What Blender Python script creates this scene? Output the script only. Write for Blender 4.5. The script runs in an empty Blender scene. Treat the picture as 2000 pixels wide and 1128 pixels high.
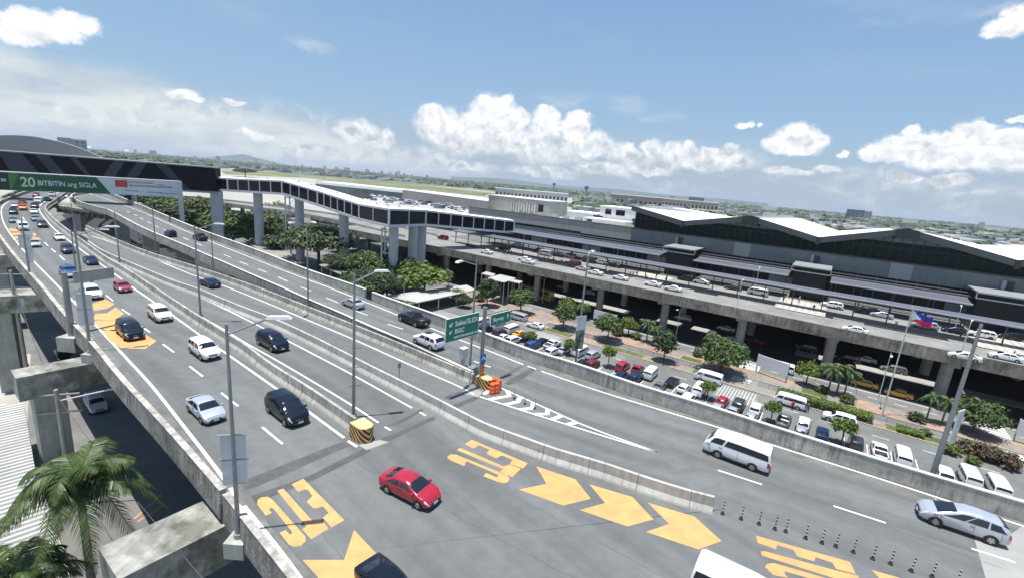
import bpy, bmesh, math, random
import numpy as np
from mathutils import Vector, Matrix
random.seed(7)
C = bpy.context.scene.collection
sc = bpy.context.scene
rad = math.radians
# ------------------------------------------------------------------ camera
HC = 18.4                                # camera height above the elevated road deck
FPX = 900.0
_p = math.atan(206 / FPX); _r = rad(4.86)
CF = np.array([0, math.cos(_p), -math.sin(_p)])
_R0 = np.array([1., 0, 0]); _U0 = np.array([0, math.sin(_p), math.cos(_p)])
CR = math.cos(_r) * _R0 + math.sin(_r) * _U0
CU = -math.sin(_r) * _R0 + math.cos(_r) * _U0
cam = bpy.data.cameras.new('camera'); cam.sensor_width = 36; cam.sensor_fit = 'HORIZONTAL'
cam.lens = FPX / 2000 * 36; cam.clip_start = .3; cam.clip_end = 40000
co = bpy.data.objects.new('camera', cam); C.objects.link(co)
m = Matrix.Identity(4)
for i in range(3):
    m[i][0] = CR[i]; m[i][1] = CU[i]; m[i][2] = -CF[i]
m[2][3] = HC
co.matrix_world = m
sc.camera = co
# ------------------------------------------------------------------ light
SUN_EL = rad(83.5); SHD = Vector((.85, .35, 0)).normalized()     # direction the shadows fall
sun = bpy.data.lights.new('sun', 'SUN'); sun.energy = 5.0; sun.angle = rad(.5); sun.color = (1, .965, .91)
so = bpy.data.objects.new('sun', sun); C.objects.link(so)
tosun = Vector((-SHD.x * math.cos(SUN_EL), -SHD.y * math.cos(SUN_EL), math.sin(SUN_EL)))
so.rotation_euler = tosun.to_track_quat('Z', 'Y').to_euler()
sc.view_settings.view_transform = 'Standard'; sc.view_settings.look = 'None'
sc.view_settings.exposure = 0.36; sc.view_settings.gamma = 1

def P(px, py, z=0.):
    """ground point under a traced point of the photograph, on the level z"""
    d = CF * FPX + CR * (px - 1000) - CU * (py - 564)
    t = (z - HC) / d[2]
    return Vector((d[0] * t, d[1] * t, z))
def PD(px, py, dep):
    d = CF + CR * ((px - 1000) / FPX) - CU * ((py - 564) / FPX)
    return Vector((d[0] * dep, d[1] * dep, HC + d[2] * dep))
def azel(px, py):
    d = CF * FPX + CR * (px - 1000) - CU * (py - 564)
    d = d / np.linalg.norm(d)
    return math.atan2(d[0], d[1]), math.asin(d[2])

# ------------------------------------------------------------------ sky
w = bpy.data.worlds.new('World'); sc.world = w; w.use_nodes = True
w.cycles.sampling_method = 'MANUAL'; w.cycles.sample_map_resolution = 256
nt = w.node_tree; nt.nodes.clear()
def N(t, **k):
    n = nt.nodes.new(t)
    for a, b in k.items(): setattr(n, a, b)
    return n
def lnk(a, b): nt.links.new(a, b)
def val(x, sock):
    if isinstance(x, (int, float)): sock.default_value = x
    else: lnk(x, sock)
def mth(op, a, b=None, c=None, clamp=False):
    n = N('ShaderNodeMath', operation=op); n.use_clamp = clamp
    val(a, n.inputs[0])
    if b is not None: val(b, n.inputs[1])
    if c is not None: val(c, n.inputs[2])
    return n.outputs[0]
def sstep(x, a, b):
    n = N('ShaderNodeMapRange', interpolation_type='SMOOTHSTEP')
    val(x, n.inputs['Value']); n.inputs['From Min'].default_value = a; n.inputs['From Max'].default_value = b
    return n.outputs[0]
def mixc(f, a, b):
    n = N('ShaderNodeMix', data_type='RGBA')
    val(f, n.inputs[0])
    for x, s in ((a, n.inputs[6]), (b, n.inputs[7])):
        if isinstance(x, tuple): s.default_value = (*x, 1)
        else: lnk(x, s)
    return n.outputs[2]
sky = N('ShaderNodeTexSky', sky_type='NISHITA', sun_disc=False)
sky.sun_elevation = SUN_EL; sky.sun_rotation = math.atan2(tosun.x, tosun.y); sky.altitude = 20
sky.air_density = 1.0; sky.dust_density = .9; sky.ozone_density = 2.2
geo = N('ShaderNodeTexCoord'); dirv = geo.outputs['Generated']
sep = N('ShaderNodeSeparateXYZ'); lnk(dirv, sep.inputs[0])
az = mth('ARCTAN2', sep.outputs[0], sep.outputs[1]); el = mth('ARCSINE', sep.outputs[2])
comb = N('ShaderNodeCombineXYZ'); lnk(az, comb.inputs[0]); lnk(el, comb.inputs[1])
uv = comb.outputs[0]
def noise(vec, scale, detail, rough=.55, lac=2.1):
    n = N('ShaderNodeTexNoise'); lnk(vec, n.inputs['Vector']); n.inputs['Scale'].default_value = scale
    n.inputs['Detail'].default_value = detail; n.inputs['Roughness'].default_value = rough
    n.inputs['Lacunarity'].default_value = lac
    return n
def vm(op, a, b=None, c=None):
    n = N('ShaderNodeVectorMath', operation=op)
    for x, s in ((a, n.inputs[0]), (b, n.inputs[1]), (c, n.inputs[2])):
        if x is None: continue
        if isinstance(x, tuple): s.default_value = x
        else: lnk(x, s)
    return n
# cumulus heaps: (px, py, rx, ry) of every puff as it stands in the sky
PUFFS = [(88, 58, 95, 26), (150, 52, 45, 22), (30, 75, 60, 20), (355, 181, 30, 13), (375, 190, 22, 8), (461, 200, 24, 7),
 (708, 258, 46, 26), (745, 268, 28, 24), (680, 262, 26, 24), (860, 250, 52, 36), (842, 222, 26, 18), (925, 250, 36, 40), (962, 222, 52, 38), (950, 200, 28, 14), (985, 195, 18, 10),
 (1010, 235, 28, 26), (1068, 250, 36, 40), (1075, 222, 24, 18), (1122, 252, 34, 34), (1125, 228, 22, 14), (1160, 285, 42, 26), (1215, 300, 36, 22), (985, 275, 70, 30), (1060, 290, 80, 30), (900, 278, 60, 26),
 (1275, 292, 26, 22), (1310, 302, 34, 24), (1345, 290, 20, 18), (1385, 300, 24, 14), (1425, 315, 42, 20), (1450, 322, 30, 14), (1430, 293, 14, 8), (1370, 318, 60, 18), (1270, 322, 60, 18),
 (1451, 246, 22, 7), (1483, 246, 6, 4), (1553, 275, 52, 30), (1552, 252, 28, 16), (1590, 280, 30, 20), (1515, 285, 28, 18), (1560, 298, 42, 11), (1652, 303, 13, 6),
 (1765, 280, 56, 24), (1780, 254, 26, 12), (1735, 295, 50, 20), (1830, 270, 60, 20), (1910, 262, 50, 28), (1925, 245, 26, 10), (1975, 265, 60, 22), (1700, 305, 20, 14), (1800, 305, 90, 24), (1900, 305, 110, 34), (1990, 300, 60, 40), (1770, 345, 40, 10), (1850, 350, 50, 14),
 (1985, 45, 62, 24), (1998, 22, 34, 16), (1955, 60, 36, 8), (1170, 330, 60, 14), (1060, 335, 70, 14), (900, 322, 80, 12), (1540, 338, 60, 9), (1620, 332, 30, 9), (590, 290, 44, 7), (500, 262, 40, 10), (1990, 225, 30, 8)]
warp1 = noise(uv, 9, 3, .6); warp2 = noise(uv, 34, 4, .65)
def cen(n, k):
    a = vm('SUBTRACT', n.outputs['Color'], (.5, .5, .5)).outputs[0]
    return vm('MULTIPLY', a, (k, k * .8, 0)).outputs[0]
wuv = vm('ADD', vm('ADD', uv, cen(warp1, .05)).outputs[0], cen(warp2, .026)).outputs[0]
dist = None; loc = None
for i, (x, y, rx, ry) in enumerate(PUFFS):
    a, e = azel(x, y); a2, e2 = azel(x + rx, y + rx * .085); _, e3 = azel(x, y - ry)
    ra = max(.004, abs(a2 - a)) * .98; re = max(.004, abs(e3 - e)) * .98
    v = vm('MULTIPLY_ADD', wuv, (1 / ra, 1 / re, 0), (-a / ra, -e / re, 0)).outputs[0]
    l = vm('LENGTH', v).outputs['Value']
    dist = l if dist is None else mth('MINIMUM', dist, l)
nf = noise(wuv, 42, 7, .56)
fld = mth('ADD', dist, mth('MULTIPLY', mth('SUBTRACT', nf.outputs[0], .5), .95))
cum = mth('SUBTRACT', 1.0, sstep(fld, .66, 1.2))
# light on the heaps: sunlit tops, greyer towards the bases, from the same field shifted towards the sun
suv = vm('ADD', wuv, (0.004, .014, 0)).outputs[0]
ns = noise(suv, 42, 6, .56)
relief = mth('MULTIPLY', mth('SUBTRACT', nf.outputs[0], ns.outputs[0]), 2.0)
nbig = noise(wuv, 17, 4, .6)
shade = mth('ADD', mth('ADD', mth('MULTIPLY_ADD', sstep(el, .03, .15), .62, .32), relief), mth('MULTIPLY', mth('SUBTRACT', nbig.outputs[0], .5), 1.3), clamp=True)
rim = sstep(fld, .2, 1.0)
shade = mth('MULTIPLY_ADD', rim, .12, shade, clamp=True)
cumcol = mixc(shade, (.58, .65, .72), (1.22, 1.23, 1.25))
# flat veil: large stratus bank low on the left, thin streaks high up, pale band on the horizon
sv = vm('MULTIPLY', wuv, (1, 3.4, 0)).outputs[0]
n1 = noise(sv, 5.2, 7, .58); n2 = noise(vm('MULTIPLY', uv, (1, 4.5, 0)).outputs[0], 2.2, 6, .55)
slope = mth('MULTIPLY_ADD', az, -.245, el)           # the bank's upper edge falls to the right
aL, eL = azel(0, 65); aM, eM = azel(640, 250); k_ = (eL - eM) / (aL - aM)
top = mth('MULTIPLY_ADD', az, -k_, el)
top0 = eL - k_ * aL
bank = mth('SUBTRACT', 1.0, sstep(mth('ADD', top, mth('MULTIPLY', mth('SUBTRACT', n1.outputs[0], .5), .12)), top0 - .04, top0 + .018))
bank = mth('MULTIPLY', bank, mth('SUBTRACT', 1.0, sstep(az, -.35, .05)))
bankd = mth('MULTIPLY', bank, sstep(n1.outputs[0], .18, .52))
bankc = mixc(sstep(n2.outputs[0], .36, .62), (.50, .62, .74), (.98, 1.02, 1.0))
hz = mth('SUBTRACT', 1.0, sstep(mth('ADD', el, mth('MULTIPLY', mth('SUBTRACT', n1.outputs[0], .5), .09)), .0, .155))
streak = mth('MULTIPLY', sstep(n2.outputs[0], .52, .8), .42)
# a few wisps high on the right
wis = None
for (x, y, rx, ry) in [(1735, 40, 70, 16), (1215, 205, 70, 24), (1110, 195, 60, 20), (1290, 232, 60, 12), (1960, 10, 80, 12), (600, 85, 60, 14)]:
    a, e = azel(x, y); a2, _ = azel(x + rx, y); _, e3 = azel(x, y - ry)
    ra = abs(a2 - a); re = abs(e3 - e)
    v = vm('MULTIPLY_ADD', wuv, (1 / ra, 1 / re, 0), (-a / ra, -e / re, 0)).outputs[0]
    g = mth('SUBTRACT', 1.0, sstep(vm('LENGTH', v).outputs['Value'], .1, 1.15))
    wis = g if wis is None else mth('MAXIMUM', wis, g)
wis = mth('MULTIPLY', wis, sstep(n1.outputs[0], .35, .7))
SKYS = .115
bgk = N('ShaderNodeBackground'); bgk.inputs[1].default_value = SKYS
tint = N('ShaderNodeMix', data_type='RGBA', blend_type='MULTIPLY'); tint.inputs[0].default_value = 1
lnk(sky.outputs[0], tint.inputs[6]); tint.inputs[7].default_value = (1.0, 1.0, 1.0, 1)
skyc = vm('SCALE', tint.outputs[2]); skyc.inputs['Scale'].default_value = SKYS
col = skyc.outputs[0]
# the open blue of the photograph is milky: thin high veil
el01 = sstep(el, .0, .75)
col = mixc(.72, col, mixc(sstep(el, .02, .62), (.43, .66, .92), (.20, .42, .83)))
col = mixc(streak, col, (.62, .72, .84))
col = mixc(mth('MULTIPLY', hz, .8), col, (.50, .60, .68))
col = mixc(mth('MULTIPLY', bankd, .88), col, bankc)
col = mixc(mth('MULTIPLY', wis, .75), col, (.78, .85, .92))
# low broken cloud along the whole horizon
lowm = mth('MULTIPLY', mth('SUBTRACT', 1.0, sstep(el, .05, .13)), sstep(n1.outputs[0], .44, .68))
lowc = mixc(sstep(nf.outputs[0], .4, .62), (.62, .70, .77), (1.05, 1.08, 1.1))
col = mixc(mth('MULTIPLY', lowm, .75), col, lowc)
col = mixc(mth('MULTIPLY', cum, .97), col, cumcol)
bgk.inputs[1].default_value = .70
lnk(col, bgk.inputs[0])
wo = N('ShaderNodeOutputWorld'); lnk(bgk.outputs[0], wo.inputs[0])

# ------------------------------------------------------------------ materials
MATS = {}
def _nd(mt, t, **k):
    n = mt.node_tree.nodes.new(t)
    for a, b in k.items(): setattr(n, a, b)
    return n
def mat(name, col, rough=.7, var=.12, scale=1.5, metal=0, coat=0, streak=0, joint=0, dirt=0, bump=0, island=0, spec=.5, trans=0, dcol=None, wear=0):
    if name in MATS: return MATS[name]
    mt = bpy.data.materials.new(name); mt.use_nodes = True; MATS[name] = mt
    t = mt.node_tree; b = t.nodes['Principled BSDF']; L = t.links.new
    b.inputs['Roughness'].default_value = rough; b.inputs['Metallic'].default_value = metal
    b.inputs['Coat Weight'].default_value = coat; b.inputs['Specular IOR Level'].default_value = spec
    b.inputs['Coat Roughness'].default_value = .04
    tc = _nd(mt, 'ShaderNodeTexCoord')
    n = _nd(mt, 'ShaderNodeTexNoise'); n.inputs['Scale'].default_value = scale; n.inputs['Detail'].default_value = 6
    n.inputs['Roughness'].default_value = .65
    L(tc.outputs['Object'], n.inputs['Vector'])
    mr = _nd(mt, 'ShaderNodeMapRange'); L(n.outputs[0], mr.inputs[0]); mr.inputs[1].default_value = .3; mr.inputs[2].default_value = .7
    mr.inputs[3].default_value = 1 - var; mr.inputs[4].default_value = 1 + var
    fac = mr.outputs[0]
    def mul(a, bb):
        x = _nd(mt, 'ShaderNodeMath', operation='MULTIPLY'); L(a, x.inputs[0]); L(bb, x.inputs[1]); return x.outputs[0]
    if var > .05:
        n3 = _nd(mt, 'ShaderNodeTexNoise'); n3.inputs['Scale'].default_value = scale * .13; n3.inputs['Detail'].default_value = 3
        L(tc.outputs['Object'], n3.inputs['Vector'])
        m3 = _nd(mt, 'ShaderNodeMapRange'); L(n3.outputs[0], m3.inputs[0]); m3.inputs[1].default_value = .35; m3.inputs[2].default_value = .65
        m3.inputs[3].default_value = 1 - var * .6; m3.inputs[4].default_value = 1 + var * .6
        fac = mul(fac, m3.outputs[0])
    if streak:      # run-off stains down a wall (u along, v up)
        mp = _nd(mt, 'ShaderNodeMapping'); L(tc.outputs['UV'], mp.inputs[0]); mp.inputs['Scale'].default_value = (2.6, .35, 1)
        n2 = _nd(mt, 'ShaderNodeTexNoise'); n2.inputs['Scale'].default_value = 1.0; n2.inputs['Detail'].default_value = 7; n2.inputs['Roughness'].default_value = .72
        L(mp.outputs[0], n2.inputs['Vector'])
        m2 = _nd(mt, 'ShaderNodeMapRange'); L(n2.outputs[0], m2.inputs[0]); m2.inputs[1].default_value = .36; m2.inputs[2].default_value = .56
        m2.inputs[3].default_value = 1 - streak; m2.inputs[4].default_value = 1.05
        mq = _nd(mt, 'ShaderNodeMapping'); L(tc.outputs['UV'], mq.inputs[0]); mq.inputs['Scale'].default_value = (.22, .5, 1)
        nq = _nd(mt, 'ShaderNodeTexNoise'); nq.inputs['Detail'].default_value = 4; nq.inputs['Scale'].default_value = 1; L(mq.outputs[0], nq.inputs['Vector'])
        rq = _nd(mt, 'ShaderNodeMapRange'); L(nq.outputs[0], rq.inputs[0]); rq.inputs[1].default_value = .36; rq.inputs[2].default_value = .58
        rq.inputs[3].default_value = .15; rq.inputs[4].default_value = 1
        xq = _nd(mt, 'ShaderNodeMix', data_type='FLOAT'); L(rq.outputs[0], xq.inputs[0]); xq.inputs[2].default_value = .97; L(m2.outputs[0], xq.inputs[3])
        fac = mul(fac, xq.outputs[0])
    if wear:        # wheel tracks and oil along a lane (v across)
        mp = _nd(mt, 'ShaderNodeMapping'); L(tc.outputs['UV'], mp.inputs[0]); mp.inputs['Scale'].default_value = (.035, .55, 1)
        n2 = _nd(mt, 'ShaderNodeTexNoise'); n2.inputs['Scale'].default_value = 1.0; n2.inputs['Detail'].default_value = 5
        L(mp.outputs[0], n2.inputs['Vector'])
        m2 = _nd(mt, 'ShaderNodeMapRange'); L(n2.outputs[0], m2.inputs[0]); m2.inputs[1].default_value = .35; m2.inputs[2].default_value = .65
        m2.inputs[3].default_value = 1 - wear; m2.inputs[4].default_value = 1 + wear
        fac = mul(fac, m2.outputs[0])
    if joint:
        sp = _nd(mt, 'ShaderNodeSeparateXYZ'); L(tc.outputs['UV'], sp.inputs[0])
        a = _nd(mt, 'ShaderNodeMath', operation='FRACT'); d = _nd(mt, 'ShaderNodeMath', operation='DIVIDE'); L(sp.outputs[0], d.inputs[0]); d.inputs[1].default_value = joint
        L(d.outputs[0], a.inputs[0])
        g = _nd(mt, 'ShaderNodeMath', operation='GREATER_THAN'); L(a.outputs[0], g.inputs[0]); g.inputs[1].default_value = .045 / joint
        m2 = _nd(mt, 'ShaderNodeMapRange'); L(g.outputs[0], m2.inputs[0]); m2.inputs[3].default_value = .35; m2.inputs[4].default_value = 1
        fac = mul(fac, m2.outputs[0])
    if island:
        g = _nd(mt, 'ShaderNodeNewGeometry'); m2 = _nd(mt, 'ShaderNodeMapRange'); L(g.outputs['Random Per Island'], m2.inputs[0])
        m2.inputs[3].default_value = 1 - island; m2.inputs[4].default_value = 1 + island; fac = mul(fac, m2.outputs[0])
    base = _nd(mt, 'ShaderNodeRGB'); base.outputs[0].default_value = (*col, 1); bcol = base.outputs[0]
    if dcol:
        n4 = _nd(mt, 'ShaderNodeTexNoise'); n4.inputs['Scale'].default_value = dirt or .4; n4.inputs['Detail'].default_value = 5; L(tc.outputs['Object'], n4.inputs['Vector'])
        m4 = _nd(mt, 'ShaderNodeMapRange'); L(n4.outputs[0], m4.inputs[0]); m4.inputs[1].default_value = .45; m4.inputs[2].default_value = .6
        mx = _nd(mt, 'ShaderNodeMix', data_type='RGBA'); L(m4.outputs[0], mx.inputs[0]); L(bcol, mx.inputs[6]); mx.inputs[7].default_value = (*dcol, 1); bcol = mx.outputs[2]
    vs = _nd(mt, 'ShaderNodeVectorMath', operation='SCALE'); L(bcol, vs.inputs[0]); L(fac, vs.inputs['Scale'])
    L(vs.outputs[0], b.inputs['Base Color'])
    if bump:
        bp = _nd(mt, 'ShaderNodeBump'); bp.inputs['Strength'].default_value = bump; bp.inputs['Distance'].default_value = .05
        L(n.outputs[0], bp.inputs['Height']); L(bp.outputs[0], b.inputs['Normal'])
    if trans:
        tr = _nd(mt, 'ShaderNodeBsdfTranslucent'); L(vs.outputs[0], tr.inputs[0])
        ms = _nd(mt, 'ShaderNodeMixShader'); ms.inputs[0].default_value = trans
        L(b.outputs[0], ms.inputs[1]); L(tr.outputs[0], ms.inputs[2]); L(ms.outputs[0], t.nodes['Material Output'].inputs[0])
    return mt
asph = mat('asphalt', (.134, .140, .135), .85, .12, .9, wear=.17, bump=.1)
asph_c = mat('concrete_pavement', (.30, .30, .28), .85, .08, .6, wear=.05)
asph_d = mat('asphalt_patch', (.085, .088, .086), .85, .22, 1.6)
asph_g = mat('asphalt_street', (.145, .148, .142), .88, .14, .5, dcol=(.19, .185, .17), dirt=.12)
conc = mat('parapet_concrete', (.44, .425, .38), .9, .22, 1.3, streak=.62, bump=.3)
concj = mat('barrier_concrete', (.47, .46, .42), .9, .14, 1.6, streak=.30, joint=3.2, bump=.3)
conc_d = mat('grimy_concrete', (.25, .24, .22), .95, .5, 5, streak=.7, bump=.6)
conc_t = mat('concrete_coping', (.62, .60, .53), .9, .14, 1.5)
conc_p = mat('pier_concrete', (.36, .36, .33), .9, .20, .5, streak=.3)
conc_b = mat('weathered_beam_concrete', (.40, .395, .345), .92, .38, .8, dcol=(.17, .17, .135), dirt=.55, streak=.35, bump=.4)
white = mat('road_paint_white', (.78, .78, .76), .6, .10, 2)
yellow = mat('road_paint_orange', (.70, .345, .125), .7, .10, 1.2, dcol=(.60, .31, .125), dirt=.9)
steel = mat('galvanised_steel', (.27, .285, .29), .5, .12, 3, metal=.35)
steel_w = mat('pale_painted_steel', (.58, .59, .59), .5, .05, 3)
black = mat('black_plastic', (.02, .02, .022), .5, .05, 3)
rubber = mat('tyre_rubber', (.02, .02, .02), .8, .05, 3)
glass = mat('dark_glass', (.012, .016, .022), .06, .0, 1, spec=.8)
glass_t = mat('tinted_bridge_glass', (.008, .010, .018), .2, .25, .25, spec=.25)
rimm = mat('alloy', (.45, .46, .48), .3, .02, 3, metal=.8)
leaf_m = mat('leaves', (.070, .112, .024), .6, .35, .5, island=.45, trans=.2)
leaf_b = mat('bright_leaves', (.125, .185, .026), .6, .3, .6, island=.4, trans=.25)
leaf_d = mat('dark_leaves', (.046, .078, .022), .6, .35, .6, island=.45, trans=.2)
leaf_p = mat('palm_leaves', (.075, .115, .03), .5, .3, .6, island=.5, trans=.15)
leaf_r = mat('brown_leaves', (.12, .085, .045), .7, .3, .6, island=.4, trans=.2)
bark = mat('bark', (.12, .095, .07), .9, .25, 3)
bark_p = mat('palm_bark', (.20, .18, .15), .9, .25, 3)
# ------------------------------------------------------------------ mesh helpers
class MB:
    def __init__(s): s.v = []; s.f = []; s.mi = []; s.uv = []; s.m = 0
    def face(s, pts, uv=None):
        k = len(s.v); s.v += [tuple(p) for p in pts]; s.f.append(tuple(range(k, k + len(pts)))); s.mi.append(s.m)
        s.uv.append(uv if uv else [(p[0], p[1]) for p in pts])
    def box(s, c, d, rz=0, ex=None):
        """box centred c, full size d, turned rz; ex = top scale"""
        cx, cy, cz = c; hx, hy, hz = d[0] / 2, d[1] / 2, d[2] / 2
        ca, sa = math.cos(rz), math.sin(rz); q = []
        for z in (-1, 1):
            e = ex if (ex and z > 0) else 1
            for x, y in ((-1, -1), (1, -1), (1, 1), (-1, 1)):
                X, Y = x * hx * e, y * hy * e
                q.append((cx + X * ca - Y * sa, cy + X * sa + Y * ca, cz + z * hz))
        dd = (d[0], d[1], d[0], d[1])
        s.face([q[3], q[2], q[1], q[0]]); s.face([q[4], q[5], q[6], q[7]])
        for i in range(4):
            j = (i + 1) % 4; s.face([q[i], q[j], q[4 + j], q[4 + i]], [(0, 0), (dd[i], 0), (dd[i], d[2]), (0, d[2])])
    def prism(s, poly, z0, z1):
        """vertical prism over an xy polygon"""
        n = len(poly); a = sum(poly[i][0] * poly[(i + 1) % n][1] - poly[(i + 1) % n][0] * poly[i][1] for i in range(n))
        if a < 0: poly = poly[::-1]
        s.face([(p[0], p[1], z1) for p in poly]); s.face([(p[0], p[1], z0) for p in poly[::-1]])
        u = 0
        for i in range(n):
            p, q = poly[i], poly[(i + 1) % n]; l = math.hypot(q[0] - p[0], q[1] - p[1])
            s.face([(p[0], p[1], z0), (q[0], q[1], z0), (q[0], q[1], z1), (p[0], p[1], z1)], [(u, z0), (u + l, z0), (u + l, z1), (u, z1)]); u += l
    def tube(s, pts, r, n=8, r2=None, cap=True):
        pts = [Vector(p) for p in pts]; rings = []; m_ = len(pts)
        for i, p in enumerate(pts):
            d = (pts[min(i + 1, m_ - 1)] - pts[max(i - 1, 0)]).normalized()
            a = d.cross(Vector((0, 0, 1)));
            if a.length < .05: a = d.cross(Vector((1, 0, 0)))
            a.normalize(); b = a.cross(d)
            R_ = r if r2 is None else r + (r2 - r) * i / (m_ - 1)
            rings.append([p + (a * math.cos(t) + b * math.sin(t)) * R_ for t in [2 * math.pi * k / n for k in range(n)]])
        for i in range(m_ - 1):
            for k in range(n):
                j = (k + 1) % n; s.face([rings[i][k], rings[i + 1][k], rings[i + 1][j], rings[i][j]])
        if cap: s.face(rings[0]); s.face(rings[-1][::-1])
    def loft(s, rings, close=False, us=None):
        """rings: lists of equal length; makes quads; uv = (us[i], cumulative)"""
        n = len(rings[0])
        for i in range(len(rings) - 1):
            cu = 0
            for k in range(n if close else n - 1):
                j = (k + 1) % n
                l = (Vector(rings[i][k]) - Vector(rings[i][j])).length
                u0, u1 = (us[i], us[i + 1]) if us else (i, i + 1)
                s.face([rings[i][k], rings[i + 1][k], rings[i + 1][j], rings[i][j]], [(u0, cu), (u1, cu), (u1, cu + l), (u0, cu + l)]); cu += l
    def build(s, name, mats, parent=None, smooth=False, merge=False):
        me = bpy.data.meshes.new(name); me.from_pydata(s.v, [], s.f)
        if not isinstance(mats, (list, tuple)): mats = [mats]
        for x in mats: me.materials.append(x)
        me.polygons.foreach_set('material_index', s.mi)
        ul = me.uv_layers.new(name='UVMap'); ul.data.foreach_set('uv', [c for f in s.uv for p in f for c in p])
        if merge:
            b = bmesh.new(); b.from_mesh(me); bmesh.ops.remove_doubles(b, verts=b.verts, dist=.0005); b.to_mesh(me); b.free()
        if smooth: me.polygons.foreach_set('use_smooth', [True] * len(me.polygons))
        me.update()
        o = bpy.data.objects.new(name, me); C.objects.link(o)
        if parent: o.parent = parent
        return o
def tag(o, label=None, cat=None, group=None, kind=None):
    if label: o['label'] = label
    if cat: o['category'] = cat
    if group: o['group'] = group
    if kind: o['kind'] = kind
    return o
def empty(name, loc=(0, 0, 0), rz=0, label=None, cat=None, group=None):
    o = bpy.data.objects.new(name, None); C.objects.link(o); o.location = loc; o.rotation_euler = (0, 0, rz); o.empty_display_size = .3
    return tag(o, label, cat, group)
def inst(me, name, parent, loc=(0, 0, 0), rot=(0, 0, 0), scale=None, paint=None):
    o = bpy.data.objects.new(name, me); C.objects.link(o); o.parent = parent; o.location = loc; o.rotation_euler = rot
    if scale: o.scale = scale
    if paint: o.material_slots[0].link = 'OBJECT'; o.material_slots[0].material = paint
    return o
def proto(mb, name, mats, smooth=False, merge=False):
    o = mb.build(name, mats, None, smooth, merge); me = o.data; bpy.data.objects.remove(o); return me
def struct(mb, name, m_, kind='structure'): return tag(mb.build(name, m_), kind=kind)
def resamp(pts, n=None, step=None):
    pts = [Vector(p) for p in pts]; d = [0]
    for a, b in zip(pts, pts[1:]): d.append(d[-1] + (b - a).length)
    if step: n = max(2, int(d[-1] / step) + 1)
    out = []; us = []
    for i in range(n):
        t = d[-1] * i / (n - 1); k = 0
        while k < len(d) - 2 and d[k + 1] < t: k += 1
        f = (t - d[k]) / max(1e-9, d[k + 1] - d[k]); out.append(pts[k].lerp(pts[k + 1], f)); us.append(t)
    return out, us
def smoothpl(pts, it=2):
    pts = [Vector(p) for p in pts]
    for _ in range(it):
        q = [pts[0]]
        for a, b in zip(pts, pts[1:]): q += [a.lerp(b, .25), a.lerp(b, .75)]
        q.append(pts[-1]); pts = q
    return pts
def line(pxs, z=0., step=1.5, sm=2):
    p = [P(x, y, z) for x, y in pxs]
    return resamp(smoothpl(p, sm) if sm else p, step=step)
def offs(pts, d):
    """offset to the left of travel by d in plan"""
    out = []
    for i, p in enumerate(pts):
        t = pts[min(i + 1, len(pts) - 1)] - pts[max(i - 1, 0)]; t.z = 0; t.normalize()
        out.append(Vector((p.x - t.y * d, p.y + t.x * d, p.z)))
    return out
def text_mesh(s, size, name, m_, parent, loc, rot, align='LEFT', bold=0.0):
    cu = bpy.data.curves.new(name, 'FONT'); cu.body = s; cu.size = size; cu.align_x = align; cu.extrude = .006; cu.offset = bold
    o = bpy.data.objects.new(name, cu); C.objects.link(o); bpy.context.view_layer.update()
    me = bpy.data.meshes.new_from_object(o.evaluated_get(bpy.context.evaluated_depsgraph_get())); bpy.data.objects.remove(o)
    me.materials.clear(); me.materials.append(m_)
    o = bpy.data.objects.new(name, me); C.objects.link(o); o.parent = parent; o.location = loc; o.rotation_euler = rot
    return o
# terminal frame: s along the departures deck, S away from the camera, z up
_a = P(1048.5, 520.7, -3.5); _b = P(1846, 681.4, -3.5)
TT = (_b - _a); TT.z = 0; TT.normalize(); NN = Vector((-TT.y, TT.x, 0))
O0 = Vector((_a.x, _a.y, 0)); TA = math.atan2(TT.y, TT.x)
def W(s, S, z=0): return O0 + TT * s + NN * S + Vector((0, 0, z))
def tbox(mb, s0, s1, S0, S1, z0, z1): c = W((s0 + s1) / 2, (S0 + S1) / 2, (z0 + z1) / 2); mb.box(c, (s1 - s0, S1 - S0, z1 - z0), TA)
GZ = -14.5; DZ = -4.5

# ------------------------------------------------------------------ ground
mb = MB(); n_ = 1
mb.face([(-14000, -1500, GZ - .3), (14000, -1500, GZ - .3), (14000, 14500, GZ - .3), (-14000, 14500, GZ - .3)])
struct(mb, 'ground', mat('far_ground', (.17, .185, .12), .95, .3, .004, dcol=(.24, .23, .19), dirt=.0016))
mb = MB(); mb.face([W(-260, -140, GZ), W(260, -140, GZ), W(260, 60, GZ), W(-260, 60, GZ)])
struct(mb, 'street', asph_g)
# ------------------------------------------------------------------ elevated expressway: edges traced once, from far to near
A_L = [(170, 352), (110, 360), (52, 372), (25, 383), (0, 392), (-16, 404), (-20, 425), (2, 460), (30, 496), (57, 526), (88.7, 560), (127.7, 608), (150.7, 631), (190.8, 672), (238.7, 732), (291.8, 787), (339.7, 837), (408.7, 914), (462.3, 975), (482.8, 1003), (528.7, 1058), (574.7, 1115), (660, 1225), (760, 1360)]
AB = [(200, 354), (150, 364), (126.6, 376), (111, 388), (92, 398), (87, 407), (99.3, 421.3), (113.5, 433.7), (141.8, 455), (177.3, 479.8), (214.5, 506.4), (235.5, 516.5), (285, 548.4), (328, 577), (380, 611), (445.6, 650.7), (479.3, 670.2), (522, 705), (600, 752), (640, 779), (695, 816)]
BC = [(172, 470), (195, 487), (250, 510), (300, 531), (341.8, 548.4), (380, 560), (424, 578), (480, 601), (527, 617), (595, 647.5), (679.6, 689.7), (712, 707), (825, 762.5), (902, 802.5), (940, 822.5), (982.5, 838.8), (1032.5, 856), (1080, 873.8), (1185, 903.8), (1242, 923.8), (1332, 952.5), (1396, 968.8)]
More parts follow.
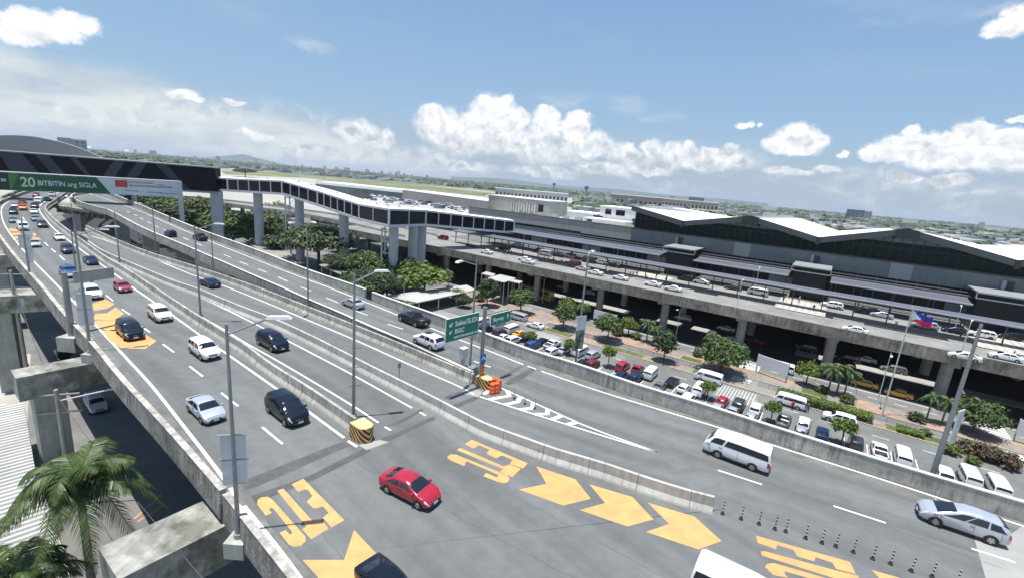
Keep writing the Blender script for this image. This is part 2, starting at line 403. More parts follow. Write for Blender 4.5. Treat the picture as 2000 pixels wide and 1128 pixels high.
CD = [(168, 440), (185, 448), (210.6, 459.8), (256.7, 479.3), (306, 497), (384.4, 520), (454.5, 542.6), (534, 571), (601.6, 598), (695, 634), (837.5, 692), (925, 729)]
CL = [(235, 366), (200, 369), (165, 374), (134, 380), (155, 394), (200, 406), (214, 409), (271, 440), (302.8, 454.5), (352.5, 474), (421.6, 504), (499.6, 537.8), (557.3, 562), (599.9, 581.6), (679.6, 615), (700, 625), (820, 676), (925, 724)]
RT = [(290, 352), (215, 364), (205, 372), (223, 380), (278, 401.3), (352.5, 433.2), (407.4, 454.5), (499.6, 486.4), (600, 526.7), (699.6, 558.6), (742, 576.5), (873.3, 620.9), (956.4, 653.6), (1050, 687.7), (1122.5, 707.5), (1250, 752.5), (1375, 787.5), (1450, 812.9), (1630.8, 870), (1811.7, 924.4), (1917, 956), (1997, 978), (2200, 1040), (2500, 1130)]
def at0(pl, h): return [P(x, y, h).xy.to_3d() for x, y in pl]
def dense(pl, h, n=200): return resamp(smoothpl(at0(pl, h)), n=n)[0]
eAL = dense(A_L, 1.0); eAB = dense(AB, 1.1); eCD = dense(CD, 1.0); eCL = dense(CL, 1.1); eRT = dense(RT, 1.35)
def strip(mb, La, Lb, z, n=160):
    a, ua = resamp(La, n=n); b, ub = resamp(Lb, n=n)
    for i in range(n - 1):
        wa = (a[i] - b[i]).length; wb = (a[i + 1] - b[i + 1]).length
        mb.face([(a[i].x, a[i].y, z), (b[i].x, b[i].y, z), (b[i + 1].x, b[i + 1].y, z), (a[i + 1].x, a[i + 1].y, z)],
                [(ua[i], 0), (ua[i], wa), (ua[i + 1], wb), (ua[i + 1], 0)])
def cutnear(pts, pxy):
    q = P(*pxy); k = min(range(len(pts)), key=lambda i: (pts[i].xy - q.xy).length); return pts[:k + 1], pts[k:]
nose = P(932, 742).xy.to_3d(); tail = [P(x, y).xy.to_3d() for x, y in [(1150, 838), (1285, 882), (1500, 950), (2000, 1110), (2600, 1330)]]
mb = MB()
# carriageways far from the camera, each its own ribbon of deck
ALf, ALn = cutnear(eAL, (127, 590)); ABf, _ = cutnear(eAB, (235, 522))
strip(mb, ALf, ABf, 0)
seamL = [ALn[0]] + ALn[1:]; k0 = ABf[-1]
bcd = dense(BC, 1.0)
right1 = [k0] + cutnear(dense(BC, 1.0), (250, 512))[1]
right1 = [p for p in right1] + [P(1430, 990).xy.to_3d(), P(1700, 1090).xy.to_3d(), P(2200, 1270).xy.to_3d()]
strip(mb, seamL, right1, 0, 200)
far_ab = cutnear(eAB, (150, 462))[1]; far_ab = far_ab[:cutnear(far_ab, (235, 520))[0].__len__()]
strip(mb, far_ab, cutnear(dense(BC, 1.0), (250, 512))[0], 0, 40)
strip(mb, [p for p in bcd][:], eCD + [nose] + [tail[0], tail[1]], 0, 200)
strip(mb, [bcd[-1], P(1430, 990).xy.to_3d(), P(1700, 1090).xy.to_3d(), P(2200, 1270).xy.to_3d()], [tail[1], tail[2], tail[3], tail[4]], 0, 60)
strip(mb, eCL + [nose] + tail, eRT, 0, 240)
struct(mb, 'expressway_deck', asph)
# soffit and box girders under the decks, set in from their edges
def slab(name, La, Lb, z0, z1, m_, n=90, close_ends=True):
    a, _ = resamp(La, n=n); b, _ = resamp(Lb, n=n); m2 = MB(); rings = []
    for p, q in zip(a, b): rings.append([(p.x, p.y, z1), (q.x, q.y, z1), (q.x, q.y, z0), (p.x, p.y, z0)])
    m2.loft(rings, True, us=[i * 2. for i in range(n)]); m2.face(rings[0]); m2.face(rings[-1][::-1]); return m2
for nm, La, Lb in (('a', ALf, ABf), ('b', seamL, right1), ('c', bcd[:], eCD + [nose] + [tail[0], tail[1]]), ('d', eCL + [nose] + tail, eRT)):
    m2 = slab(nm, La, Lb, -.42, -.012, conc_d); struct(m2, 'deck_slab', conc_d)
for e_, ds in ((eAL, (1.5, 5.0)), (ABf, (-1.5,)), (eCD, (-1.5,)), (eCL, (4.5,)), (eRT, (-1.5, -5.0))):
    c0_, _ = resamp(e_, step=2.5)
    for d_ in ds:
        l = offs(c0_, d_ + .5); r = offs(c0_, d_ - .5); m2 = MB()
        m2.loft([[(p.x, p.y, -.43), (q.x, q.y, -.43), (q.x, q.y, -1.9), (p.x, p.y, -1.9)] for p, q in zip(l, r)], True, us=[i * 2.5 for i in range(len(c0_))])
        struct(m2, 'deck_girder', conc_d)
# ------------------------------------------------------------------ parapets and barriers
def wallrun(name, pts, prof, m_, label, cat, cop=None, copprof=None, group=None):
    """prof: (offset to the left of travel, z) going round the section"""
    m2 = MB(); us = [0]
    for a, b in zip(pts, pts[1:]): us.append(us[-1] + (b - a).length)
    T_ = [(pts[min(i + 1, len(pts) - 1)] - pts[max(i - 1, 0)]).to_2d().normalized() for i in range(len(pts))]
    ring = lambda pr: [[(p.x - t.y * d, p.y + t.x * d, z) for d, z in pr] for p, t in zip(pts, T_)]
    R_ = ring(prof); m2.loft(R_, True, us); m2.face(R_[0]); m2.face(R_[-1][::-1])
    for i, f in enumerate(m2.uv): pass
    o = tag(m2.build(name, m_), label, cat, group)
    if cop:
        m3 = MB(); R_ = ring(copprof); m3.loft(R_, True, us); m3.face(R_[0]); m3.face(R_[-1][::-1]); m3.build('coping', cop, o)
    return o
aL1, rest = cutnear(eAL, (183, 660)); aL2, aL3 = cutnear(rest, (470, 990))
lab = ['stained concrete parapet along the outer edge of the left carriageway, curving in from the distance', 'stained parapet of the left carriageway beside the sedans and dark van, middle length', 'rough mossy parapet of the left carriageway in the bottom left foreground']
aL3 = [aL3[0].lerp(aL3[1], .25)] + aL3[1:]
for k, seg in enumerate((aL1, aL2, aL3)):
    seg, _ = resamp(seg, step=1.2)
    wallrun('parapet_wall', seg, [(0, .02), (0, .93), (-.32, .93), (-.40, -.75), (-.28, -.75), (-.28, .02)][::1], conc_d, lab[k], 'parapet', mat('grimy_coping', (.46, .44, .385), .95, .3, 3, dcol=(.30, .285, .25), dirt=1.2), [(.02, .93), (.02, 1.0), (-.34, 1.0), (-.34, .93)], 'parapets of the left carriageway')
rt1, rt2 = cutnear(eRT, (742, 578)); rta, rtb = cutnear(rt1, (355, 433))
lab = ['pale parapet along the far ramp, running under the green billboard gantry', 'long pale parapet of the right carriageway in front of the trees and bridge columns', 'tall streaked concrete parapet between the right carriageway and the car park']
for k, seg in enumerate((rta, rtb[1:], rt2[1:])):
    seg, _ = resamp(seg, step=1.2)
    wallrun('parapet_wall', seg, [(0, .02), (0, 1.27), (.30, 1.27), (.30, -1.0), (.18, -1.0), (.18, .02)], conc, lab[k], 'parapet', conc_t, [(-.03, 1.27), (-.03, 1.35), (.33, 1.35), (.33, 1.27)], 'parapets of the right carriageway')
jer = lambda h: [(-.34, .0), (-.30, .12), (-.14, .4), (-.11, h), (.11, h), (.14, .4), (.30, .12), (.34, .0)]
s_, _ = resamp(eAB, step=1.2); wallrun('concrete_barrier', s_, jer(1.1), conc, 'concrete barrier dividing the left traffic lanes from the middle ramp, ending at the striped cushion', 'barrier')
s_, _ = resamp(dense(BC, 1.02), step=.8); wallrun('concrete_barrier', s_, jer(1.02), concj, 'long curved concrete barrier through the middle, ending free beside the orange arrows', 'barrier')
s_, _ = resamp(eCD, step=1.2); wallrun('concrete_barrier', s_, jer(1.0), mat('stained_barrier', (.42, .40, .35), .9, .3, 1.2, streak=.62, bump=.3), 'heavily stained concrete barrier running up to the green road sign', 'barrier')
s_, _ = resamp(eCL, step=1.2); wallrun('concrete_barrier', s_, [(0, .02), (0, 1.1), (-.26, 1.1), (-.30, -.62), (-.2, -.62), (-.2, .02)], conc, 'barrier and deck edge of the ramp above the dark gap', 'barrier', conc_t, [(.03, 1.1), (.03, 1.13), (-.29, 1.13), (-.29, 1.1)])
# a pipe rail between the two barriers before the sign
p_ = [P(x, y, 1.05) for x, y in [(234, 470), (300, 492), (380, 515), (455, 541), (535, 569), (603, 596), (700, 633), (830, 686), (905, 717)]]
p_ = offs(resamp(smoothpl(p_), step=2)[0], .28); mb = MB(); mb.tube([(q.x, q.y, 1.12) for q in p_], .05, 6)
for q in p_[::2]: mb.tube([(q.x, q.y, .2), (q.x, q.y, 1.12)], .03, 5)
tag(mb.build('pipe_rail', mat('dark_rail', (.08, .08, .08), .6)), 'thin dark pipe rail along the barrier that runs up to the green sign', 'rail')
# ------------------------------------------------------------------ road markings
def stripe(mb, pts, w_, z=.006):
    l = offs(pts, w_ / 2); r = offs(pts, -w_ / 2)
    for i in range(len(pts) - 1): mb.face([(l[i].x, l[i].y, z), (r[i].x, r[i].y, z), (r[i + 1].x, r[i + 1].y, z), (l[i + 1].x, l[i + 1].y, z)])
mb = MB()
def pline(px, w_=.17, sm=2, z=.006):
    pts, _ = line(px, 0, 1.0, sm); stripe(mb, pts, w_, z)
pline([(100, 358), (60, 370), (25, 388), (4, 402), (1.8, 416), (6, 434), (18, 455), (42.5, 485), (61, 505.5), (92, 536.5), (121.5, 566.7), (136.5, 581), (184.4, 631), (250, 702), (291.8, 746.4), (327.3, 790.7), (364, 838), (407.4, 893.6), (443.2, 942)], .2)
pline([(450, 952), (459, 967)], .2, 0); pline([(476.4, 986.8), (544, 1069.8), (586, 1128), (700, 1280)], .2)
pline([(150, 358), (105, 380), (78, 400), (76, 408), (79, 416), (94, 435.5), (110, 451.4), (147.2, 479.8), (177.3, 502), (216, 529), (258.5, 560.9), (297.5, 587.5), (342.5, 618.8), (392.5, 655), (450, 695), (500, 730), (540, 758), (603, 803), (672, 854)], .2)
pline([(679.5, 860), (697.5, 871.4)], .2, 0)
pline([(391, 617), (445.6, 647.2), (472.2, 665), (536, 700), (600, 737.5), (687.5, 790), (739, 824.4)], .17); pline([(751.8, 832.5), (763.3, 839.4)], .17, 0)
pline([(238, 518.3), (305, 545), (380, 576), (430, 598), (513, 639), (632, 701), (687.5, 730), (804.8, 795.6)], .17); pline([(819.8, 803.7), (831.4, 810.6)], .17, 0)
pline([(180, 461), (205, 468.7), (232.5, 480), (306.4, 508), (350, 526.5), (385, 540), (430, 555), (500, 582.5), (600, 624), (687.5, 660), (825, 722.5), (900.5, 755), (926, 769)], .17)
pline([(140, 372), (180, 380), (223, 394), (283, 416), (324, 435), (407, 470.2), (499.5, 507), (600, 546), (637.6, 559), (713, 589), (772.3, 612.9), (842.5, 640), (890, 660), (950, 682.5), (1022.5, 711)], .18)
pline([(1030, 714), (1047, 720)], .18, 0)
pline([(1057.5, 723.8), (1175, 765), (1312.5, 806), (1405, 833.8), (1507, 868), (1631, 906), (1796.6, 959), (1961.6, 1013.9), (2100, 1060)], .18)
# left edge line of the right carriageway, just inside the barrier
pts = [p.copy() for p in offs(resamp(eCL, step=1.)[0], .55)]; stripe(mb, pts[8:-6], .16)
# dashes
for a, b in [((512, 833), (552, 866)), ((432, 766), (465, 792)), ((370, 714), (396, 734)), ((318, 671), (340, 687)), ((277, 637), (293, 648)), ((238, 603), (254, 614)), ((207, 576), (221, 587)), ((116, 499), (126, 508)), ((100, 486), (109, 493)), ((86, 473), (94, 480)), ((50, 434), (56, 440)), ((44, 424), (48, 429)),
             ((1402, 917), (1488, 945)), ((1628, 987), (1730, 1020)), ((1897, 1070), (1983, 1097)), ((2180, 1160), (2290, 1198)),
             ((757, 632), (787, 642)), ((692, 605), (718, 615)), ((637, 581), (661, 591)), ((587, 560), (608, 568)), ((543, 541), (562, 549)), ((504, 525), (521, 532)), ((468, 511), (484, 517)), ((437, 497), (451, 503)), ((384, 475), (394, 480)), ((358, 464), (368, 469)), ((318, 448), (326, 451)), ((303, 441), (310, 445)), ((288, 433), (295, 437)), ((273, 425), (280, 429)), ((262, 419), (268, 422)), ((248, 413), (253, 416)), ((820, 662), (862, 680)), ((925, 704), (958, 716))]:
    pline([a, b], .16, 0)
# gore chevrons beyond the sign
pline([(968, 752), (1002, 767), (1075, 800), (1155, 836), (1283.8, 882)], .16, 1)
pline([(937.4, 773.7), (1000, 794), (1050, 810), (1155, 843), (1220, 863), (1283.8, 882)], .16, 1)
for a, b, c in [((955, 779), (995, 772), (991, 762)), ((985, 789), (1020, 782), (1017, 773)), ((1014, 799), (1046, 795), (1042, 785)), ((1044, 808), (1074, 807), (1070, 797)), ((1078, 818), (1103, 819), (1099, 810)), ((1108, 828), (1135, 832), (1128, 823)), ((945, 769), (958, 764), (962, 758))]:
    pline([a, b, c], .42, 0, .0075)
tag(mb.build('lane_markings', white), kind='structure')
def poly(mb, px, z=.008):
    pts = [P(x, y) for x, y in px]; n = len(pts)
    a = sum(pts[i].x * pts[(i + 1) % n].y - pts[(i + 1) % n].x * pts[i].y for i in range(n))
    if a < 0: pts = pts[::-1]
    from mathutils.geometry import tessellate_polygon
    for t in tessellate_polygon([[Vector((p.x, p.y, 0)) for p in pts]]):
        q = [pts[i] for i in t]
        cr = (q[1].x - q[0].x) * (q[2].y - q[0].y) - (q[1].y - q[0].y) * (q[2].x - q[0].x)
        if cr < 0: q = q[::-1]
        mb.face([(p.x, p.y, z) for p in q])
mb = MB()
E1 = [(569.6, 944.7), (592.5, 934), (672.5, 1015), (647.4, 1029), (630.3, 1009.8), (642.3, 1000.8), (630.8, 987.6), (621.9, 990.6), (613, 991.9), (598.9, 979), (610.4, 967.6), (601.5, 955.6), (593.8, 954.9), (582.3, 959.5)]
T1 = [(541.5, 957.4), (553, 953), (610.4, 1016), (625.7, 1013), (642.3, 1031), (607.8, 1052), (590, 1032.7), (598.9, 1027.6)]
C1 = [(503, 975), (510.8, 970.2), (523.6, 969), (532.5, 975.3), (596.4, 1046.8), (597, 1055.7), (587.4, 1064.6), (574.7, 1067), (564.4, 1062.6), (546, 1039), (558, 1034.5), (565.7, 1043), (570.8, 1041.7), (570, 1036.6), (533.8, 991.9), (528.7, 990.6), (524.9, 994.5), (530.7, 1000.8), (519, 1006), (502.7, 984)]
E2 = [(907.5, 866.3), (921.3, 858), (1031, 903.8), (1021.3, 913.8), (995.8, 905), (1001, 897), (982, 889), (977.5, 889.5), (968.8, 894), (950, 884.5), (956, 877.5), (938, 869), (933.8, 868.8), (925, 875)]
T2 = [(892.5, 878), (898.5, 873.5), (984, 910), (996, 906), (1017, 914.5), (1000.5, 931), (975, 921.5), (982, 915)]
C2 = [(874.5, 890), (880, 886.6), (891, 887), (990, 927), (995, 934), (992, 940), (984, 942.6), (975, 941), (944, 929), (949.5, 922.5), (970, 931.5), (974, 928.5), (972, 925.5), (914, 901), (908.5, 901.5), (909, 905), (906, 909), (879, 897.5), (874, 893.5)]
E3 = [(1476.7, 1045), (1660, 1096.4), (1671.4, 1119.8), (1633, 1110), (1626, 1097.8), (1593, 1087), (1590, 1095), (1557, 1085.4), (1550, 1073), (1517, 1063.4), (1516, 1071.6), (1480, 1059)]
T3 = [(1485.7, 1075.8), (1494, 1075.5), (1632, 1113), (1675, 1123), (1690, 1150), (1642, 1141), (1636, 1130), (1488, 1084)]
C3 = [(1494, 1106), (1499, 1100), (1512, 1098.5), (1640, 1136), (1665, 1155), (1640, 1165), (1600, 1150), (1620, 1143), (1632, 1147), (1625, 1140), (1533, 1115), (1532, 1120), (1540, 1127), (1510, 1122)]
for q in (E1, T1, C1, E2, T2, C2, E3, T3, C3): poly(mb, q)
AR = [[(1047.5, 910), (1067.5, 943.8), (1013.8, 955), (1100, 986.3), (1153.8, 973), (1123.8, 935)], [(1151.3, 945), (1182, 981.3), (1132.5, 995), (1225, 1027), (1276.3, 1013.3), (1235, 969.5)],
      [(1265, 980.5), (1307.5, 1022.5), (1261.3, 1037.5), (1363.8, 1071.8), (1409.3, 1055.5), (1356.3, 1008)], [(1701.6, 1111.5), (1760, 1170), (1700, 1190), (1850, 1230), (1900, 1200), (1820, 1146)],
      [(691.5, 1034), (672, 1092.5), (591, 1092.5), (700, 1215), (788, 1195), (775, 1122)]]
for q in AR: poly(mb, q)
# the arrows and letters further up the left lanes
for q in [[(163, 598), (206, 584), (224, 593), (210, 602), (178, 607), (150, 604)], [(186, 612), (209, 611), (226, 599), (243, 612), (222, 624), (181, 623)], [(181, 625), (250, 624), (262, 640), (220, 646), (198, 641)],
          [(200, 645), (262, 640), (306, 665), (284, 680), (236, 679), (212, 663)], [(146, 586), (156, 583), (160, 590), (150, 594)],
          [(16, 446), (37, 448), (40, 452), (20, 452)], [(20, 455), (39, 455), (41, 459), (23, 459.5)], [(24, 462), (41, 462), (42, 466), (27, 466.5)], [(28, 469), (42, 469), (42, 472), (31, 472)],
          [(62, 463), (75, 464), (81, 468), (66, 469)], [(64, 455), (70, 456), (70, 462), (65, 461)]]: poly(mb, q)
tag(mb.build('lane_markings', yellow), kind='structure')
# resurfaced bands at the deck joint and the concrete pavement at the right edge
mb = MB()
for q in [[(470, 940), (655, 866), (690, 855), (700, 862), (500, 950), (478, 956)], [(490, 968), (600, 930), (700, 880), (716, 872), (725, 880), (610, 938), (500, 981)],
          [(735, 860), (800, 833), (845, 812), (852, 817), (790, 846), (745, 868)], [(750, 832), (790, 815), (822, 797), (828, 800), (775, 830)],
          [(884, 790), (930, 772), (942, 770), (930, 780), (890, 797)], [(866, 775), (900, 762), (903, 765), (872, 779)], [(985, 748), (1010, 732), (1038, 716), (1046, 722), (1012, 744), (995, 751)], [(975, 735), (1000, 722), (1016, 712), (1022, 715), (985, 738)]]: poly(mb, q, .0035)
tag(mb.build('resurfaced_band', asph_d), kind='structure')
mb = MB()
for e_, f_, sg_ in ((eAL, eAB, 1), (eCL, eRT, 1)):
    a_, _ = resamp(e_, step=31.)
    for p in a_[2:-1]:
        q = min(f_, key=lambda r: (r - p).length); stripe(mb, [p, q], .09, .0036) if (q - p).length < 14 else None
for (a, b2) in (((520, 905), (700, 1128)), ((880, 900), (1300, 1128)), ((690, 900), (1120, 1128)), ((1060, 790), (1700, 1010)), ((1300, 870), (1960, 1110))):
    p, q = P(*a), P(*b2); n_ = 22; stripe(mb, [p.lerp(q, k / n_) + Vector((.05 * math.sin(k * 2.3), .05 * math.cos(k * 1.7), 0)) for k in range(n_ + 1)], .035, .0036)
tag(mb.build('crack_seal', mat('crack_seal', (.095, .10, .096), .8)), kind='structure')
mb = MB()
for q in [[(1902, 1048), (1960, 1052), (2003, 1022), (2600, 1200), (2500, 1500), (1990, 1300), (1925, 1128)]]: poly(mb, q, .0035)
for q in [[(700, 868), (716, 878), (760, 862), (742, 858)], [(905, 768), (925, 757), (942, 764), (935, 775)]]: poly(mb, q, .0045)
tag(mb.build('concrete_pavement', asph_c), kind='structure')
# darker shoulder gutters beside the barriers
mb = MB()
for e_, d0, d1 in ((eRT, -.05, -1.1), (eAL, .05, .9)):
    a, _ = resamp(e_, step=2); l = offs(a, d0); r = offs(a, d1)
    for i in range(len(a) - 1): mb.face([(l[i].x, l[i].y, .003), (r[i].x, r[i].y, .003), (r[i + 1].x, r[i + 1].y, .003), (l[i + 1].x, l[i + 1].y, .003)][:: (1 if d1 < 0 else -1)], [(i, 0), (i, 1), (i + 1, 1), (i + 1, 0)])
tag(mb.build('road_shoulder', mat('shoulder', (.17, .168, .155), .9, .2, 1.2, dcol=(.13, .125, .115), dirt=.5)), kind='structure')
# ------------------------------------------------------------------ vehicles
PAINT = {}
def paint(name, c, metal=.0, rough=.28):
    PAINT[name] = mat(name + '_paint', c, rough, .02, 2, metal=metal, coat=.8 if max(c) > .2 else .35, spec=.5 if max(c) > .2 else .3); return PAINT[name]
paint('white', (.80, .81, .82)); paint('pearl', (.70, .70, .67)); paint('silver', (.50, .52, .56), .35); paint('silver_blue', (.50, .53, .60), .3)
paint('grey', (.17, .175, .19), .3); paint('darkgrey', (.05, .052, .06), .2); paint('black', (.006, .009, .018)); paint('navy', (.012, .025, .07)); paint('blue', (.02, .07, .22))
paint('red', (.36, .012, .03)); paint('darkred', (.17, .012, .02)); paint('maroon', (.30, .03, .06)); paint('taxi_yellow', (.78, .36, .03)); paint('teal', (.16, .23, .24)); paint('gold', (.45, .40, .28), .2); paint('orange', (.7, .2, .03)); paint('purple', (.17, .17, .30), .2)
lampw = mat('headlamp', (.75, .77, .8), .08, 0, 1, coat=1); lampr = mat('tail_lamp', (.45, .01, .01), .15, 0, 1, coat=1); platem = mat('number_plate', (.75, .75, .73), .5, .02, 3)
KIND = {
 'sedan': dict(L=4.42, W=1.73, z0=.2, r=.31, zt=[(0, .80), (.02, 1.02), (.10, 1.10), (.27, 1.38), (.40, 1.47), (.53, 1.46), (.62, 1.34), (.78, 1.02), (.90, .90), (.965, .74), (1, .5)], belt=.95, rear=(.125, .26), wsh=(.60, .765), sb=(.16, .75), st=(.30, .575)),
 'hatch': dict(L=3.9, W=1.7, z0=.2, r=.3, zt=[(0, .78), (.02, 1.02), (.06, 1.25), (.13, 1.45), (.38, 1.51), (.6, 1.45), (.79, 1.03), (.92, .9), (.975, .74), (1, .52)], belt=.95, rear=(.035, .12), wsh=(.62, .775), sb=(.08, .75), st=(.14, .59)),
 'suv': dict(L=4.72, W=1.86, z0=.3, r=.38, zt=[(0, .85), (.014, 1.15), (.05, 1.55), (.1, 1.73), (.4, 1.80), (.62, 1.72), (.77, 1.2), (.93, 1.07), (.98, .88), (1, .6)], belt=1.1, rear=(.022, .085), wsh=(.64, .755), sb=(.07, .74), st=(.11, .61)),
 'mpv': dict(L=4.7, W=1.82, z0=.22, r=.33, zt=[(0, .8), (.016, 1.1), (.05, 1.5), (.11, 1.7), (.42, 1.76), (.64, 1.68), (.82, 1.12), (.95, .97), (.985, .8), (1, .52)], belt=1.03, rear=(.024, .09), wsh=(.66, .80), sb=(.07, .79), st=(.12, .63)),
 'minivan': dict(L=4.55, W=1.8, z0=.22, r=.34, zt=[(0, .85), (.015, 1.12), (.05, 1.42), (.14, 1.60), (.34, 1.69), (.50, 1.66), (.64, 1.48), (.84, 1.06), (.94, .90), (.985, .72), (1, .48)], belt=1.0, rear=(.03, .11), wsh=(.61, .82), sb=(.06, .79), st=(.14, .56)),
 'van': dict(L=4.95, W=1.86, z0=.26, r=.34, zt=[(0, 1.0), (.008, 1.5), (.022, 1.92), (.06, 2.05), (.5, 2.11), (.80, 2.04), (.86, 1.84), (.955, 1.20), (.985, 1.0), (1, .6)], belt=1.12, rear=(.009, .02), wsh=(.862, .948), sb=(.03, .905), st=(.045, .845)),
 'pickup': dict(L=5.3, W=1.87, z0=.34, r=.39, zt=[(0, .9), (.008, 1.10), (.325, 1.12), (.345, 1.5), (.375, 1.73), (.5, 1.80), (.6, 1.73), (.72, 1.24), (.92, 1.12), (.98, .9), (1, .6)], belt=1.12, rear=(.333, .368), wsh=(.615, .71), sb=(.345, .70), st=(.385, .59)),
}
def interp(pts, t):
    for (a, x), (b, y) in zip(pts, pts[1:]):
        if t <= b: return x + (y - x) * (t - a) / max(1e-9, b - a)
    return pts[-1][1]
def car_fn(K):
    d = KIND[K]; L, Wd = d['L'], d['W']; van = K == 'van'
    wt = [(0, .93), (.02, .98), (.06, 1), (.93, .99), (.975, .94), (1, .86)] if van else [(0, .80), (.02, .90), (.07, .97), (.18, 1), (.8, 1), (.92, .955), (.975, .86), (1, .70)]
    inset = .86 if van else (.80 if K in ('suv', 'mpv', 'pickup') else .76)
    def S(t, v):
        """v 0..7 up one side from under the sill to the roof centre"""
        zt = interp(d['zt'], t); zb = min(d['belt'], zt - .045); w_ = Wd / 2 * interp(wt, t); z0 = d['z0'] + (.06 if (t < .04 or t > .96) else 0)
        k = max(0, min(1, (zt - zb) / .45)); wr = w_ * (.93 + (inset - .93) * k); dr = .03 + .07 * k
        if K == 'pickup' and t < .33: wr = w_ * .97; dr = .01
        ring = [(0, z0), (.84 * w_, z0), (.97 * w_, z0 + .13), (w_, .52 * (z0 + zb)), (.965 * w_, zb), (wr, zt - dr), (wr * .72, zt - dr * .18), (0, zt)]
        i = min(6, int(v)); f = v - i; a, b = ring[i], ring[i + 1]
        return Vector((t * L - L / 2, a[0] + (b[0] - a[0]) * f, a[1] + (b[1] - a[1]) * f))
    return S, d
def car_patch(S, tf, v0, v1, side, nt_=8, nv=4, off=.012):
    """glass lying just proud of the body; tf(v fraction) -> (t0, t1)"""
    mb = MB(); G = []
    for j in range(nv + 1):
        f = j / nv; v = v0 + (v1 - v0) * f; a, b = tf(f); row = []
        for i in range(nt_ + 1):
            t = a + (b - a) * i / nt_; p = S(t, v)
            dt = S(min(t + .01, 1), v) - S(max(t - .01, 0), v); dv = S(t, min(v + .1, 7)) - S(t, max(v - .1, 0)); n = dv.cross(dt)
            if v > 6.9: n = Vector((n.x, 0, n.z))
            n = n.normalized() if n.length > 1e-9 else Vector((0, 0, 1))
            if n.dot(Vector((0, p.y, p.z - .6))) < 0: n = -n
            p = p + n * off; row.append((p.x, p.y * side, p.z))
        G.append(row)
    for j in range(nv):
        for i in range(nt_): mb.face([G[j][i], G[j][i + 1], G[j + 1][i + 1], G[j + 1][i]][::side])
    return mb
def top_patch(S, t0, t1, vlo, off=.012):
    mb = MB(); G = []; vs = [vlo, 5.6, 6, 6.5, 7]
    for i in range(7):
        t = t0 + (t1 - t0) * i / 6; row = []
        for sd, vv in [(1, v) for v in vs] + [(-1, v) for v in vs[-2::-1]]:
            p = S(t, vv); q = S(min(1, t + .01), vv) - S(max(0, t - .01), vv); n = Vector((-q.z, 0, q.x)).normalized(); p = p + n * off; row.append((p.x, p.y * sd, p.z))
        G.append(row)
    mb.loft(G); return mb
VP = {}
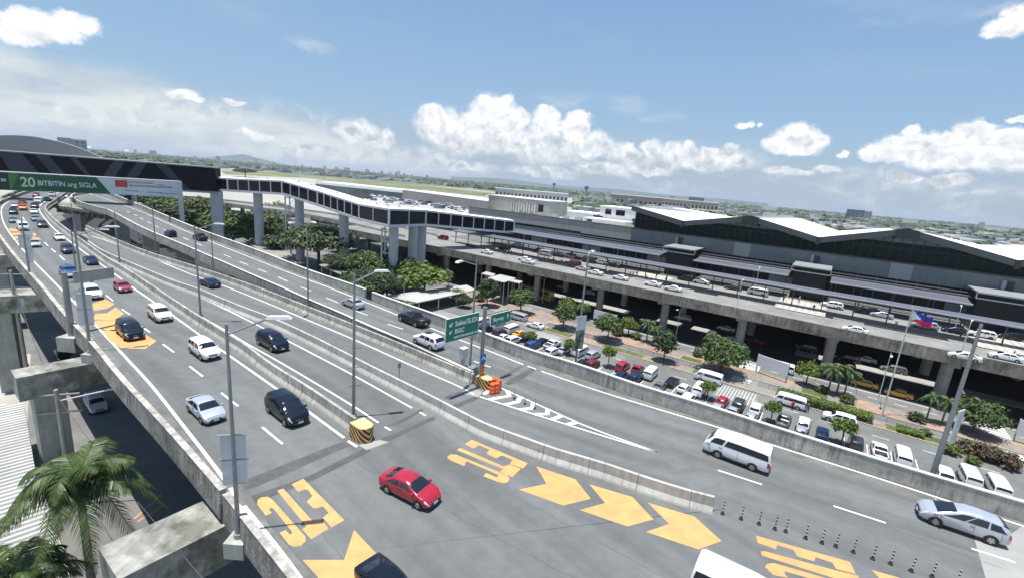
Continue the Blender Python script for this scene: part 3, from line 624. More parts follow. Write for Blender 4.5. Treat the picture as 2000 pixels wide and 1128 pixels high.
def vehicle_meshes(K):
    if K in VP: return VP[K]
    S, d = car_fn(K); L = d['L']; r = d['r']; out = {}
    ts = sorted(set([round(i / 34, 4) for i in range(35)] + [p[0] for p in d['zt']] + [.04, .96, .01, .99]))
    vs = [0, 1, 1.5, 2, 2.5, 3, 3.5, 4, 4.5, 5, 5.5, 6, 6.5, 7]
    mb = MB(); R_ = []
    for t in ts:
        row = [S(t, v) for v in vs]; R_.append([tuple(p) for p in row] + [(p.x, -p.y, p.z) for p in row[-2:0:-1]])
    mb.loft(R_, True); mb.face(R_[0]); mb.face(R_[-1][::-1])
    for f in range(len(mb.f)): pass
    xf, xr = L * .315, -L * .295
    if K == 'van': xf, xr = L * .25, -L * .27
    if K == 'pickup': xr = -L * .27; xf = L * .33
    mb.m = 1; wy = d['W'] / 2
    for x in (xf, xr):
        for sd in (-1, 1):
            y = sd * (wy + .006); ring = [(x + (r + .055) * math.cos(a), y, max(d['z0'] - .04, r + (r + .055) * math.sin(a))) for a in [2 * math.pi * i / 20 for i in range(20)]]
            mb.face(ring[::(1 if sd < 0 else -1)])
    # lower dark trim, grille and bumper opening
    mb.box((L / 2 - .06, 0, d['z0'] + .14), (.16, d['W'] * .60, .16)); zf = interp(d['zt'], .985)
    mb.box((L / 2 - .03, 0, min(.62, zf - .12) if K != 'suv' else .72), (.10, d['W'] * .42, .12))
    mb.box((-L / 2 + .04, 0, d['z0'] + .12), (.12, d['W'] * .62, .14))
    if K in ('suv', 'pickup', 'van'):
        for sd in (-1, 1): mb.box((0, sd * (wy - .02), d['z0'] + .07), (L * .38, .08, .1))
    if K == 'pickup': mb.box((-L / 2 + L * .165, 0, 1.075), (L * .30, d['W'] * .80, .11))
    a0, a1 = d['sb']
    seams = [a1 + .02, a0 + (a1 - a0) * .47] + ([a0 + .05] if K not in ('pickup',) else []) if K != 'van' else [.885, .70, .46]
    for ts_ in seams:
        for sd in (1, -1):
            q = car_patch(S, lambda f, ts_=ts_: (ts_ - .0022, ts_ + .0022), 1.9, 4.05, sd, 1, 6, .004); k0 = len(mb.v)
            mb.v += q.v; mb.f += [tuple(i + k0 for i in f) for f in q.f]; mb.mi += [1] * len(q.f); mb.uv += q.uv
    tc_ = interp(d['zt'], d['wsh'][1] + .02)
    for sd in (1, -1):      # sill line
        q = car_patch(S, lambda f: (.12, .86), 1.55, 1.95, sd, 6, 1, .004); k0 = len(mb.v)
        mb.v += q.v; mb.f += [tuple(i + k0 for i in f) for f in q.f]; mb.mi += [1] * len(q.f); mb.uv += q.uv
        for hx in seams[:2]:
            x_ = hx * L - L / 2 + (.12 if K != 'van' else .15); p = S(min(.95, (x_ + L / 2) / L), 3.7); mb.m = 1; mb.box((x_, sd * (p.y + .01), p.z), (.2, .03, .035))
    out['body'] = proto(mb, 'body', [PAINT['white'], black], smooth=True, merge=True)
    # creases stay crisp enough with an angle limit
    g = []
    a0, a1 = d['sb']; b0, b1 = d['st']; nm = 3 if K in ('suv', 'mpv', 'minivan', 'van') else 2
    cuts = {2: [0, .47, 1], 3: [0, .27, .62, 1]}[nm]
    if K == 'van': cuts = [0, .76, 1]
    if K == 'pickup': cuts = [0, .4, 1]
    for i in range(len(cuts) - 1):
        for sd in (1, -1):
            c0, c1 = cuts[i] + (.018 if i else 0), cuts[i + 1] - (.018 if i < len(cuts) - 2 else 0)
            tf = lambda f, c0=c0, c1=c1: ((a0 + (b0 - a0) * f) + ((a1 + (b1 - a1) * f) - (a0 + (b0 - a0) * f)) * c0, (a0 + (b0 - a0) * f) + ((a1 + (b1 - a1) * f) - (a0 + (b0 - a0) * f)) * c1)
            q = car_patch(S, tf, 4.1 if K != 'van' else 4.14, 4.86 if K != 'van' else 4.72, sd); g.append(proto(q, 'side_window', glass, True))
    out['side_window'] = g
    vl = 5.18
    out['windshield'] = proto(top_patch(S, d['wsh'][0], d['wsh'][1], vl), 'windshield', glass, True)
    out['rear_window'] = proto(top_patch(S, d['rear'][0], d['rear'][1], vl), 'rear_window', glass, True)
    def cyl(r_, w_, n=20, hub=0):
        mb = MB(); A = [(r_ * math.cos(2 * math.pi * i / n), r_ * math.sin(2 * math.pi * i / n)) for i in range(n)]; rb = r_ * .93
        rings = [[(x * rb / r_, -w_ / 2, z * rb / r_) for x, z in A], [(x, -w_ / 2 + .03, z) for x, z in A], [(x, w_ / 2 - .03, z) for x, z in A], [(x * rb / r_, w_ / 2, z * rb / r_) for x, z in A]]
        mb.loft(rings, True); mb.face(rings[0][::-1]); mb.face(rings[-1]); return mb
    out['tyre'] = proto(cyl(r, .22), 'tyre', rubber)
    mb = MB(); mb2 = cyl(r * .62, .235); mb.v, mb.f, mb.mi, mb.uv = mb2.v, mb2.f, mb2.mi, mb2.uv
    mb.m = 1
    for k in range(5):
        a = 2 * math.pi * k / 5; a2 = a + .5
        for sd in (-1, 1):
            y = sd * .1215; q = [(r * .2 * math.cos(a + .28), y, r * .2 * math.sin(a + .28)), (r * .54 * math.cos(a + .05), y, r * .54 * math.sin(a + .05)), (r * .54 * math.cos(a + .55), y, r * .54 * math.sin(a + .55))]
            mb.face(q)
    out['rim'] = proto(mb, 'rim', [rimm, black])
    out['wheels'] = [(xf, wy - .10, r), (xf, -wy + .10, r), (xr, wy - .10, r), (xr, -wy + .10, r)]
    # lamps
    zf = min(interp(d['zt'], .95) - .16, .78) if K != 'van' else .82
    zr = .92 if K in ('sedan',) else (1.05 if K != 'van' else .95)
    def lamp(t, v0, v1, dt, m_, nm, sd):
        tf = lambda f: (t, t + dt); return proto(car_patch(S, tf, v0, v1, sd, 3, 3, .014), nm, m_, True)
    out['headlight'] = [lamp(.925, 3.55, 4.6, .068, lampw, 'headlight', sd) for sd in (1, -1)]
    hi = {'sedan': (3.3, 4.3), 'pickup': (3.2, 4.3), 'van': (2.9, 4.0)}.get(K, (3.2, 4.35))
    out['taillight'] = [lamp(.001, hi[0], hi[1], .035, lampr, 'taillight', sd) for sd in (1, -1)]
    mb = MB(); mb.box((0, 0, 0), (.02, .40, .14)); out['plate'] = proto(mb, 'number_plate', platem)
    mb = MB(); mb.box((0, 0, 0), (.14, .20, .13)); out['mirror'] = proto(mb, 'mirror', PAINT['white'])
    out['mpos'] = ((d['wsh'][1] - .045) * L - L / 2, wy * .965 + .09, d['belt'] + .04)
    VP[K] = out; return out
KN = {'sedan': 'sedan', 'hatch': 'hatchback', 'suv': 'suv', 'mpv': 'minivan', 'minivan': 'minivan', 'van': 'passenger_van', 'pickup': 'pickup_truck'}
KC = {'sedan': 'car', 'hatch': 'car', 'suv': 'car', 'mpv': 'minivan', 'minivan': 'minivan', 'van': 'van', 'pickup': 'pickup truck'}
def vehicle(K, loc, rz, col, label, group, lod=2, sc_=1.0, name=None, extra=None):
    M_ = vehicle_meshes(K); d = KIND[K]; L = d['L']; pt = PAINT[col]
    t = empty(name or KN[K], loc, rz, label, 'taxi' if name == 'taxi' else KC[K], group); t.scale = (sc_,) * 3
    inst(M_['body'], 'body', t, paint=pt)
    inst(M_['windshield'], 'windshield', t); inst(M_['rear_window'], 'rear_window', t)
    for g in M_['side_window']: inst(g, 'side_window', t)
    for (x, y, z) in M_['wheels']:
        wh = inst(M_['tyre'], 'wheel', t, (x, y, z))
        if lod >= 1: inst(M_['rim'], 'rim', wh)
    if lod >= 1:
        for g in M_['headlight']: inst(g, 'headlight', t)
        for g in M_['taillight']: inst(g, 'taillight', t)
    if lod >= 2:
        inst(M_['plate'], 'number_plate', t, (L / 2 + .03, 0, d['z0'] + .22)); inst(M_['plate'], 'number_plate', t, (-L / 2 - .025, 0, .66 if K != 'van' else .6))
        x, y, z = M_['mpos']
        for sd in (-1, 1): inst(M_['mirror'], 'mirror', t, (x, sd * y, z), paint=pt)
    if extra: extra(t, d)
    return t
def heading(p, line_, sign=1):
    k = min(range(len(line_)), key=lambda i: (line_[i].xy - p.xy).length); k = max(1, min(len(line_) - 2, k))
    v = line_[k + 1] - line_[k - 1]; return math.atan2(v.y, v.x) + (0 if sign > 0 else math.pi)
def putcar(px, py, K, col, label, group, z=0., line_=None, sign=1, rz=None, lod=2, sc_=None, **k):
    if sc_ is None: sc_ = {'mpv': .92, 'pickup': .92, 'van': .90}.get(K, .87) if z == 0 else 1.
    p = P(px, py, z + (.75 if K != 'van' else .95) * sc_); p.z = z
    if rz is None: rz = heading(p, line_, sign)
    return vehicle(K, p, rz, col, label, group, lod, sc_, **k)
G1 = 'cars coming down the left carriageway'
for (x, y, K, c, lb, ld) in [
 (401, 793, 'sedan', 'silver_blue', 'silver blue sedan in the left lane nearest the foreground, beside a dark van', 2),
 (560, 795, 'mpv', 'black', 'dark blue-black minivan beside the concrete barrier, nearest the striped cushion', 2),
 (399, 680, 'suv', 'white', 'small plain white suv behind the dark minivan, close to the barrier', 2),
 (312, 611, 'suv', 'pearl', 'pearl white suv with dark windshield following the small white suv', 2),
 (253, 642, 'mpv', 'black', 'navy minivan driving over the orange arrow in the outer lane', 2),
 (179, 570, 'suv', 'white', 'white suv behind the navy minivan, seen past the lamp post banners', 2),
 (239, 558, 'hatch', 'maroon', 'dark pink-red hatchback beside the barrier', 2),
 (134, 530, 'suv', 'blue', 'blue suv half hidden by the back of the overhead road sign', 1),
 (177, 507, 'sedan', 'navy', 'dark sedan beside the barrier, hidden behind the cantilever sign panel', 1),
 (132, 486, 'suv', 'navy', 'dark blue suv right behind the white sedan in the far left carriageway', 1),
 (115, 462, 'sedan', 'white', 'white sedan where the left carriageway starts to bend', 1),
 (83, 438, 'suv', 'darkgrey', 'black suv at the bend beside the barrier', 1),
 (69, 426, 'sedan', 'teal', 'grey green sedan at the bend behind the black suv', 0),
 (44, 441, 'van', 'white', 'white van on the orange letters at the bend', 0),
 (67, 474, 'sedan', 'silver', 'silver sedan beside the lamp post at the bend', 0),
 (26, 429, 'sedan', 'teal', 'teal sedan at the outer side of the bend', 0),
 (26, 413, 'suv', 'navy', 'dark suv in the outer lane of the distant queue', 0),
 (29, 400, 'sedan', 'silver', 'pale sedan in the distant queue at the outer side', 0),
 (45, 405, 'mpv', 'orange', 'orange minivan in the middle of the distant queue', 0),
 (44, 394, 'sedan', 'darkred', 'dark red sedan in the distant queue', 0),
 (66, 412, 'sedan', 'white', 'white sedan low in the distant queue next to the barrier', 0),
 (68, 402, 'suv', 'black', 'black suv in the distant queue next to the barrier', 0),
 (75, 391, 'van', 'white', 'white van in the distant queue', 0),
 (92, 388, 'sedan', 'teal', 'dull green sedan in the distant queue against the barrier', 0),
 (71, 381, 'suv', 'darkred', 'dark red suv under the green billboard', 0),
 (102, 379, 'van', 'white', 'white van under the green billboard', 0)]:
    putcar(x, y, K, c, lb, G1, 0, eAL if x < 60 else eAB + [P(760, 850), P(900, 940)], 1, lod=ld)
d0, d1 = P(753, 956), P(814.5, 988); hr = math.atan2(d1.y - d0.y, d1.x - d0.x)
putcar(801, 946, 'sedan', 'red', 'bright red sedan alone on the open asphalt in the foreground', G1, 0, rz=hr, lod=2)
d0, d1 = P(1047, 910), P(1409, 1055)
putcar(762, 1146, 'sedan', 'black', 'black sedan cut off by the bottom edge, over the orange arrow', G1, 0, rz=math.atan2((P(735, 1120) - P(480, 850)).y, (P(735, 1120) - P(480, 850)).x), lod=2)
putcar(1452, 1163, 'van', 'white', 'white passenger van cut off by the bottom edge, below the orange arrows', G1, 0, rz=math.atan2((P(1500, 1128) - P(1360, 1060)).y, (P(1500, 1128) - P(1360, 1060)).x), lod=2)
G2 = 'cars on the middle ramps'
putcar(532, 664, 'mpv', 'black', 'black minivan alone on the middle ramp in front of the curved barrier', G2, 0, dense(BC, 1), 1)
putcar(410, 550, 'sedan', 'navy', 'navy sedan alone between the curved barrier and the stained barrier', G2, 0, eCD, -1)
G3 = 'vehicles on the right carriageway driving away'
def sunroof(t, d):
    mb = MB(); mb.box((-.1, 0, 0), (.95, .9, .02)); o = mb.build('sunroof', glass, t); o.location = (.1, 0, 1.805)
putcar(690, 590, 'sedan', 'silver', 'silver sedan driving away behind the tall lamp post', G3, 0, eCL, -1)
putcar(808, 621, 'pickup', 'black', 'black pickup truck with open bed beside the right parapet', G3, 0, eCL, -1)
putcar(837, 664, 'suv', 'white', 'white suv with dark sunroof left of the big green sign', G3, 0, eCL, -1, extra=sunroof)
putcar(333, 456, 'suv', 'black', 'small black suv furthest away on the right carriageway', G3, 0, eCL, -1, lod=1)
putcar(391, 463, 'pickup', 'black', 'dark jeep-like pickup near the far parapet', G3, 0, eCL, -1, lod=1)
putcar(1440, 876, 'van', 'white', 'white passenger van alone in the right foreground carriageway', G3, 0, eRT, -1)
putcar(1878, 1012, 'minivan', 'silver', 'long silver minivan at the right edge of the photo', G3, 0, eRT, -1, sc_=.90)
# ---- car park below the parapet and the lane beyond it
GP = 'cars parked in the car park behind the parapet'
nose_out = TA - math.pi / 2        # nose towards the parapet
nose_in = TA + math.pi / 2
z = GZ
for (x, y, K, c, lb, ro) in [
 (941, 627, 'van', 'white', 'white van parked behind the post of the green sign', 0), (973, 634, 'van', 'white', 'boxy white van under the small green sign', 0), (1000, 641, 'van', 'white', 'white van third from the sign post with open row of windows', 0),
 (949, 641, 'suv', 'navy', 'dark suv right behind the sign post', 0), (977, 648, 'suv', 'darkgrey', 'dark grey suv between white vans below the small sign', 0),
 (984, 657, 'sedan', 'white', 'white sedan nearest the parapet below the small green sign', 1), (1003, 663, 'suv', 'white', 'white suv beside the yellow taxi', 1), (1015, 650, 'sedan', 'taxi_yellow', 'yellow taxi in the parked row beside the round bush', 0),
 (1033, 658, 'suv', 'black', 'black suv under the first round bush', 0), (1040, 673, 'suv', 'blue', 'blue suv at the left end of the parked row by the parapet', 1), (1060, 665, 'sedan', 'black', 'black sedan beside the blue suv', 0),
 (1079, 671, 'pickup', 'white', 'white pickup truck behind the second round bush', 0), (1079, 686, 'suv', 'white', 'white suv against the parapet, nose out', 1), (1101, 682, 'sedan', 'silver', 'silver sedan half under the second round bush', 0),
 (1134, 684, 'van', 'white', 'white van left of the silver blue suv', 0), (1158, 692, 'suv', 'silver_blue', 'silver blue suv behind the red suv', 0),
 (1139, 708, 'hatch', 'black', 'black hatchback at the foot of the banner lamp post', 1), (1157, 710, 'suv', 'darkred', 'dark red suv against the parapet', 1),
 (1216, 714, 'mpv', 'red', 'bright red minivan left of the car with its doors open', 0), (1246, 719, 'hatch', 'red', 'red hatchback with its lid standing open', 0), (1214, 731, 'sedan', 'navy', 'navy sedan in front of the bright red minivan', 1),
 (1242, 736, 'suv', 'navy', 'dark blue suv in front of the open red hatchback', 1), (1271, 727, 'van', 'white', 'white van on the right of the open red hatchback', 0), (1289, 752, 'sedan', 'grey', 'grey sedan against the parapet in front of a black sedan', 1),
 (1313, 743, 'sedan', 'black', 'black sedan behind the grey sedan', 0), (1336, 756, 'hatch', 'white', 'white hatchback right of the black sedan', 0), (1344, 777, 'suv', 'white', 'white suv cut by the parapet, below the white hatchback', 1),
 (1366, 759, 'van', 'white', 'white van partly behind the third round bush', 0), (1411, 781, 'hatch', 'red', 'red hatchback standing alone near the striped crossing', 0), (1400, 795, 'sedan', 'silver', 'silver sedan in front of the lone red hatchback', 1),
 (1443, 788, 'suv', 'darkgrey', 'dark grey suv beside the striped crossing', 0), (1431, 801, 'sedan', 'silver', 'silver sedan in front of the dark grey suv', 1), (1476, 797, 'suv', 'white', 'white suv on the striped side of the fourth bush', 0), (1467, 812, 'hatch', 'silver', 'silver hatchback in front of the white suv by the crossing', 1),
 (1531, 819, 'pickup', 'grey', 'dark grey pickup beside the fourth bush', 0), (1570, 826, 'suv', 'white', 'white suv behind a silver hatchback near the fifth bush', 0), (1564, 840, 'hatch', 'silver', 'silver hatchback in front of the white suv, near the fifth bush', 1), (1607, 843, 'sedan', 'navy', 'navy sedan just left of the fifth round bush', 0),
 (1672, 864, 'suv', 'darkgrey', 'dark roofed suv just right of the fifth round bush', 0), (1718, 879, 'pickup', 'white', 'white pickup truck between a dark roofed suv and a white van', 0), (1763, 890, 'van', 'white', 'white van with dark rear window, left of the grey banner pole', 0),
 (1843, 924, 'suv', 'white', 'white suv at the foot of the thick grey pole', 0), (1893, 929, 'van', 'white', 'white van right of the thick grey pole', 0), (1948, 948, 'van', 'white', 'rightmost white van of the parked row', 0)]:
    t = putcar(x, y, K, c, lb, GP, z, rz=nose_in + random.uniform(-.05, .05), lod=1, sc_=.95)
    if 'lid standing' in lb:
        mb = MB(); mb.box((-1.5, 0, 1.95), (.9, 1.3, .05)); mb.build('tailgate', PAINT['red'], t); t.children
GA = 'vehicles on the lane beside the car park'
for (x, y, K, c, lb) in [(1046, 634, 'sedan', 'white', 'white sedan driving along the lane behind the small green sign'), (1012, 617, 'van', 'silver', 'silver grey van parked along the lane under the first tree'),
 (1384, 735, 'van', 'white', 'white passenger van on the lane below the biggest median tree'), (1542, 781, 'van', 'white', 'white passenger van on the lane beside the clipped hedge'), (1640, 816, 'suv', 'white', 'white suv on the lane passing the end of the hedge')]:
    putcar(x, y, K, c, lb, GA, z, rz=TA + math.pi, lod=1, sc_=1.0)
GU = 'vehicles on the street under the departures deck'
for (x, y, K, c, lb, nm) in [(1439, 680, 'van', 'silver', 'silver van coming out of the shade beside the palms', None), (1755, 766, 'sedan', 'taxi_yellow', 'yellow taxi on the sunny edge of the street under the deck, right of the palms', 'taxi'), (1689, 747, 'sedan', 'taxi_yellow', 'yellow taxi half hidden by the three palms', 'taxi'),
 (1525, 716, 'van', 'white', 'small white van by the left end of the blank white board', None), (1655, 699, 'suv', 'black', 'black suv in the shade left of a deck column', None), (1575, 678, 'suv', 'darkgrey', 'dark suv in the shade behind a concrete island', None),
 (1477, 665, 'sedan', 'darkred', 'dark red sedan deep in the shade under the deck', None), (1418, 640, 'sedan', 'white', 'white sedan in the shade beside a concrete island', None), (1335, 620, 'mpv', 'silver', 'silver minivan in the shade behind the slim lamp post', None),
 (1425, 664, 'suv', 'white', 'white suv between two deck columns in the shade', None), (1150, 571, 'mpv', 'silver', 'silver minivan parked under the deck near the yellow bus', None), (1100, 560, 'sedan', 'silver', 'silver sedan under the deck above the yellow bus', None), (1745, 720, 'suv', 'grey', 'grey suv in the shade behind the tall lamp posts', None), (1690, 700, 'sedan', 'white', 'white sedan in the deep shade right of a deck column', None)]:
    putcar(x, y, K, c, lb, GU, z, rz=TA + math.pi, lod=1, name=nm)
GD = 'cars on the departures deck'
for (x, y, K, c, lb) in [(951, 491, 'sedan', 'white', 'white sedan furthest left on the departures deck'), (1025, 505, 'sedan', 'white', 'white sedan of the overlapping pair on the deck'), (1031, 510, 'sedan', 'white', 'white sedan in front of another on the deck edge lane'),
 (1163, 531, 'sedan', 'white', 'white sedan behind the curved deck lamp'), (1212, 541, 'sedan', 'white', 'white sedan on the deck just left of the striped crossing'), (1275, 553, 'sedan', 'white', 'left one of two white sedans in the middle of the deck'), (1315, 562, 'sedan', 'white', 'right one of two white sedans in the middle of the deck'),
 (1670, 642, 'sedan', 'white', 'white sedan alone on the deck left of the flag'), (1884, 693, 'sedan', 'white', 'white sedan at the deck edge behind the tall lamp post'), (1965, 694, 'sedan', 'white', 'white sedan at the right end of the deck'),
 (1625, 595, 'suv', 'white', 'white suv on the inner lane behind the canopy posts'), (1722, 613, 'sedan', 'silver', 'silver sedan on the inner lane behind the canopy'), (1432, 560, 'sedan', 'darkgrey', 'dark sedan on the inner lane above the white sedans'), (1805, 634, 'mpv', 'silver', 'silver minivan on the inner lane behind the flag'), (1866, 643, 'sedan', 'navy', 'navy sedan on the inner lane right of the flag'), (1978, 657, 'suv', 'black', 'black suv on the inner lane at the right edge'),
 (1065, 494, 'van', 'silver', 'silver van between the canopies at the left of the deck'), (1112, 500, 'suv', 'grey', 'grey suv with a dark glass back on the inner lane'), (1138, 523, 'sedan', 'silver', 'silver sedan stopped at the island kerb'), (1010, 478, 'sedan', 'white', 'white sedan on the inner lane under the bridge end'), (1200, 517, 'sedan', 'black', 'black sedan on the inner lane left of the striped crossing'), (985, 484, 'suv', 'black', 'black suv stopped at the island left end'), (1120, 514, 'suv', 'darkred', 'dark red suv at the island kerb'), (865, 464, 'suv', 'darkred', 'dark red suv under the bridge end between canopy posts')]:
    putcar(x, y, K, c, lb, GD, DZ, rz=TA + math.pi, lod=1)
for (x, y, K, c, lb) in [(1052, 490, 'suv', 'black', 'black suv on the inner lane left of the silver van'), (1090, 497, 'sedan', 'navy', 'navy sedan on the inner lane beside the grey suv'), (1150, 507, 'van', 'darkgrey', 'dark van on the inner lane under the inner canopy'), (1175, 512, 'suv', 'silver', 'silver suv on the inner lane right of the dark van'), (1340, 543, 'suv', 'black', 'black suv on the inner lane before the first portal house'), (1370, 549, 'sedan', 'silver', 'silver sedan on the inner lane right of the first portal house'), (1480, 569, 'van', 'silver', 'pale van on the inner lane behind the white lamp'), (1915, 652, 'suv', 'white', 'white suv on the inner lane near the third portal house'), (1690, 606, 'suv', 'black', 'black suv on the inner lane between white suv and silver sedan')]:
    putcar(x, y, K, c, lb, GD, DZ, rz=TA + math.pi, lod=0)
putcar(186, 786, 'suv', 'silver', 'silver car on the street below the left parapet', None, GZ, rz=heading(P(186, 786, GZ), eAL, 1), lod=1)
putcar(122, 690, 'sedan', 'black', 'black sedan in the shade below the left carriageway', None, GZ, rz=heading(P(122, 690, GZ), eAL, 1), lod=1)
def Q(w_):
    v = np.array([w_[0], w_[1], w_[2] - HC]); k = v @ CF
    return 1000 + FPX * (v @ CR) / k, 564 - FPX * (v @ CU) / k
def rise(base, py):
    """height at which a vertical over base reaches the traced row"""
    lo, hi = 0., 60.
    for _ in range(40):
        m_ = (lo + hi) / 2
        if Q(base + Vector((0, 0, m_)))[1] > py: lo = m_
        else: hi = m_
    return lo
def onS(px, py, S):
    d = CF * FPX + CR * (px - 1000) - CU * (py - 564); d = Vector(d); o = Vector((0, 0, HC))
    k = ((O0 - o).dot(NN) + S) / d.dot(NN); return o + d * k
# ------------------------------------------------------------------ pier caps and columns of the expressway
beam_m = conc_b
def pier_beam(px4, z1, z0, label, colpx=None):
    q = [P(x, y, z1) for x, y in px4]; c = (q[1] + q[2]) / 2; e = (q[0] + q[3]) / 2
    d = (c - e).normalized(); c2 = c + d * 16
    n = Vector((-d.y, d.x, 0)); hw = ((q[0] - q[3]).length + (q[1] - q[2]).length) / 4
    t = empty('expressway_pier', (e.x, e.y, GZ), 0, label, 'bridge pier', 'piers carrying the left carriageway')
    mb = MB(); o = Vector((e.x, e.y, 0))
    poly_ = [(p - o).to_2d() for p in (e + n * hw, c2 + n * hw, c2 - n * hw, e - n * hw)]
    mb.prism(poly_, z0 - GZ, z1 - GZ); mb.build('cap_beam', beam_m, t)
    mb = MB(); cc = d * 1.9; mb.box((cc.x, cc.y, (z0 - GZ) / 2), (2.1, hw * 1.5, z0 - GZ), math.atan2(d.y, d.x)); mb.build('column', conc_p, t)
    cc = d * 14; mb = MB(); mb.box((cc.x, cc.y, (z0 - GZ) / 2), (2.4, hw * 1.6, z0 - GZ), math.atan2(d.y, d.x)); mb.build('column', conc_p, t)
    return t, d, e
p1, d_, e_ = pier_beam([(23, 721), (186, 691), (186, 707), (28, 739)], -1.1, -3.3, 'expressway pier with weathered beam, its column beside the white corrugated roof')
pier_beam([(184, 1072), (402, 975), (446, 1022), (239, 1128)], -1.1, -3.6, 'expressway pier with a mossy beam in the bottom left foreground beside the palm')
pier_beam([(-40, 566), (72, 562), (72, 575), (-40, 580)], -1.1, -3.4, 'expressway pier at the left edge with an orange and black striped column')
pier_beam([(-40, 492), (20, 490), (20, 498), (-40, 500)], -1.1, -3.2, 'furthest expressway pier at the left edge, behind the utility pole')
# striped foot of the third column
o3 = P(26, 716, GZ); mb = MB(); rr = 1.5
for k in range(14):
    mb.m = k % 2; z0_ = 0 + k * .0; a0_ = 2 * math.pi * k / 14; a1_ = 2 * math.pi * (k + 1) / 14
    mb.face([(rr * math.cos(a0_), rr * math.sin(a0_), 0), (rr * math.cos(a1_), rr * math.sin(a1_), 0), (rr * math.cos(a1_ + .5), rr * math.sin(a1_ + .5), 1.9), (rr * math.cos(a0_ + .5), rr * math.sin(a0_ + .5), 1.9)])
mb.m = 0; mb.prism([(rr * .98 * math.cos(a), rr * .98 * math.sin(a)) for a in [k * .449 for k in range(14)]], -.1, 1.88)
om = mb.build('striped_pier_foot', [mat('orange_paint', (.62, .25, .05), .7), black]); om.location = o3; tag(om, 'orange and black striped round footing at the left edge under a pier', 'footing')
# frame carrying the far ramp over the gap, its column and the piers of the ramp
t = empty('portal_frame', P(155, 440, -6).xy.to_3d() + Vector((0, 0, GZ)), 0, 'concrete portal frame with dark girders under the far ramp, left of the dark gap', 'bridge pier')
mb = MB(); a_ = P(108, 397, -.5); b_ = P(212, 412, -.5); dd = (b_ - a_); L_ = dd.length; c = (a_ + b_) / 2 - t.location
mb.box((c.x, c.y, -GZ - 1.4), (L_, 2.2, .9), math.atan2(dd.y, dd.x)); mb.build('cap_beam', conc_b, t)
mb = MB()
for k in range(9):
    q = a_.lerp(b_, (k + .5) / 9) - t.location; mb.box((q.x + 1, q.y + 6, -GZ - 2.6), (.9, 12, 1.7), math.atan2(dd.y, dd.x))
mb.build('girder', conc_d, t)
mb = MB(); q = P(155, 415, -2.5) - t.location; mb.box((q.x, q.y, 5.8), (2.2, 2.2, 11.6), 0); mb.build('column', conc_p, t)
for k, (x, y, lb) in enumerate([(268, 450, 'narrow pier under the far ramp at the start of the dark gap'), (333, 490, 'pier under the far ramp in the middle of the dark gap'), (441, 545, 'short pier where the far ramp meets the stained barrier'), (215, 424, 'pier under the far ramp beside the portal frame')]):
    q = P(x, y - 8, -1.5); mb = MB(); dz = -1.9 - GZ
    n_ = heading(q, eCL); mb.box((0, 0, dz / 2), (1.6, 3.4, dz), n_); mb.box((0, 0, dz - .35), (2.0, 6.5, .7), n_)
    o = mb.build('ramp_pier', conc_p); ofs = Vector((-math.sin(n_), math.cos(n_), 0)) * 2.6; o.location = Vector((q.x, q.y, GZ)) + ofs; tag(o, lb, 'bridge pier', 'piers of the far ramp')
# ------------------------------------------------------------------ end cushions, sign, barrels, bollards
yel = mat('warning_yellow', (.78, .45, .14), .6, .12, 2); blk = mat('warning_black', (.03, .028, .025), .7, .1, 2)
def chevron_block(px, h, lab, w_, l_, rz, rnd=True):
    b = P(*px); t = empty('crash_cushion', b, rz, lab, 'crash cushion')
    n = 18; ring = []
    for i in range(n):
        a = -math.pi / 2 + math.pi * i / (n - 1); ring.append((l_ * .3 + math.cos(a) * w_ / 2, math.sin(a) * w_ / 2))
    ring = [(-l_ * .5, -w_ / 2)] + ring + [(-l_ * .5, w_ / 2)]
    mb = MB(); mb.prism(ring, 0, h); mb.build('cushion', yel, t)
    mb = MB(); k = 0; N_ = len(ring)
    R2 = [(x * 1.004 + .004, y * 1.012) for x, y in ring]
    u = [0]
    for a, b_ in zip(R2, R2[1:]): u.append(u[-1] + math.hypot(b_[0] - a[0], b_[1] - a[1]))
    tot = u[-1]
    def at(s):
        s = max(0, min(tot, s)); j = 0
        while j < len(u) - 2 and u[j + 1] < s: j += 1
        f = (s - u[j]) / (u[j + 1] - u[j]); return R2[j][0] + (R2[j + 1][0] - R2[j][0]) * f, R2[j][1] + (R2[j + 1][1] - R2[j][1]) * f
    pitch = .42; wd = .2; c0 = tot * .5; NS = 40
    for m_ in range(-6, 10):
        for i in range(NS):
            s0_, s1_ = tot * i / NS, tot * (i + 1) / NS
            f = lambda s: m_ * pitch + abs(s - c0) * .95 - .3
            z = [f(s0_), f(s1_), f(s1_) + wd, f(s0_) + wd]; z = [max(0.004, min(h - .004, v)) for v in z]
            if abs(z[3] - z[0]) + abs(z[2] - z[1]) < .01: continue
            p, q = at(s0_), at(s1_); mb.face([(p[0], p[1], z[0]), (q[0], q[1], z[1]), (q[0], q[1], z[2]), (p[0], p[1], z[3])])
    mb.build('chevron_stripes', blk, t); mb = MB(); mb.prism([(x * .97, y * .95) for x, y in ring], h, h + .03); mb.build('top_cover', mat('cushion_top', (.60, .46, .24), .6, .1, 2), t); return t
chevron_block((706, 853), 1.1, 'large yellow and black chevron cushion at the end of the left barrier', 1.15, 1.25, heading(P(700, 850), eAB))
chevron_block((945, 754), .95, 'yellow and black striped cushion at the foot of the green sign pole', 1.0, 1.3, heading(P(940, 748), eCD))
org = mat('orange_plastic', (.75, .11, .02), .45, .06, 2)
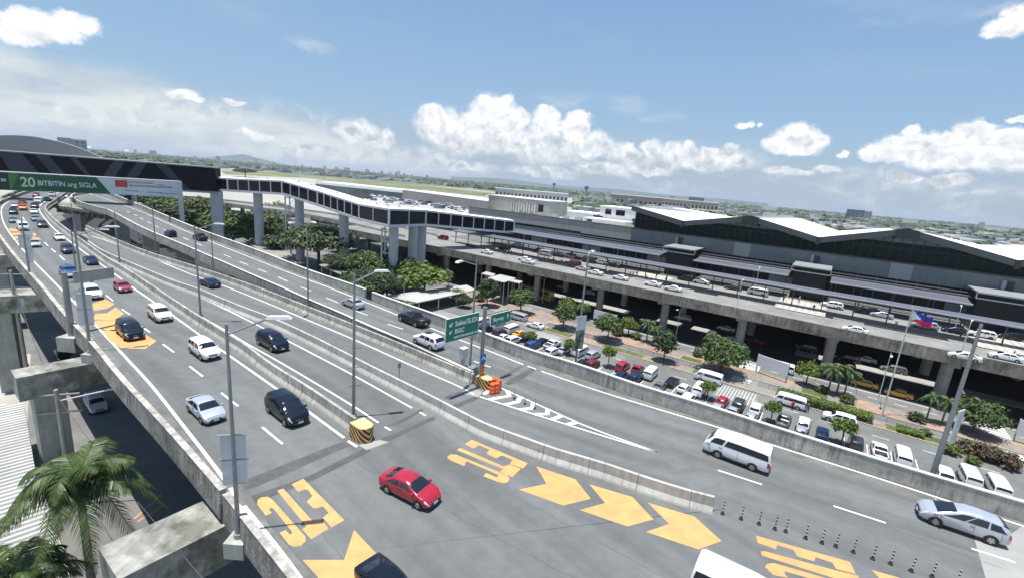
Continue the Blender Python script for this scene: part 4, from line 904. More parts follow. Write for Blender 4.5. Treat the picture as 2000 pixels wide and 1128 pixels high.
for k, (x, y, lb) in enumerate([(961, 768, 'front orange plastic barrel in the cluster by the striped cushion'), (969, 766, 'middle orange plastic barrel in the cluster by the striped cushion'), (973, 760, 'rear right orange plastic barrel of the cluster'), (964, 757, 'rear orange plastic barrel nearest the sign pole')]):
    b = P(x, y); t = empty('traffic_barrel', b, 0, lb, 'barrel', 'orange barrels by the sign')
    mb = MB(); pr = [(.30, 0), (.31, .3), (.27, .34), (.29, .62), (.25, .66), (.26, .98), (.18, 1.04)]
    mb.loft([[(r_ * math.cos(a), r_ * math.sin(a), z) for a in [2 * math.pi * i / 16 for i in range(16)]] for r_, z in pr], True); mb.face([(.18 * math.cos(2 * math.pi * i / 16), .18 * math.sin(2 * math.pi * i / 16), 1.04) for i in range(16)])
    mb.build('barrel', org, t, True); mb = MB(); mb.tube([(-.1, 0, 1.04), (-.1, 0, 1.12), (.1, 0, 1.12), (.1, 0, 1.04)], .02, 6); mb.build('handle', org, t)
# bollards
def bollard_mesh():
    a = MB(); rs = []
    for i in range(8):
        a.m = i % 2; z0_, z1_ = .12 + i * .11, .12 + (i + 1) * .11; n = 10
        for k in range(n):
            p, q = 2 * math.pi * k / n, 2 * math.pi * (k + 1) / n
            a.face([(.04 * math.cos(p), .04 * math.sin(p), z0_), (.04 * math.cos(q), .04 * math.sin(q), z0_), (.04 * math.cos(q), .04 * math.sin(q), z1_), (.04 * math.cos(p), .04 * math.sin(p), z1_)])
    a.m = 0; a.face([(.04 * math.cos(2 * math.pi * k / 10), .04 * math.sin(2 * math.pi * k / 10), 1.0) for k in range(10)])
    b = MB(); b.loft([[(r_ * math.cos(t_), r_ * math.sin(t_), z) for t_ in [2 * math.pi * i / 12 for i in range(12)]] for r_, z in [(.13, 0.01), (.12, .04), (.07, .12), (.06, .2)]], True)
    return proto(a, 'post', [blk, mat('reflective_white', (.8, .8, .8), .5)]), proto(b, 'base', blk)
bp, bb = bollard_mesh()
blist = [(1411, 1003), (1447, 1013), (1482, 1023), (1513, 1033), (1534, 1038), (1573, 1051), (1605, 1060), (1632, 1067), (1666, 1078), (1704, 1091), (1739, 1101), (1779, 1115), (1820, 1126), (1868, 1142)]
for k, (x, y) in enumerate(blist):
    lb = ('striped bollard nearest the free end of the curved barrier' if k == 0 else 'striped bollard at the bottom right, last of the visible line' if k == len(blist) - 2 else 'striped bollard number %s in the line leading from the curved barrier' % ['', 'two', 'three', 'four', 'five', 'six', 'seven', 'eight', 'nine', 'ten', 'eleven', 'twelve', 'thirteen', 'fourteen'][k])
    if k == 13: lb = 'striped bollard just below the bottom edge of the photo'
    t = empty('bollard', P(x, y), 0, lb, 'bollard', 'bollards in a line after the curved barrier'); inst(bp, 'post', t, rot=(random.uniform(-.04, .04), random.uniform(-.04, .04), 0)); inst(bb, 'base', t)
for (x, y, lb) in [(1004, 778, 'striped bollard on the first white chevron of the gore'), (1025, 788, 'striped bollard on the second white chevron of the gore'), (1044, 797, 'striped bollard on the third white chevron of the gore')]:
    t = empty('bollard', P(x, y), 0, lb, 'bollard', 'bollards on the gore chevrons'); inst(bp, 'post', t); inst(bb, 'base', t)
# green direction sign
sg = mat('sign_green', (.0, .20, .115), .4, .03, 2); sw = mat('sign_white', (.85, .87, .87), .5, .02, 2)
sb_ = P(937, 750); sa = math.atan2(.7756, .6312)
t = empty('road_sign', sb_, sa, 'green overhead direction sign with two panels on a grey pole', 'road sign')
mb = MB(); mb.tube([(0, 0, 0), (0, 0, 7.45)], .19, 12); mb.box((0, 0, .1), (.7, .7, .2)); mb.build('pole', steel, t)
mb = MB(); mb.tube([(-4.6, .08, 6.7), (3.4, .08, 6.7)], .08, 8); mb.tube([(-4.6, .08, 5.7), (3.4, .08, 5.7)], .07, 8); mb.build('arm', steel, t)
def panel(x0, x1, z0, z1, lines, nm):
    mb = MB(); mb.box(((x0 + x1) / 2, -.10, (z0 + z1) / 2), (x1 - x0, .05, z1 - z0)); o = mb.build(nm, sw, t)
    mb = MB(); mb.box(((x0 + x1) / 2, -.128, (z0 + z1) / 2), (x1 - x0 - .08, .012, z1 - z0 - .08)); mb.build('face', sg, o)
    for s, x, z, sz in lines: text_mesh(s, sz, 'lettering', sw, o, (x, -.145, z), (math.pi / 2, 0, 0), bold=.012)
    return o
def arrow(o, x, z, ang, s):
    mb = MB(); pts = [(0, .5), (-.42, .02), (-.14, .02), (-.14, -.5), (.14, -.5), (.14, .02), (.42, .02)]
    ca, sa_ = math.cos(ang), math.sin(ang)
    q = [(x + (a * ca - b * sa_) * s, -.148, z + (a * sa_ + b * ca) * s) for a, b in pts]
    mb.face([q[3], q[4], q[5], q[2]]); mb.face([q[0], q[1], q[6]]); mb.build('arrow', sw, o)
o = panel(-4.75, -.85, 5.12, 7.18, [('Sales/SLEX', -3.72, 6.42, .62), ('BGC', -3.72, 5.77, .55), ('(RESTRICTED DIAMOND TOLL)', -3.8, 5.36, .22)], 'sign_panel'); arrow(o, -4.2, 6.6, math.pi * .75, .5); arrow(o, -4.2, 5.95, math.pi * .75, .42)
o = panel(.72, 3.52, 5.55, 6.66, [('Skyway', 1.0, 5.95, .52)], 'sign_panel'); arrow(o, 3.08, 6.18, 0, .5)
mb = MB(); mb.box((.0, -.21, 2.62), (.62, .04, .85)); o = mb.build('blue_arrow_board', mat('sign_blue', (.02, .12, .55), .4), t)
mb = MB()
for sd in (-1, 1): mb.face([(0, -.235, 2.92), (sd * .24, -.235, 2.62), (sd * .24, -.235, 2.44), (0, -.235, 2.74)])
mb.build('arrow', sw, o)
mb = MB(); mb.box((.0, -.21, 1.35), (.40, .04, 1.6)); o = mb.build('chevron_board', mat('sign_orange', (.85, .28, .04), .5), t)
mb = MB()
for k in range(5):
    for sd in (-1, 1): z_ = .65 + k * .32; mb.face([(0, -.235, z_ + .2), (sd * .19, -.235, z_), (sd * .19, -.235, z_ + .13), (0, -.235, z_ + .33)])
mb.build('chevron', blk, o)
b = P(904, 716); mb = MB(); mb.box((0, 0, 1.5), (.7, .5, 1.0)); mb.box((0, 0, .5), (.3, .3, 1.0)); mb.box((.0, 0, 2.03), (.8, .6, .06)); o = mb.build('control_cabinet', steel_w); o.location = b; o.rotation_euler[2] = sa; tag(o, 'white metal control cabinet on the barrier left of the sign pole', 'cabinet')
b = P(922, 735); mb = MB(); mb.box((0, 0, .6), (.9, .7, .9)); mb.box((.3, -.36, .6), (.3, .06, .5)); o = mb.build('utility_box', steel); o.location = b; o.rotation_euler[2] = sa; tag(o, 'grey utility box at the end of the stained barrier beside the sign pole', 'utility box')
b = P(779, 748); mb = MB(); mb.tube([(0, 0, 0), (0, 0, 1.7)], .035, 6); mb.box((0, 0, 1.75), (.35, .03, .45)); o = mb.build('small_road_sign', steel); o.location = b; o.rotation_euler[2] = sa; tag(o, 'small grey sign seen from the side on the curved barrier', 'road sign')
# ------------------------------------------------------------------ lamp posts
def lamp_post(base, z0, top_py, heads, label, group=None, r=.11, taper=.55, nm='lamp_post', hz=None, banners=None, curved=False, m_=None, pad=False):
    b = base if isinstance(base, Vector) else P(base[0], base[1], z0); h = rise(b, top_py); m_ = m_ or steel
    t = empty(nm, b, 0, label, 'lamp post', group)
    mb = MB(); mb.tube([(0, 0, 0), (0, 0, h)], r, 8, r * taper); mb.tube([(0, 0, 0), (0, 0, .25)], r * 1.8, 8)
    mb.build('pole', m_, t)
    if pad: mb = MB(); mb.box((0, 0, -.45), (1.0, 1.0, .9)); mb.build('concrete_pad', conc_p, t)
    for hx, hy in heads:
        zt = b.z + h + (.35 if not curved else .1)
        e = P(hx, hy, zt) - b; e2 = Vector((e.x, e.y, 0)); L_ = min(e2.length, 4.2); d = e2.normalized()
        mb = MB()
        if curved: mb.tube([(0, 0, h)] + [tuple(d * (L_ * .5 * (1 - math.cos(a))) + Vector((0, 0, h + .5 * math.sin(a)))) for a in (.5, 1, 1.4)], r * .6, 6)
        else: mb.tube([(0, 0, h - .5), tuple(d * L_ * .75 + Vector((0, 0, h + .3)))], r * .45, 6)
        mb.build('arm', m_, t)
        mb = MB(); ang = math.atan2(d.y, d.x); c = d * (L_ * .9) + Vector((0, 0, h + .33)) if not curved else d * (L_ * .7) + Vector((0, 0, h + .5))
        mb.box(c, (1.1 if not curved else .8, .34, .13), ang, .75); mb.build('lamp_head', steel_w, t)
    for bz, side, w_, hh, kind in (banners or []):
        mb = MB(); ang = side; c = Vector((math.cos(ang), math.sin(ang), 0)) * (w_ / 2 + r * .75)
        mb.box(c + Vector((0, 0, bz)), (w_, .035, hh), ang); o = mb.build('banner', kind, t)
        mb = MB()
        for zz in (bz - hh / 2 - .03, bz + hh / 2 + .03): mb.tube([(0, 0, zz), tuple(c * 2 + Vector((0, 0, zz)))], .03, 5)
        mb.build('banner_arm', steel, o)
    return t
ban = mat('banner_back', (.52, .55, .58), .8, .12, 2); banw = mat('banner_print', (.55, .57, .58), .7, .5, 1.2, dcol=(.06, .13, .10), dirt=.8)
rd = 0.12; GL = 'tall lamp posts along the expressway'
L1 = P(466, 1048, -.3)
lamp_post(L1, 0, 632, [(556, 618)], 'nearest tall lamp post with four grey banner backs, standing on the left parapet', GL, .12, banners=[(rise(L1, 872), .25, .46, 1.25, ban), (rise(L1, 872), .25 + math.pi, .46, 1.25, ban), (rise(L1, 920), .25, .46, 1.25, ban), (rise(L1, 920), .25 + math.pi, .46, 1.25, ban)], pad=True)
L2 = P(177, 688, -.2)
lamp_post(L2, -.2, 449, [(226, 442)], 'lamp post with grey banner backs on the left parapet beside the navy minivan', GL, .14, banners=[(rise(L2, 589), .25, .5, 1.35, ban), (rise(L2, 589), .25 + math.pi, .5, 1.35, ban), (rise(L2, 618), .25, .5, 1.35, ban), (rise(L2, 618), .25 + math.pi, .5, 1.35, ban)], pad=True)
lamp_post((60, 548), -.2, 428, [], 'lamp post at the bend with pale banner backs, beside the silver sedan', GL, .14, banners=[(5.4, .2, .6, 1.7, ban), (5.4, .2 + math.pi, .6, 1.7, ban), (3.5, .2, .6, 1.7, ban)])
lamp_post((690.5, 814), .0, 537, [(752, 528)], 'tall lamp post rising from the striped cushion end of the left barrier', GL, .14)
lamp_post((392, 617), .6, 440, [(433, 437)], 'lamp post on the left barrier right of the red hatchback', GL, .12)
lamp_post((602, 598), .3, 435, [(558, 436), (614, 434)], 'double lamp post between the stained barrier and the right carriageway', GL, .12)
lamp_post((417, 527), .3, 440, [], 'plain pole on the stained barrier above the navy sedan', GL, .1)
lamp_post((305.5, 494), .3, 400, [(268, 397)], 'lamp post on the stained barrier facing left, further up', GL, .12)
lamp_post((234, 512), .6, 412, [], 'slim pole between the ramps beside the cantilever sign', GL, .1)
lamp_post((147, 462), .6, 385, [(130, 383)], 'far lamp post in the gap in front of the portal frame', GL, .1)
lamp_post((152, 552), -.2, 450, [(230, 449)], 'lamp post over the dark blue suv with its arm pointing right', GL, .12)
lamp_post((917, 725), .2, 507, [(888, 513)], 'lamp post just left of the green sign with its arm pointing left', GL, .12)
for x, y in ((690.5, 814),):
    b = P(x, y)
    mb = MB()
    for zz in (5.6, 4.1, 2.6): mb.tube([(-.5, -.25, zz), (.55, .25, zz)], .025, 5)
    o = mb.build('banner_bracket', steel); o.parent = [q for q in C.objects if q.get('label', '').startswith('tall lamp post rising')][0]
t = lamp_post(onS(1822, 925, -64.5).xy.to_3d() + Vector((0, 0, GZ)), GZ, 632, [], 'thick grey pole with a banner leaning over the car park at the right', GL, .30, taper=.3, m_=mat('weathered_steel', (.24, .26, .26), .6, .1, 2))
h0 = onS(1845, 832, -64.5).z - GZ; mb = MB(); mb.box((.8, .2, h0), (1.0, .06, 2.6), .5); o = mb.build('banner', mat('banner_cloth', (.6, .62, .62), .7, .3, 1), t)
t = lamp_post(onS(1124, 707, -64.5).xy.to_3d() + Vector((0, 0, GZ)), GZ, 502, [(1160, 497)], 'tall lamp post with a printed banner in the car park left of the red cars', GL, .16, curved=True)
h0 = onS(1135, 636, -64.5).z - GZ; mb = MB(); mb.box((0.1, -.2, h0 + .2), (1.1, .05, 1.9), .5); mb.build('banner', mat('banner_cloth', (.6, .62, .62), .7), t); mb = MB(); mb.box((.1, -.2, h0 - 1.45), (1.1, .05, 2.1), .5); mb.build('banner', mat('banner_print_dark', (.05, .09, .06), .7, .5, 1.4, dcol=(.35, .32, .22), dirt=1.2), t)
for (x, y, z, ty, hd, lb, cv) in [(953, 484, DZ, 464, [(958, 462)], 'white curved lamp at the left end of the departures deck', True), (1022, 482, DZ, 460, [(1027, 458)], 'white lamp between the canopies at the left', True), (1438, 604, DZ, 551, [(1453, 548)], 'white curved lamp on the deck edge above the biggest median tree', True),
    (1473, 572, DZ, 527, [(1484, 524)], 'white lamp behind the first canopy near the middle', True), (1876, 693, DZ, 631, [(1899, 628)], 'white curved lamp on the deck edge behind the thick grey pole', True), (1862, 650, DZ, 602, [(1876, 599)], 'white lamp between canopies right of the flag', True), (1203, 520, DZ, 490, [(1208, 488)], 'white lamp between the canopies left of the striped crossing', True),
    (1059, 592, GZ, 543, [(1075, 538), (1052, 543)], 'double armed street lamp beside the yellow bus', False), (1319, 663, GZ, 604, [(1337, 596), (1323, 604)], 'slim street lamp in front of the dark undercroft', False), (1713, 786, GZ, 688, [(1741, 703)], 'white street lamp left of the flagpole', False), (864, 541, GZ, 497, [(880, 498)], 'small street lamp beside the bridge columns', False), (958 - 170, 600, GZ, 560, [], 'short post among the trees by the bridge', False)]:
    lamp_post((x, y), z, ty, hd, lb, 'street and deck lamps', .09, m_=steel_w, curved=cv)
# flagpole
b = P(1722, 812, GZ); h = rise(b, 602); t = empty('flagpole', b, 0, 'tall flagpole on the median flying a blue, red and white flag', 'flagpole')
mb = MB(); mb.tube([(0, 0, 0), (0, 0, h)], .13, 8, .06); mb.tube([(0, 0, h), (0, 0, h + .3)], .14, 8); mb.build('pole', steel_w, t)
mb = MB(); ax = Vector((CR[0], CR[1], 0)).normalized(); Lf, Hf = 3.9, 1.75; nx, nz = 20, 10
def fp(i, j): u = i / nx; v = j / nz; q = ax * (u * Lf + .15) + Vector((-ax.y, ax.x, 0)) * (.35 * math.sin(u * 8 + v) * u); return (q.x, q.y, h - .15 - Hf * v - u * 1.3 + .22 * math.sin(u * 7 + 1.0) * u)
for i in range(nx):
    for j in range(nz):
        v_ = (j + .5) / nz; u_ = (i + .5) / nx; tri = u_ < .44 * (1 - abs(v_ - .5) * 2)
        mb.m = 2 if tri else (0 if v_ < .5 else 1); mb.face([fp(i, j), fp(i + 1, j), fp(i + 1, j + 1), fp(i, j + 1)])
mb.build('flag', [mat('flag_blue', (.02, .05, .42), .7, trans=.3), mat('flag_red', (.62, .02, .07), .7, trans=.3), mat('flag_white', (.8, .8, .8), .7, trans=.3)], t, True)
# cantilever road sign seen from behind
b = P(141, 655, -.3); h = rise(b, 532); t = empty('overhead_sign', b, 0, 'grey cantilever sign seen from behind, reaching over the left carriageway', 'road sign')
mb = MB(); mb.tube([(0, 0, 0), (0, 0, h)], .30, 10, .24); mb.build('pole', steel, t); mb = MB(); mb.box((0, 0, -.7), (1.8, 1.6, 1.5)); mb.build('concrete_pad', conc_p, t)
e = P(213, 521, h - .3) - b; e.z = 0; d = e.normalized(); a = math.atan2(d.y, d.x); Le = e.length
mb = MB(); mb.tube([(0, 0, h - .35), tuple(d * Le + Vector((0, 0, h - .35)))], .13, 8); mb.tube([(0, 0, h - 1.1), tuple(d * Le + Vector((0, 0, h - 1.1)))], .09, 8); mb.build('arm', steel_w, t)
mb = MB(); c = d * (Le * .56); mb.box((c.x + d.y * .3, c.y - d.x * -.3, h - .6), (Le * .9, .16, 1.15), a); mb.build('sign_panel', mat('sign_back', (.36, .35, .33), .7, .15, 1), t)
# ------------------------------------------------------------------ billboard gantry
A_ = PD(350, 370, 145); Bp = PD(-160, 352, 113); dd = Bp - A_; dd.z = 0; Lg = dd.length; dx = -dd.normalized(); ga = math.atan2(dx.y, dx.x)
org_ = Vector((Bp.x, Bp.y, 0)); zt_ = PD(350, 356, 145).z; zb_ = PD(350, 385, 145).z
def gx(px):   # distance along the gantry of a photo column
    d = CF * FPX + CR * (px - 1000) - CU * (360 - 564)
    n = Vector((-dx.y, dx.x)); k = n.dot(org_.xy) / n.dot(Vector((d[0], d[1]))); return (Vector((d[0], d[1])) * k - org_.xy).dot(dx.xy)
t = empty('billboard_gantry', org_ + Vector((0, 0, 0)), ga, 'long green and white billboard on a steel gantry across the far lanes', 'billboard')
mb = MB()
for zz in (zt_ + .25, zb_ + .1): mb.tube([(0, .5, zz), (Lg, .5, zz)], .16, 6)
for i in range(int(Lg / 3)): mb.tube([(i * 3, .5, zb_ + .1), (i * 3 + 1.5, .5, zt_ + .25)], .07, 5); mb.tube([(i * 3 + 1.5, .5, zt_ + .25), (i * 3 + 3, .5, zb_ + .1)], .07, 5)
mb.build('truss', steel_w, t)
for px in (351,):
    mb = MB(); mb.box((gx(px), .5 if px > 300 else 6, (zt_ + GZ) / 2 + .3), (1.15, 1.15, zt_ - GZ)); mb.build('column', steel_w, t)
pb_ = P(243, 386, 1.35); pb_.z = GZ; mb = MB(); hp_ = rise(pb_, 373); mb.box((0, 0, hp_ / 2), (1.1, 1.1, hp_)); mb.box((0, 0, hp_), (1.6, 1.6, .3)); o = mb.build('steel_column', steel_w); o.location = pb_ + Vector((1.5, 2.5, 0)); tag(o, 'short white column behind the far parapet below the billboard', 'column')
gmat = mat('billboard_green', (.015, .10, .045), .5, .06, .3); gl = mat('billboard_light_green', (.06, .22, .05), .5, .1, .3); wmat = mat('billboard_white', (.62, .65, .68), .5, .04, .3)
def bpan(x0, x1, m_, nm, y=.2, sl=0, z0=None, z1=None):
    z0 = zb_ if z0 is None else z0; z1 = zt_ if z1 is None else z1
    mb = MB(); mb.face([(x0, y, z0), (x1 + sl, y, z0), (x1, y, z1), (x0, y, z1)]); mb.face([(x0, y + .02, z1), (x1, y + .02, z1), (x1 + sl, y + .02, z0), (x0, y + .02, z0)]); return mb.build(nm, m_, t)
mb = MB(); mb.box((Lg / 2 - .2, .27, (zt_ + zb_) / 2), (Lg - .4, .12, zt_ - zb_)); mb.build('panel', wmat, t)
bpan(0, gx(18), mat('billboard_dark', (.02, .03, .035), .5), 'panel_print')
bpan(gx(18), gx(190), gmat, 'panel_print', sl=gx(215) - gx(190)); bpan(gx(18), gx(40), gl, 'panel_print', .185, sl=-2)
H_ = zt_ - zb_
text_mesh('20', 1, 'lettering', mat('print_cream', (.62, .70, .45), .5), t, (gx(40), .14, zb_ + H_ * .26), (math.pi / 2, 0, 0), bold=.02)
o = [q for q in t.children if q.name.startswith('lettering')][-1]; w0 = max(v.co.x for v in o.data.vertices); o.scale = ((gx(69) - gx(40)) / w0, H_ * .78, 1)
text_mesh('BITBITIN ang SIGLA', 1.0, 'lettering', sw, t, (gx(73.5), .14, zb_ + H_ * .36), (math.pi / 2, 0, 0), bold=.0)
o = [q for q in t.children if q.name.startswith('lettering')][-1]; w0 = max(v.co.x for v in o.data.vertices); o.scale = ((gx(188) - gx(73.5)) / w0, H_ * .42, 1)
text_mesh('20', 1, 'lettering', sw, t, (gx(2), .14, zb_ + H_ * .5), (math.pi / 2, 0, 0), bold=.02)
bpan(gx(225), gx(249), mat('print_red', (.55, .06, .05), .5), 'panel_print', .14, z0=zb_ + H_ * .48, z1=zb_ + H_ * .92)
pg = mat('print_grey', (.32, .34, .36), .5, .3, 3)
for (a, b2, f, hh) in [(252, 300, .78, .09), (252, 335, .55, .12), (243, 270, .24, .06), (285, 315, .2, .06), (310, 345, .16, .06), (305, 320, .72, .06)]: bpan(gx(a), gx(b2), pg, 'panel_print', .14, z0=zb_ + H_ * f, z1=zb_ + H_ * (f + hh))
# ------------------------------------------------------------------ black panelled skyway building
XR = PD(422, 352, 165); XL = PD(-160, 330, 138); dv = XR - XL; dv.z = 0; Lb = dv.length; ba = math.atan2(dv.y, dv.x); dv.normalize()
z1b, z0b = PD(422, 329, 165).z, PD(422, 375, 165).z; ob = Vector((XL.x, XL.y, 0))
t = empty('skyway_building', ob, ba, 'long black panelled skyway with grey diagonal bands behind the billboard', 'building')
mb = MB(); mb.box((Lb / 2, 4, (z0b + z1b) / 2), (Lb, 8, z1b - z0b)); mb.build('body', mat('black_panels', (.008, .009, .014), .8, .2, .3, spec=.12), t)
mb = MB(); mb.box((Lb / 2, 4, z1b + .2), (Lb + .3, 8.3, .4)); mb.box((Lb / 2, 4, z0b - .35), (Lb + .3, 8.3, .7)); mb.build('trim', mat('grey_trim', (.30, .31, .31), .8, .2, .3), t)
def bx_(px, py):
    d = Vector(CF * FPX + CR * (px - 1000) - CU * (py - 564)); n = Vector((-dv.y, dv.x, 0)); k = n.dot(ob) / n.dot(Vector((d.x, d.y, 0)))
    return (Vector((d.x, d.y, 0)) * k - ob).dot(dv)
mb = MB()
for a, b2, c, d in [(-2, 44, 82, 25), (70, 97, 133, 107), (137, 150, 183, 173), (223, 245, 220, 196), (268, 288, 262, 240), (304, 325, 370, 350), (-70, -45, -15, -45)]:
    q = [bx_(a, 310 + a * .06), bx_(b2, 310 + b2 * .06), bx_(c, 350), bx_(d, 350)]; ex = (z1b - .05 - (z0b + .1))
    lowz = z0b + .1 if a > 300 else z0b + 1.6
    mb.face([(q[3], -.03, lowz), (q[2], -.03, lowz), (q[1], -.03, z1b - .05), (q[0], -.03, z1b - .05)])
mb.build('diagonal_bands', mat('band_grey', (.055, .06, .075), .8, .1, .3, spec=.2), t)
for px in (421,):
    mb = MB(); mb.box((bx_(px, 380), 1.5, (z0b + GZ) / 2), (3.5, 2.6, z0b - GZ)); mb.build('column', mat('smooth_column', (.46, .48, .50), .8, .08, .4), t)
# ------------------------------------------------------------------ enclosed footbridge
wst = mat('bridge_white', (.62, .63, .66), .55, .06, .6); wroof = mat('white_roof', (.86, .86, .85), .5, .05, .4)
nodes = [(423, 346, 373, 168), (445, 348, 374.5, 165), (551, 352.7, 381, 158), (620, 372, 403, 147), (701, 398, 431, 137), (759, 407, 444.7, 122), (831, 410, 441.7, 142), (1003, 431, 456.9, 168)]
NP = []; TH = 4.95
for x, yt, yb, dep in nodes:
    p = PD(x, yb, dep); q = PD(x, yt, dep); NP.append((p, max(4.6, min(5.3, q.z - p.z))))
t = empty('enclosed_footbridge', NP[4][0].xy.to_3d() + Vector((0, 0, GZ)), 0, 'white enclosed footbridge with dark glass bays zigzagging to the terminal', 'footbridge')
o0 = t.location
nrm = [Vector(((NP[min(i + 1, len(NP) - 1)][0] - NP[max(i - 1, 0)][0]).y * -1, (NP[min(i + 1, len(NP) - 1)][0] - NP[max(i - 1, 0)][0]).x, 0)).normalized() * 7.0 for i in range(len(NP))]
def bays(i):
    return {0: 1, 1: 5, 2: 4, 3: 6, 4: 2, 5: 2, 6: 8}[i]
roofm = MB(); floorm = MB(); gm = MB()
for i in range(len(NP) - 1):
    (p, h1), (q, h2) = NP[i], NP[i + 1]; a, b2 = p - o0, q - o0; na, nb = nrm[i], nrm[i + 1]; up = Vector((0, 0, 1))
    roofm.face([a + up * (h1 + .02), b2 + up * (h2 + .02), b2 + nb * .5 + up * (h2 + .35), a + na * .5 + up * (h1 + .35)]); roofm.face([a + na * .5 + up * (h1 + .35), b2 + nb * .5 + up * (h2 + .35), b2 + nb + up * (h2), a + na + up * (h1)])
    floorm.loft([[a, a + up * .72, a + na + up * .72, a + na], [b2, b2 + up * .72, b2 + nb + up * .72, b2 + nb]], True)
    floorm.loft([[a + up * (h1 - .5), a + up * h1, a + na + up * h1, a + na + up * (h1 - .5)], [b2 + up * (h2 - .5), b2 + up * h2, b2 + nb + up * h2, b2 + nb + up * (h2 - .5)]], True)
    e = na.normalized() * .18
    gm.face([a + e + up * .7, b2 + e + up * .7, b2 + e + up * (h2 - .48), a + e + up * (h1 - .48)]); gm.face([a + na - e + up * .7, a + na - e + up * (h1 - .48), b2 + nb - e + up * (h2 - .48), b2 + nb - e + up * .7])
    n = bays(i); ang = math.atan2((b2 - a).y, (b2 - a).x)
    for k in range(n + 1):
        c = a.lerp(b2, k / n); hh = h1 + (h2 - h1) * k / n; wd = .55 if k in (0, n) else .26
        mb_ = MB(); floorm.box(c + up * (hh / 2) + e * .5, (wd, .34, hh - .02), ang)
roofm.build('roof', wroof, t); floorm.build('frame', wst, t); gm.build('glazing', glass_t, t)
mb = MB()
for i in range(1, len(NP) - 1):
    (p, h1), (q, h2) = NP[i], NP[i + 1]
    for f in (.25, .6): c = p.lerp(q, f) - o0 + nrm[i] * .5; mb.box(c + Vector((0, 0, h1 + (h2 - h1) * f + .5)), (.5, .5, .35))
mb.build('roof_vents', steel, t)
for x in (488, 568, 654, 768, 806, 838):
    for i in range(len(nodes) - 1):
        if nodes[i][0] <= x < nodes[i + 1][0]:
            f = (x - nodes[i][0]) / (nodes[i + 1][0] - nodes[i][0]); c = NP[i][0].lerp(NP[i + 1][0], f) + nrm[i] * .5
            dep = nodes[i][3] + (nodes[i + 1][3] - nodes[i][3]) * f; wd = (19 if x > 600 else 17.5) / 900 * dep
            mb = MB(); r_ = wd / 2; ring = [(c.x - o0.x + r_ * math.cos(a), c.y - o0.y + r_ * .8 * math.sin(a)) for a in [2 * math.pi * k / 16 for k in range(16)]]
            mb.prism(ring, 0, c.z - GZ + .02); mb.build('column', mat('smooth_column', (.46, .48, .50), .8, .08, .4), t)
mb = MB()   # lattice lift towers beside two of the columns
for x0, ip in ((742, 4), (547, 2)):
    f = (x0 - nodes[ip - (1 if x0 < nodes[ip][0] else 0)][0]) / max(1, nodes[ip + 1][0] - nodes[ip][0]) if x0 > nodes[ip][0] else 0
    c = NP[ip][0].lerp(NP[ip + 1][0], max(0, f)) - o0 + Vector((.5, 1.0, 0)); ht = c.z + (NP[ip][0].z * 0) + 0
    H2 = NP[ip][0].z - GZ - .3
    for dx_, dy_ in ((0, 0), (3.6, 0), (0, 3.2), (3.6, 3.2)): mb.box((c.x + dx_, c.y + dy_, H2 / 2), (.35, .35, H2))
    for k in range(6):
        z_ = 1 + k * (H2 - 1.5) / 5; mb.box((c.x + 1.8, c.y, z_), (3.6, .22, .22)); mb.box((c.x, c.y + 1.6, z_), (.22, 3.2, .22))
        if k < 5: mb.tube([(c.x, c.y, z_), (c.x + 3.6, c.y, z_ + (H2 - 1.5) / 5)], .09, 5)
mb.build('lattice_tower', steel_w, t)
# ------------------------------------------------------------------ airport terminal
wallg = mat('terminal_grey_panels', (.15, .172, .185), .6, .10, .5, joint=3.6, streak=.12); wallb = mat('terminal_beige_wall', (.33, .325, .30), .8, .10, .3, joint=6, streak=.15); wallp = mat('pale_wall_panel', (.30, .315, .32), .7, .05, .5)
darkw = mat('dark_curtain_wall', (.014, .017, .023), .3, .1, .4, spec=.25); fasc = mat('roof_fascia', (.075, .08, .088), .5, .08, .4); metr = mat('grey_metal_roof', (.22, .235, .245), .5, .06, .4)
teal = mat('teal_glass', (.05, .19, .22), .15, .1, .5); greeng = mat('green_glass', (.010, .026, .029), .25, .2, .3, spec=.12)
wb = mat('white_plaster', (.66, .66, .64), .8, .08, .4)
t = empty('airport_terminal', W(40, 42, DZ), TA, 'long airport terminal with grey wall band, dark glass and zigzag white roof', 'airport terminal')
def L(s, S, z): return Vector((s - 40, S - 42, z - DZ))
def lb(mb, s0, s1, S0, S1, z0, z1): c = L((s0 + s1) / 2, (S0 + S1) / 2, (z0 + z1) / 2); mb.box(c, (s1 - s0, S1 - S0, z1 - z0))
mb = MB(); lb(mb, -62, 9.5, 42, 44, 3, 7.1); mb.build('upper_wall', wallb, t)
mb = MB(); lb(mb, 9.5, 150, 42, 44, 3, 6.95); mb.build('upper_wall', wallg, t)
mb = MB(); lb(mb, 41.6, 45.9, 41.93, 42.1, 3.05, 6.9); lb(mb, 78, 82.4, 41.93, 42.1, 3.05, 6.9); lb(mb, 116, 120, 41.93, 42.1, 3.05, 6.9); mb.build('pale_panel', wallp, t)
mb = MB()
for s in (25.6, 62.1, 99.2): lb(mb, s - 1.1, s - .4, 41.5, 42.1, 2.4, 6.2)
mb.build('pale_fin', wallp, t)
mb = MB()
for s in (25.6, 62.1, 99.2): lb(mb, s - .4, s + .9, 41.6, 42.1, 2.4, 6.0)
mb.build('dark_slot', black, t)
mb = MB(); lb(mb, -38, -9, 41.9, 42.3, 1.9, 2.6); mb.build('teal_band', teal, t)
mb = MB(); lb(mb, -38, -9, 41.94, 42.3, 2.6, 3.5); lb(mb, -38, -9, 42.1, 42.4, .2, 1.9); mb.build('band_window', glass, t)
mb = MB(); lb(mb, -62, 150, 43, 45, DZ, 3.02); mb.build('ground_storey_glazing', darkw, t)
mb = MB()
for s in range(-60, 150, 4): lb(mb, s - .12, s + .12, 42.75, 43.02, DZ, 2.98)
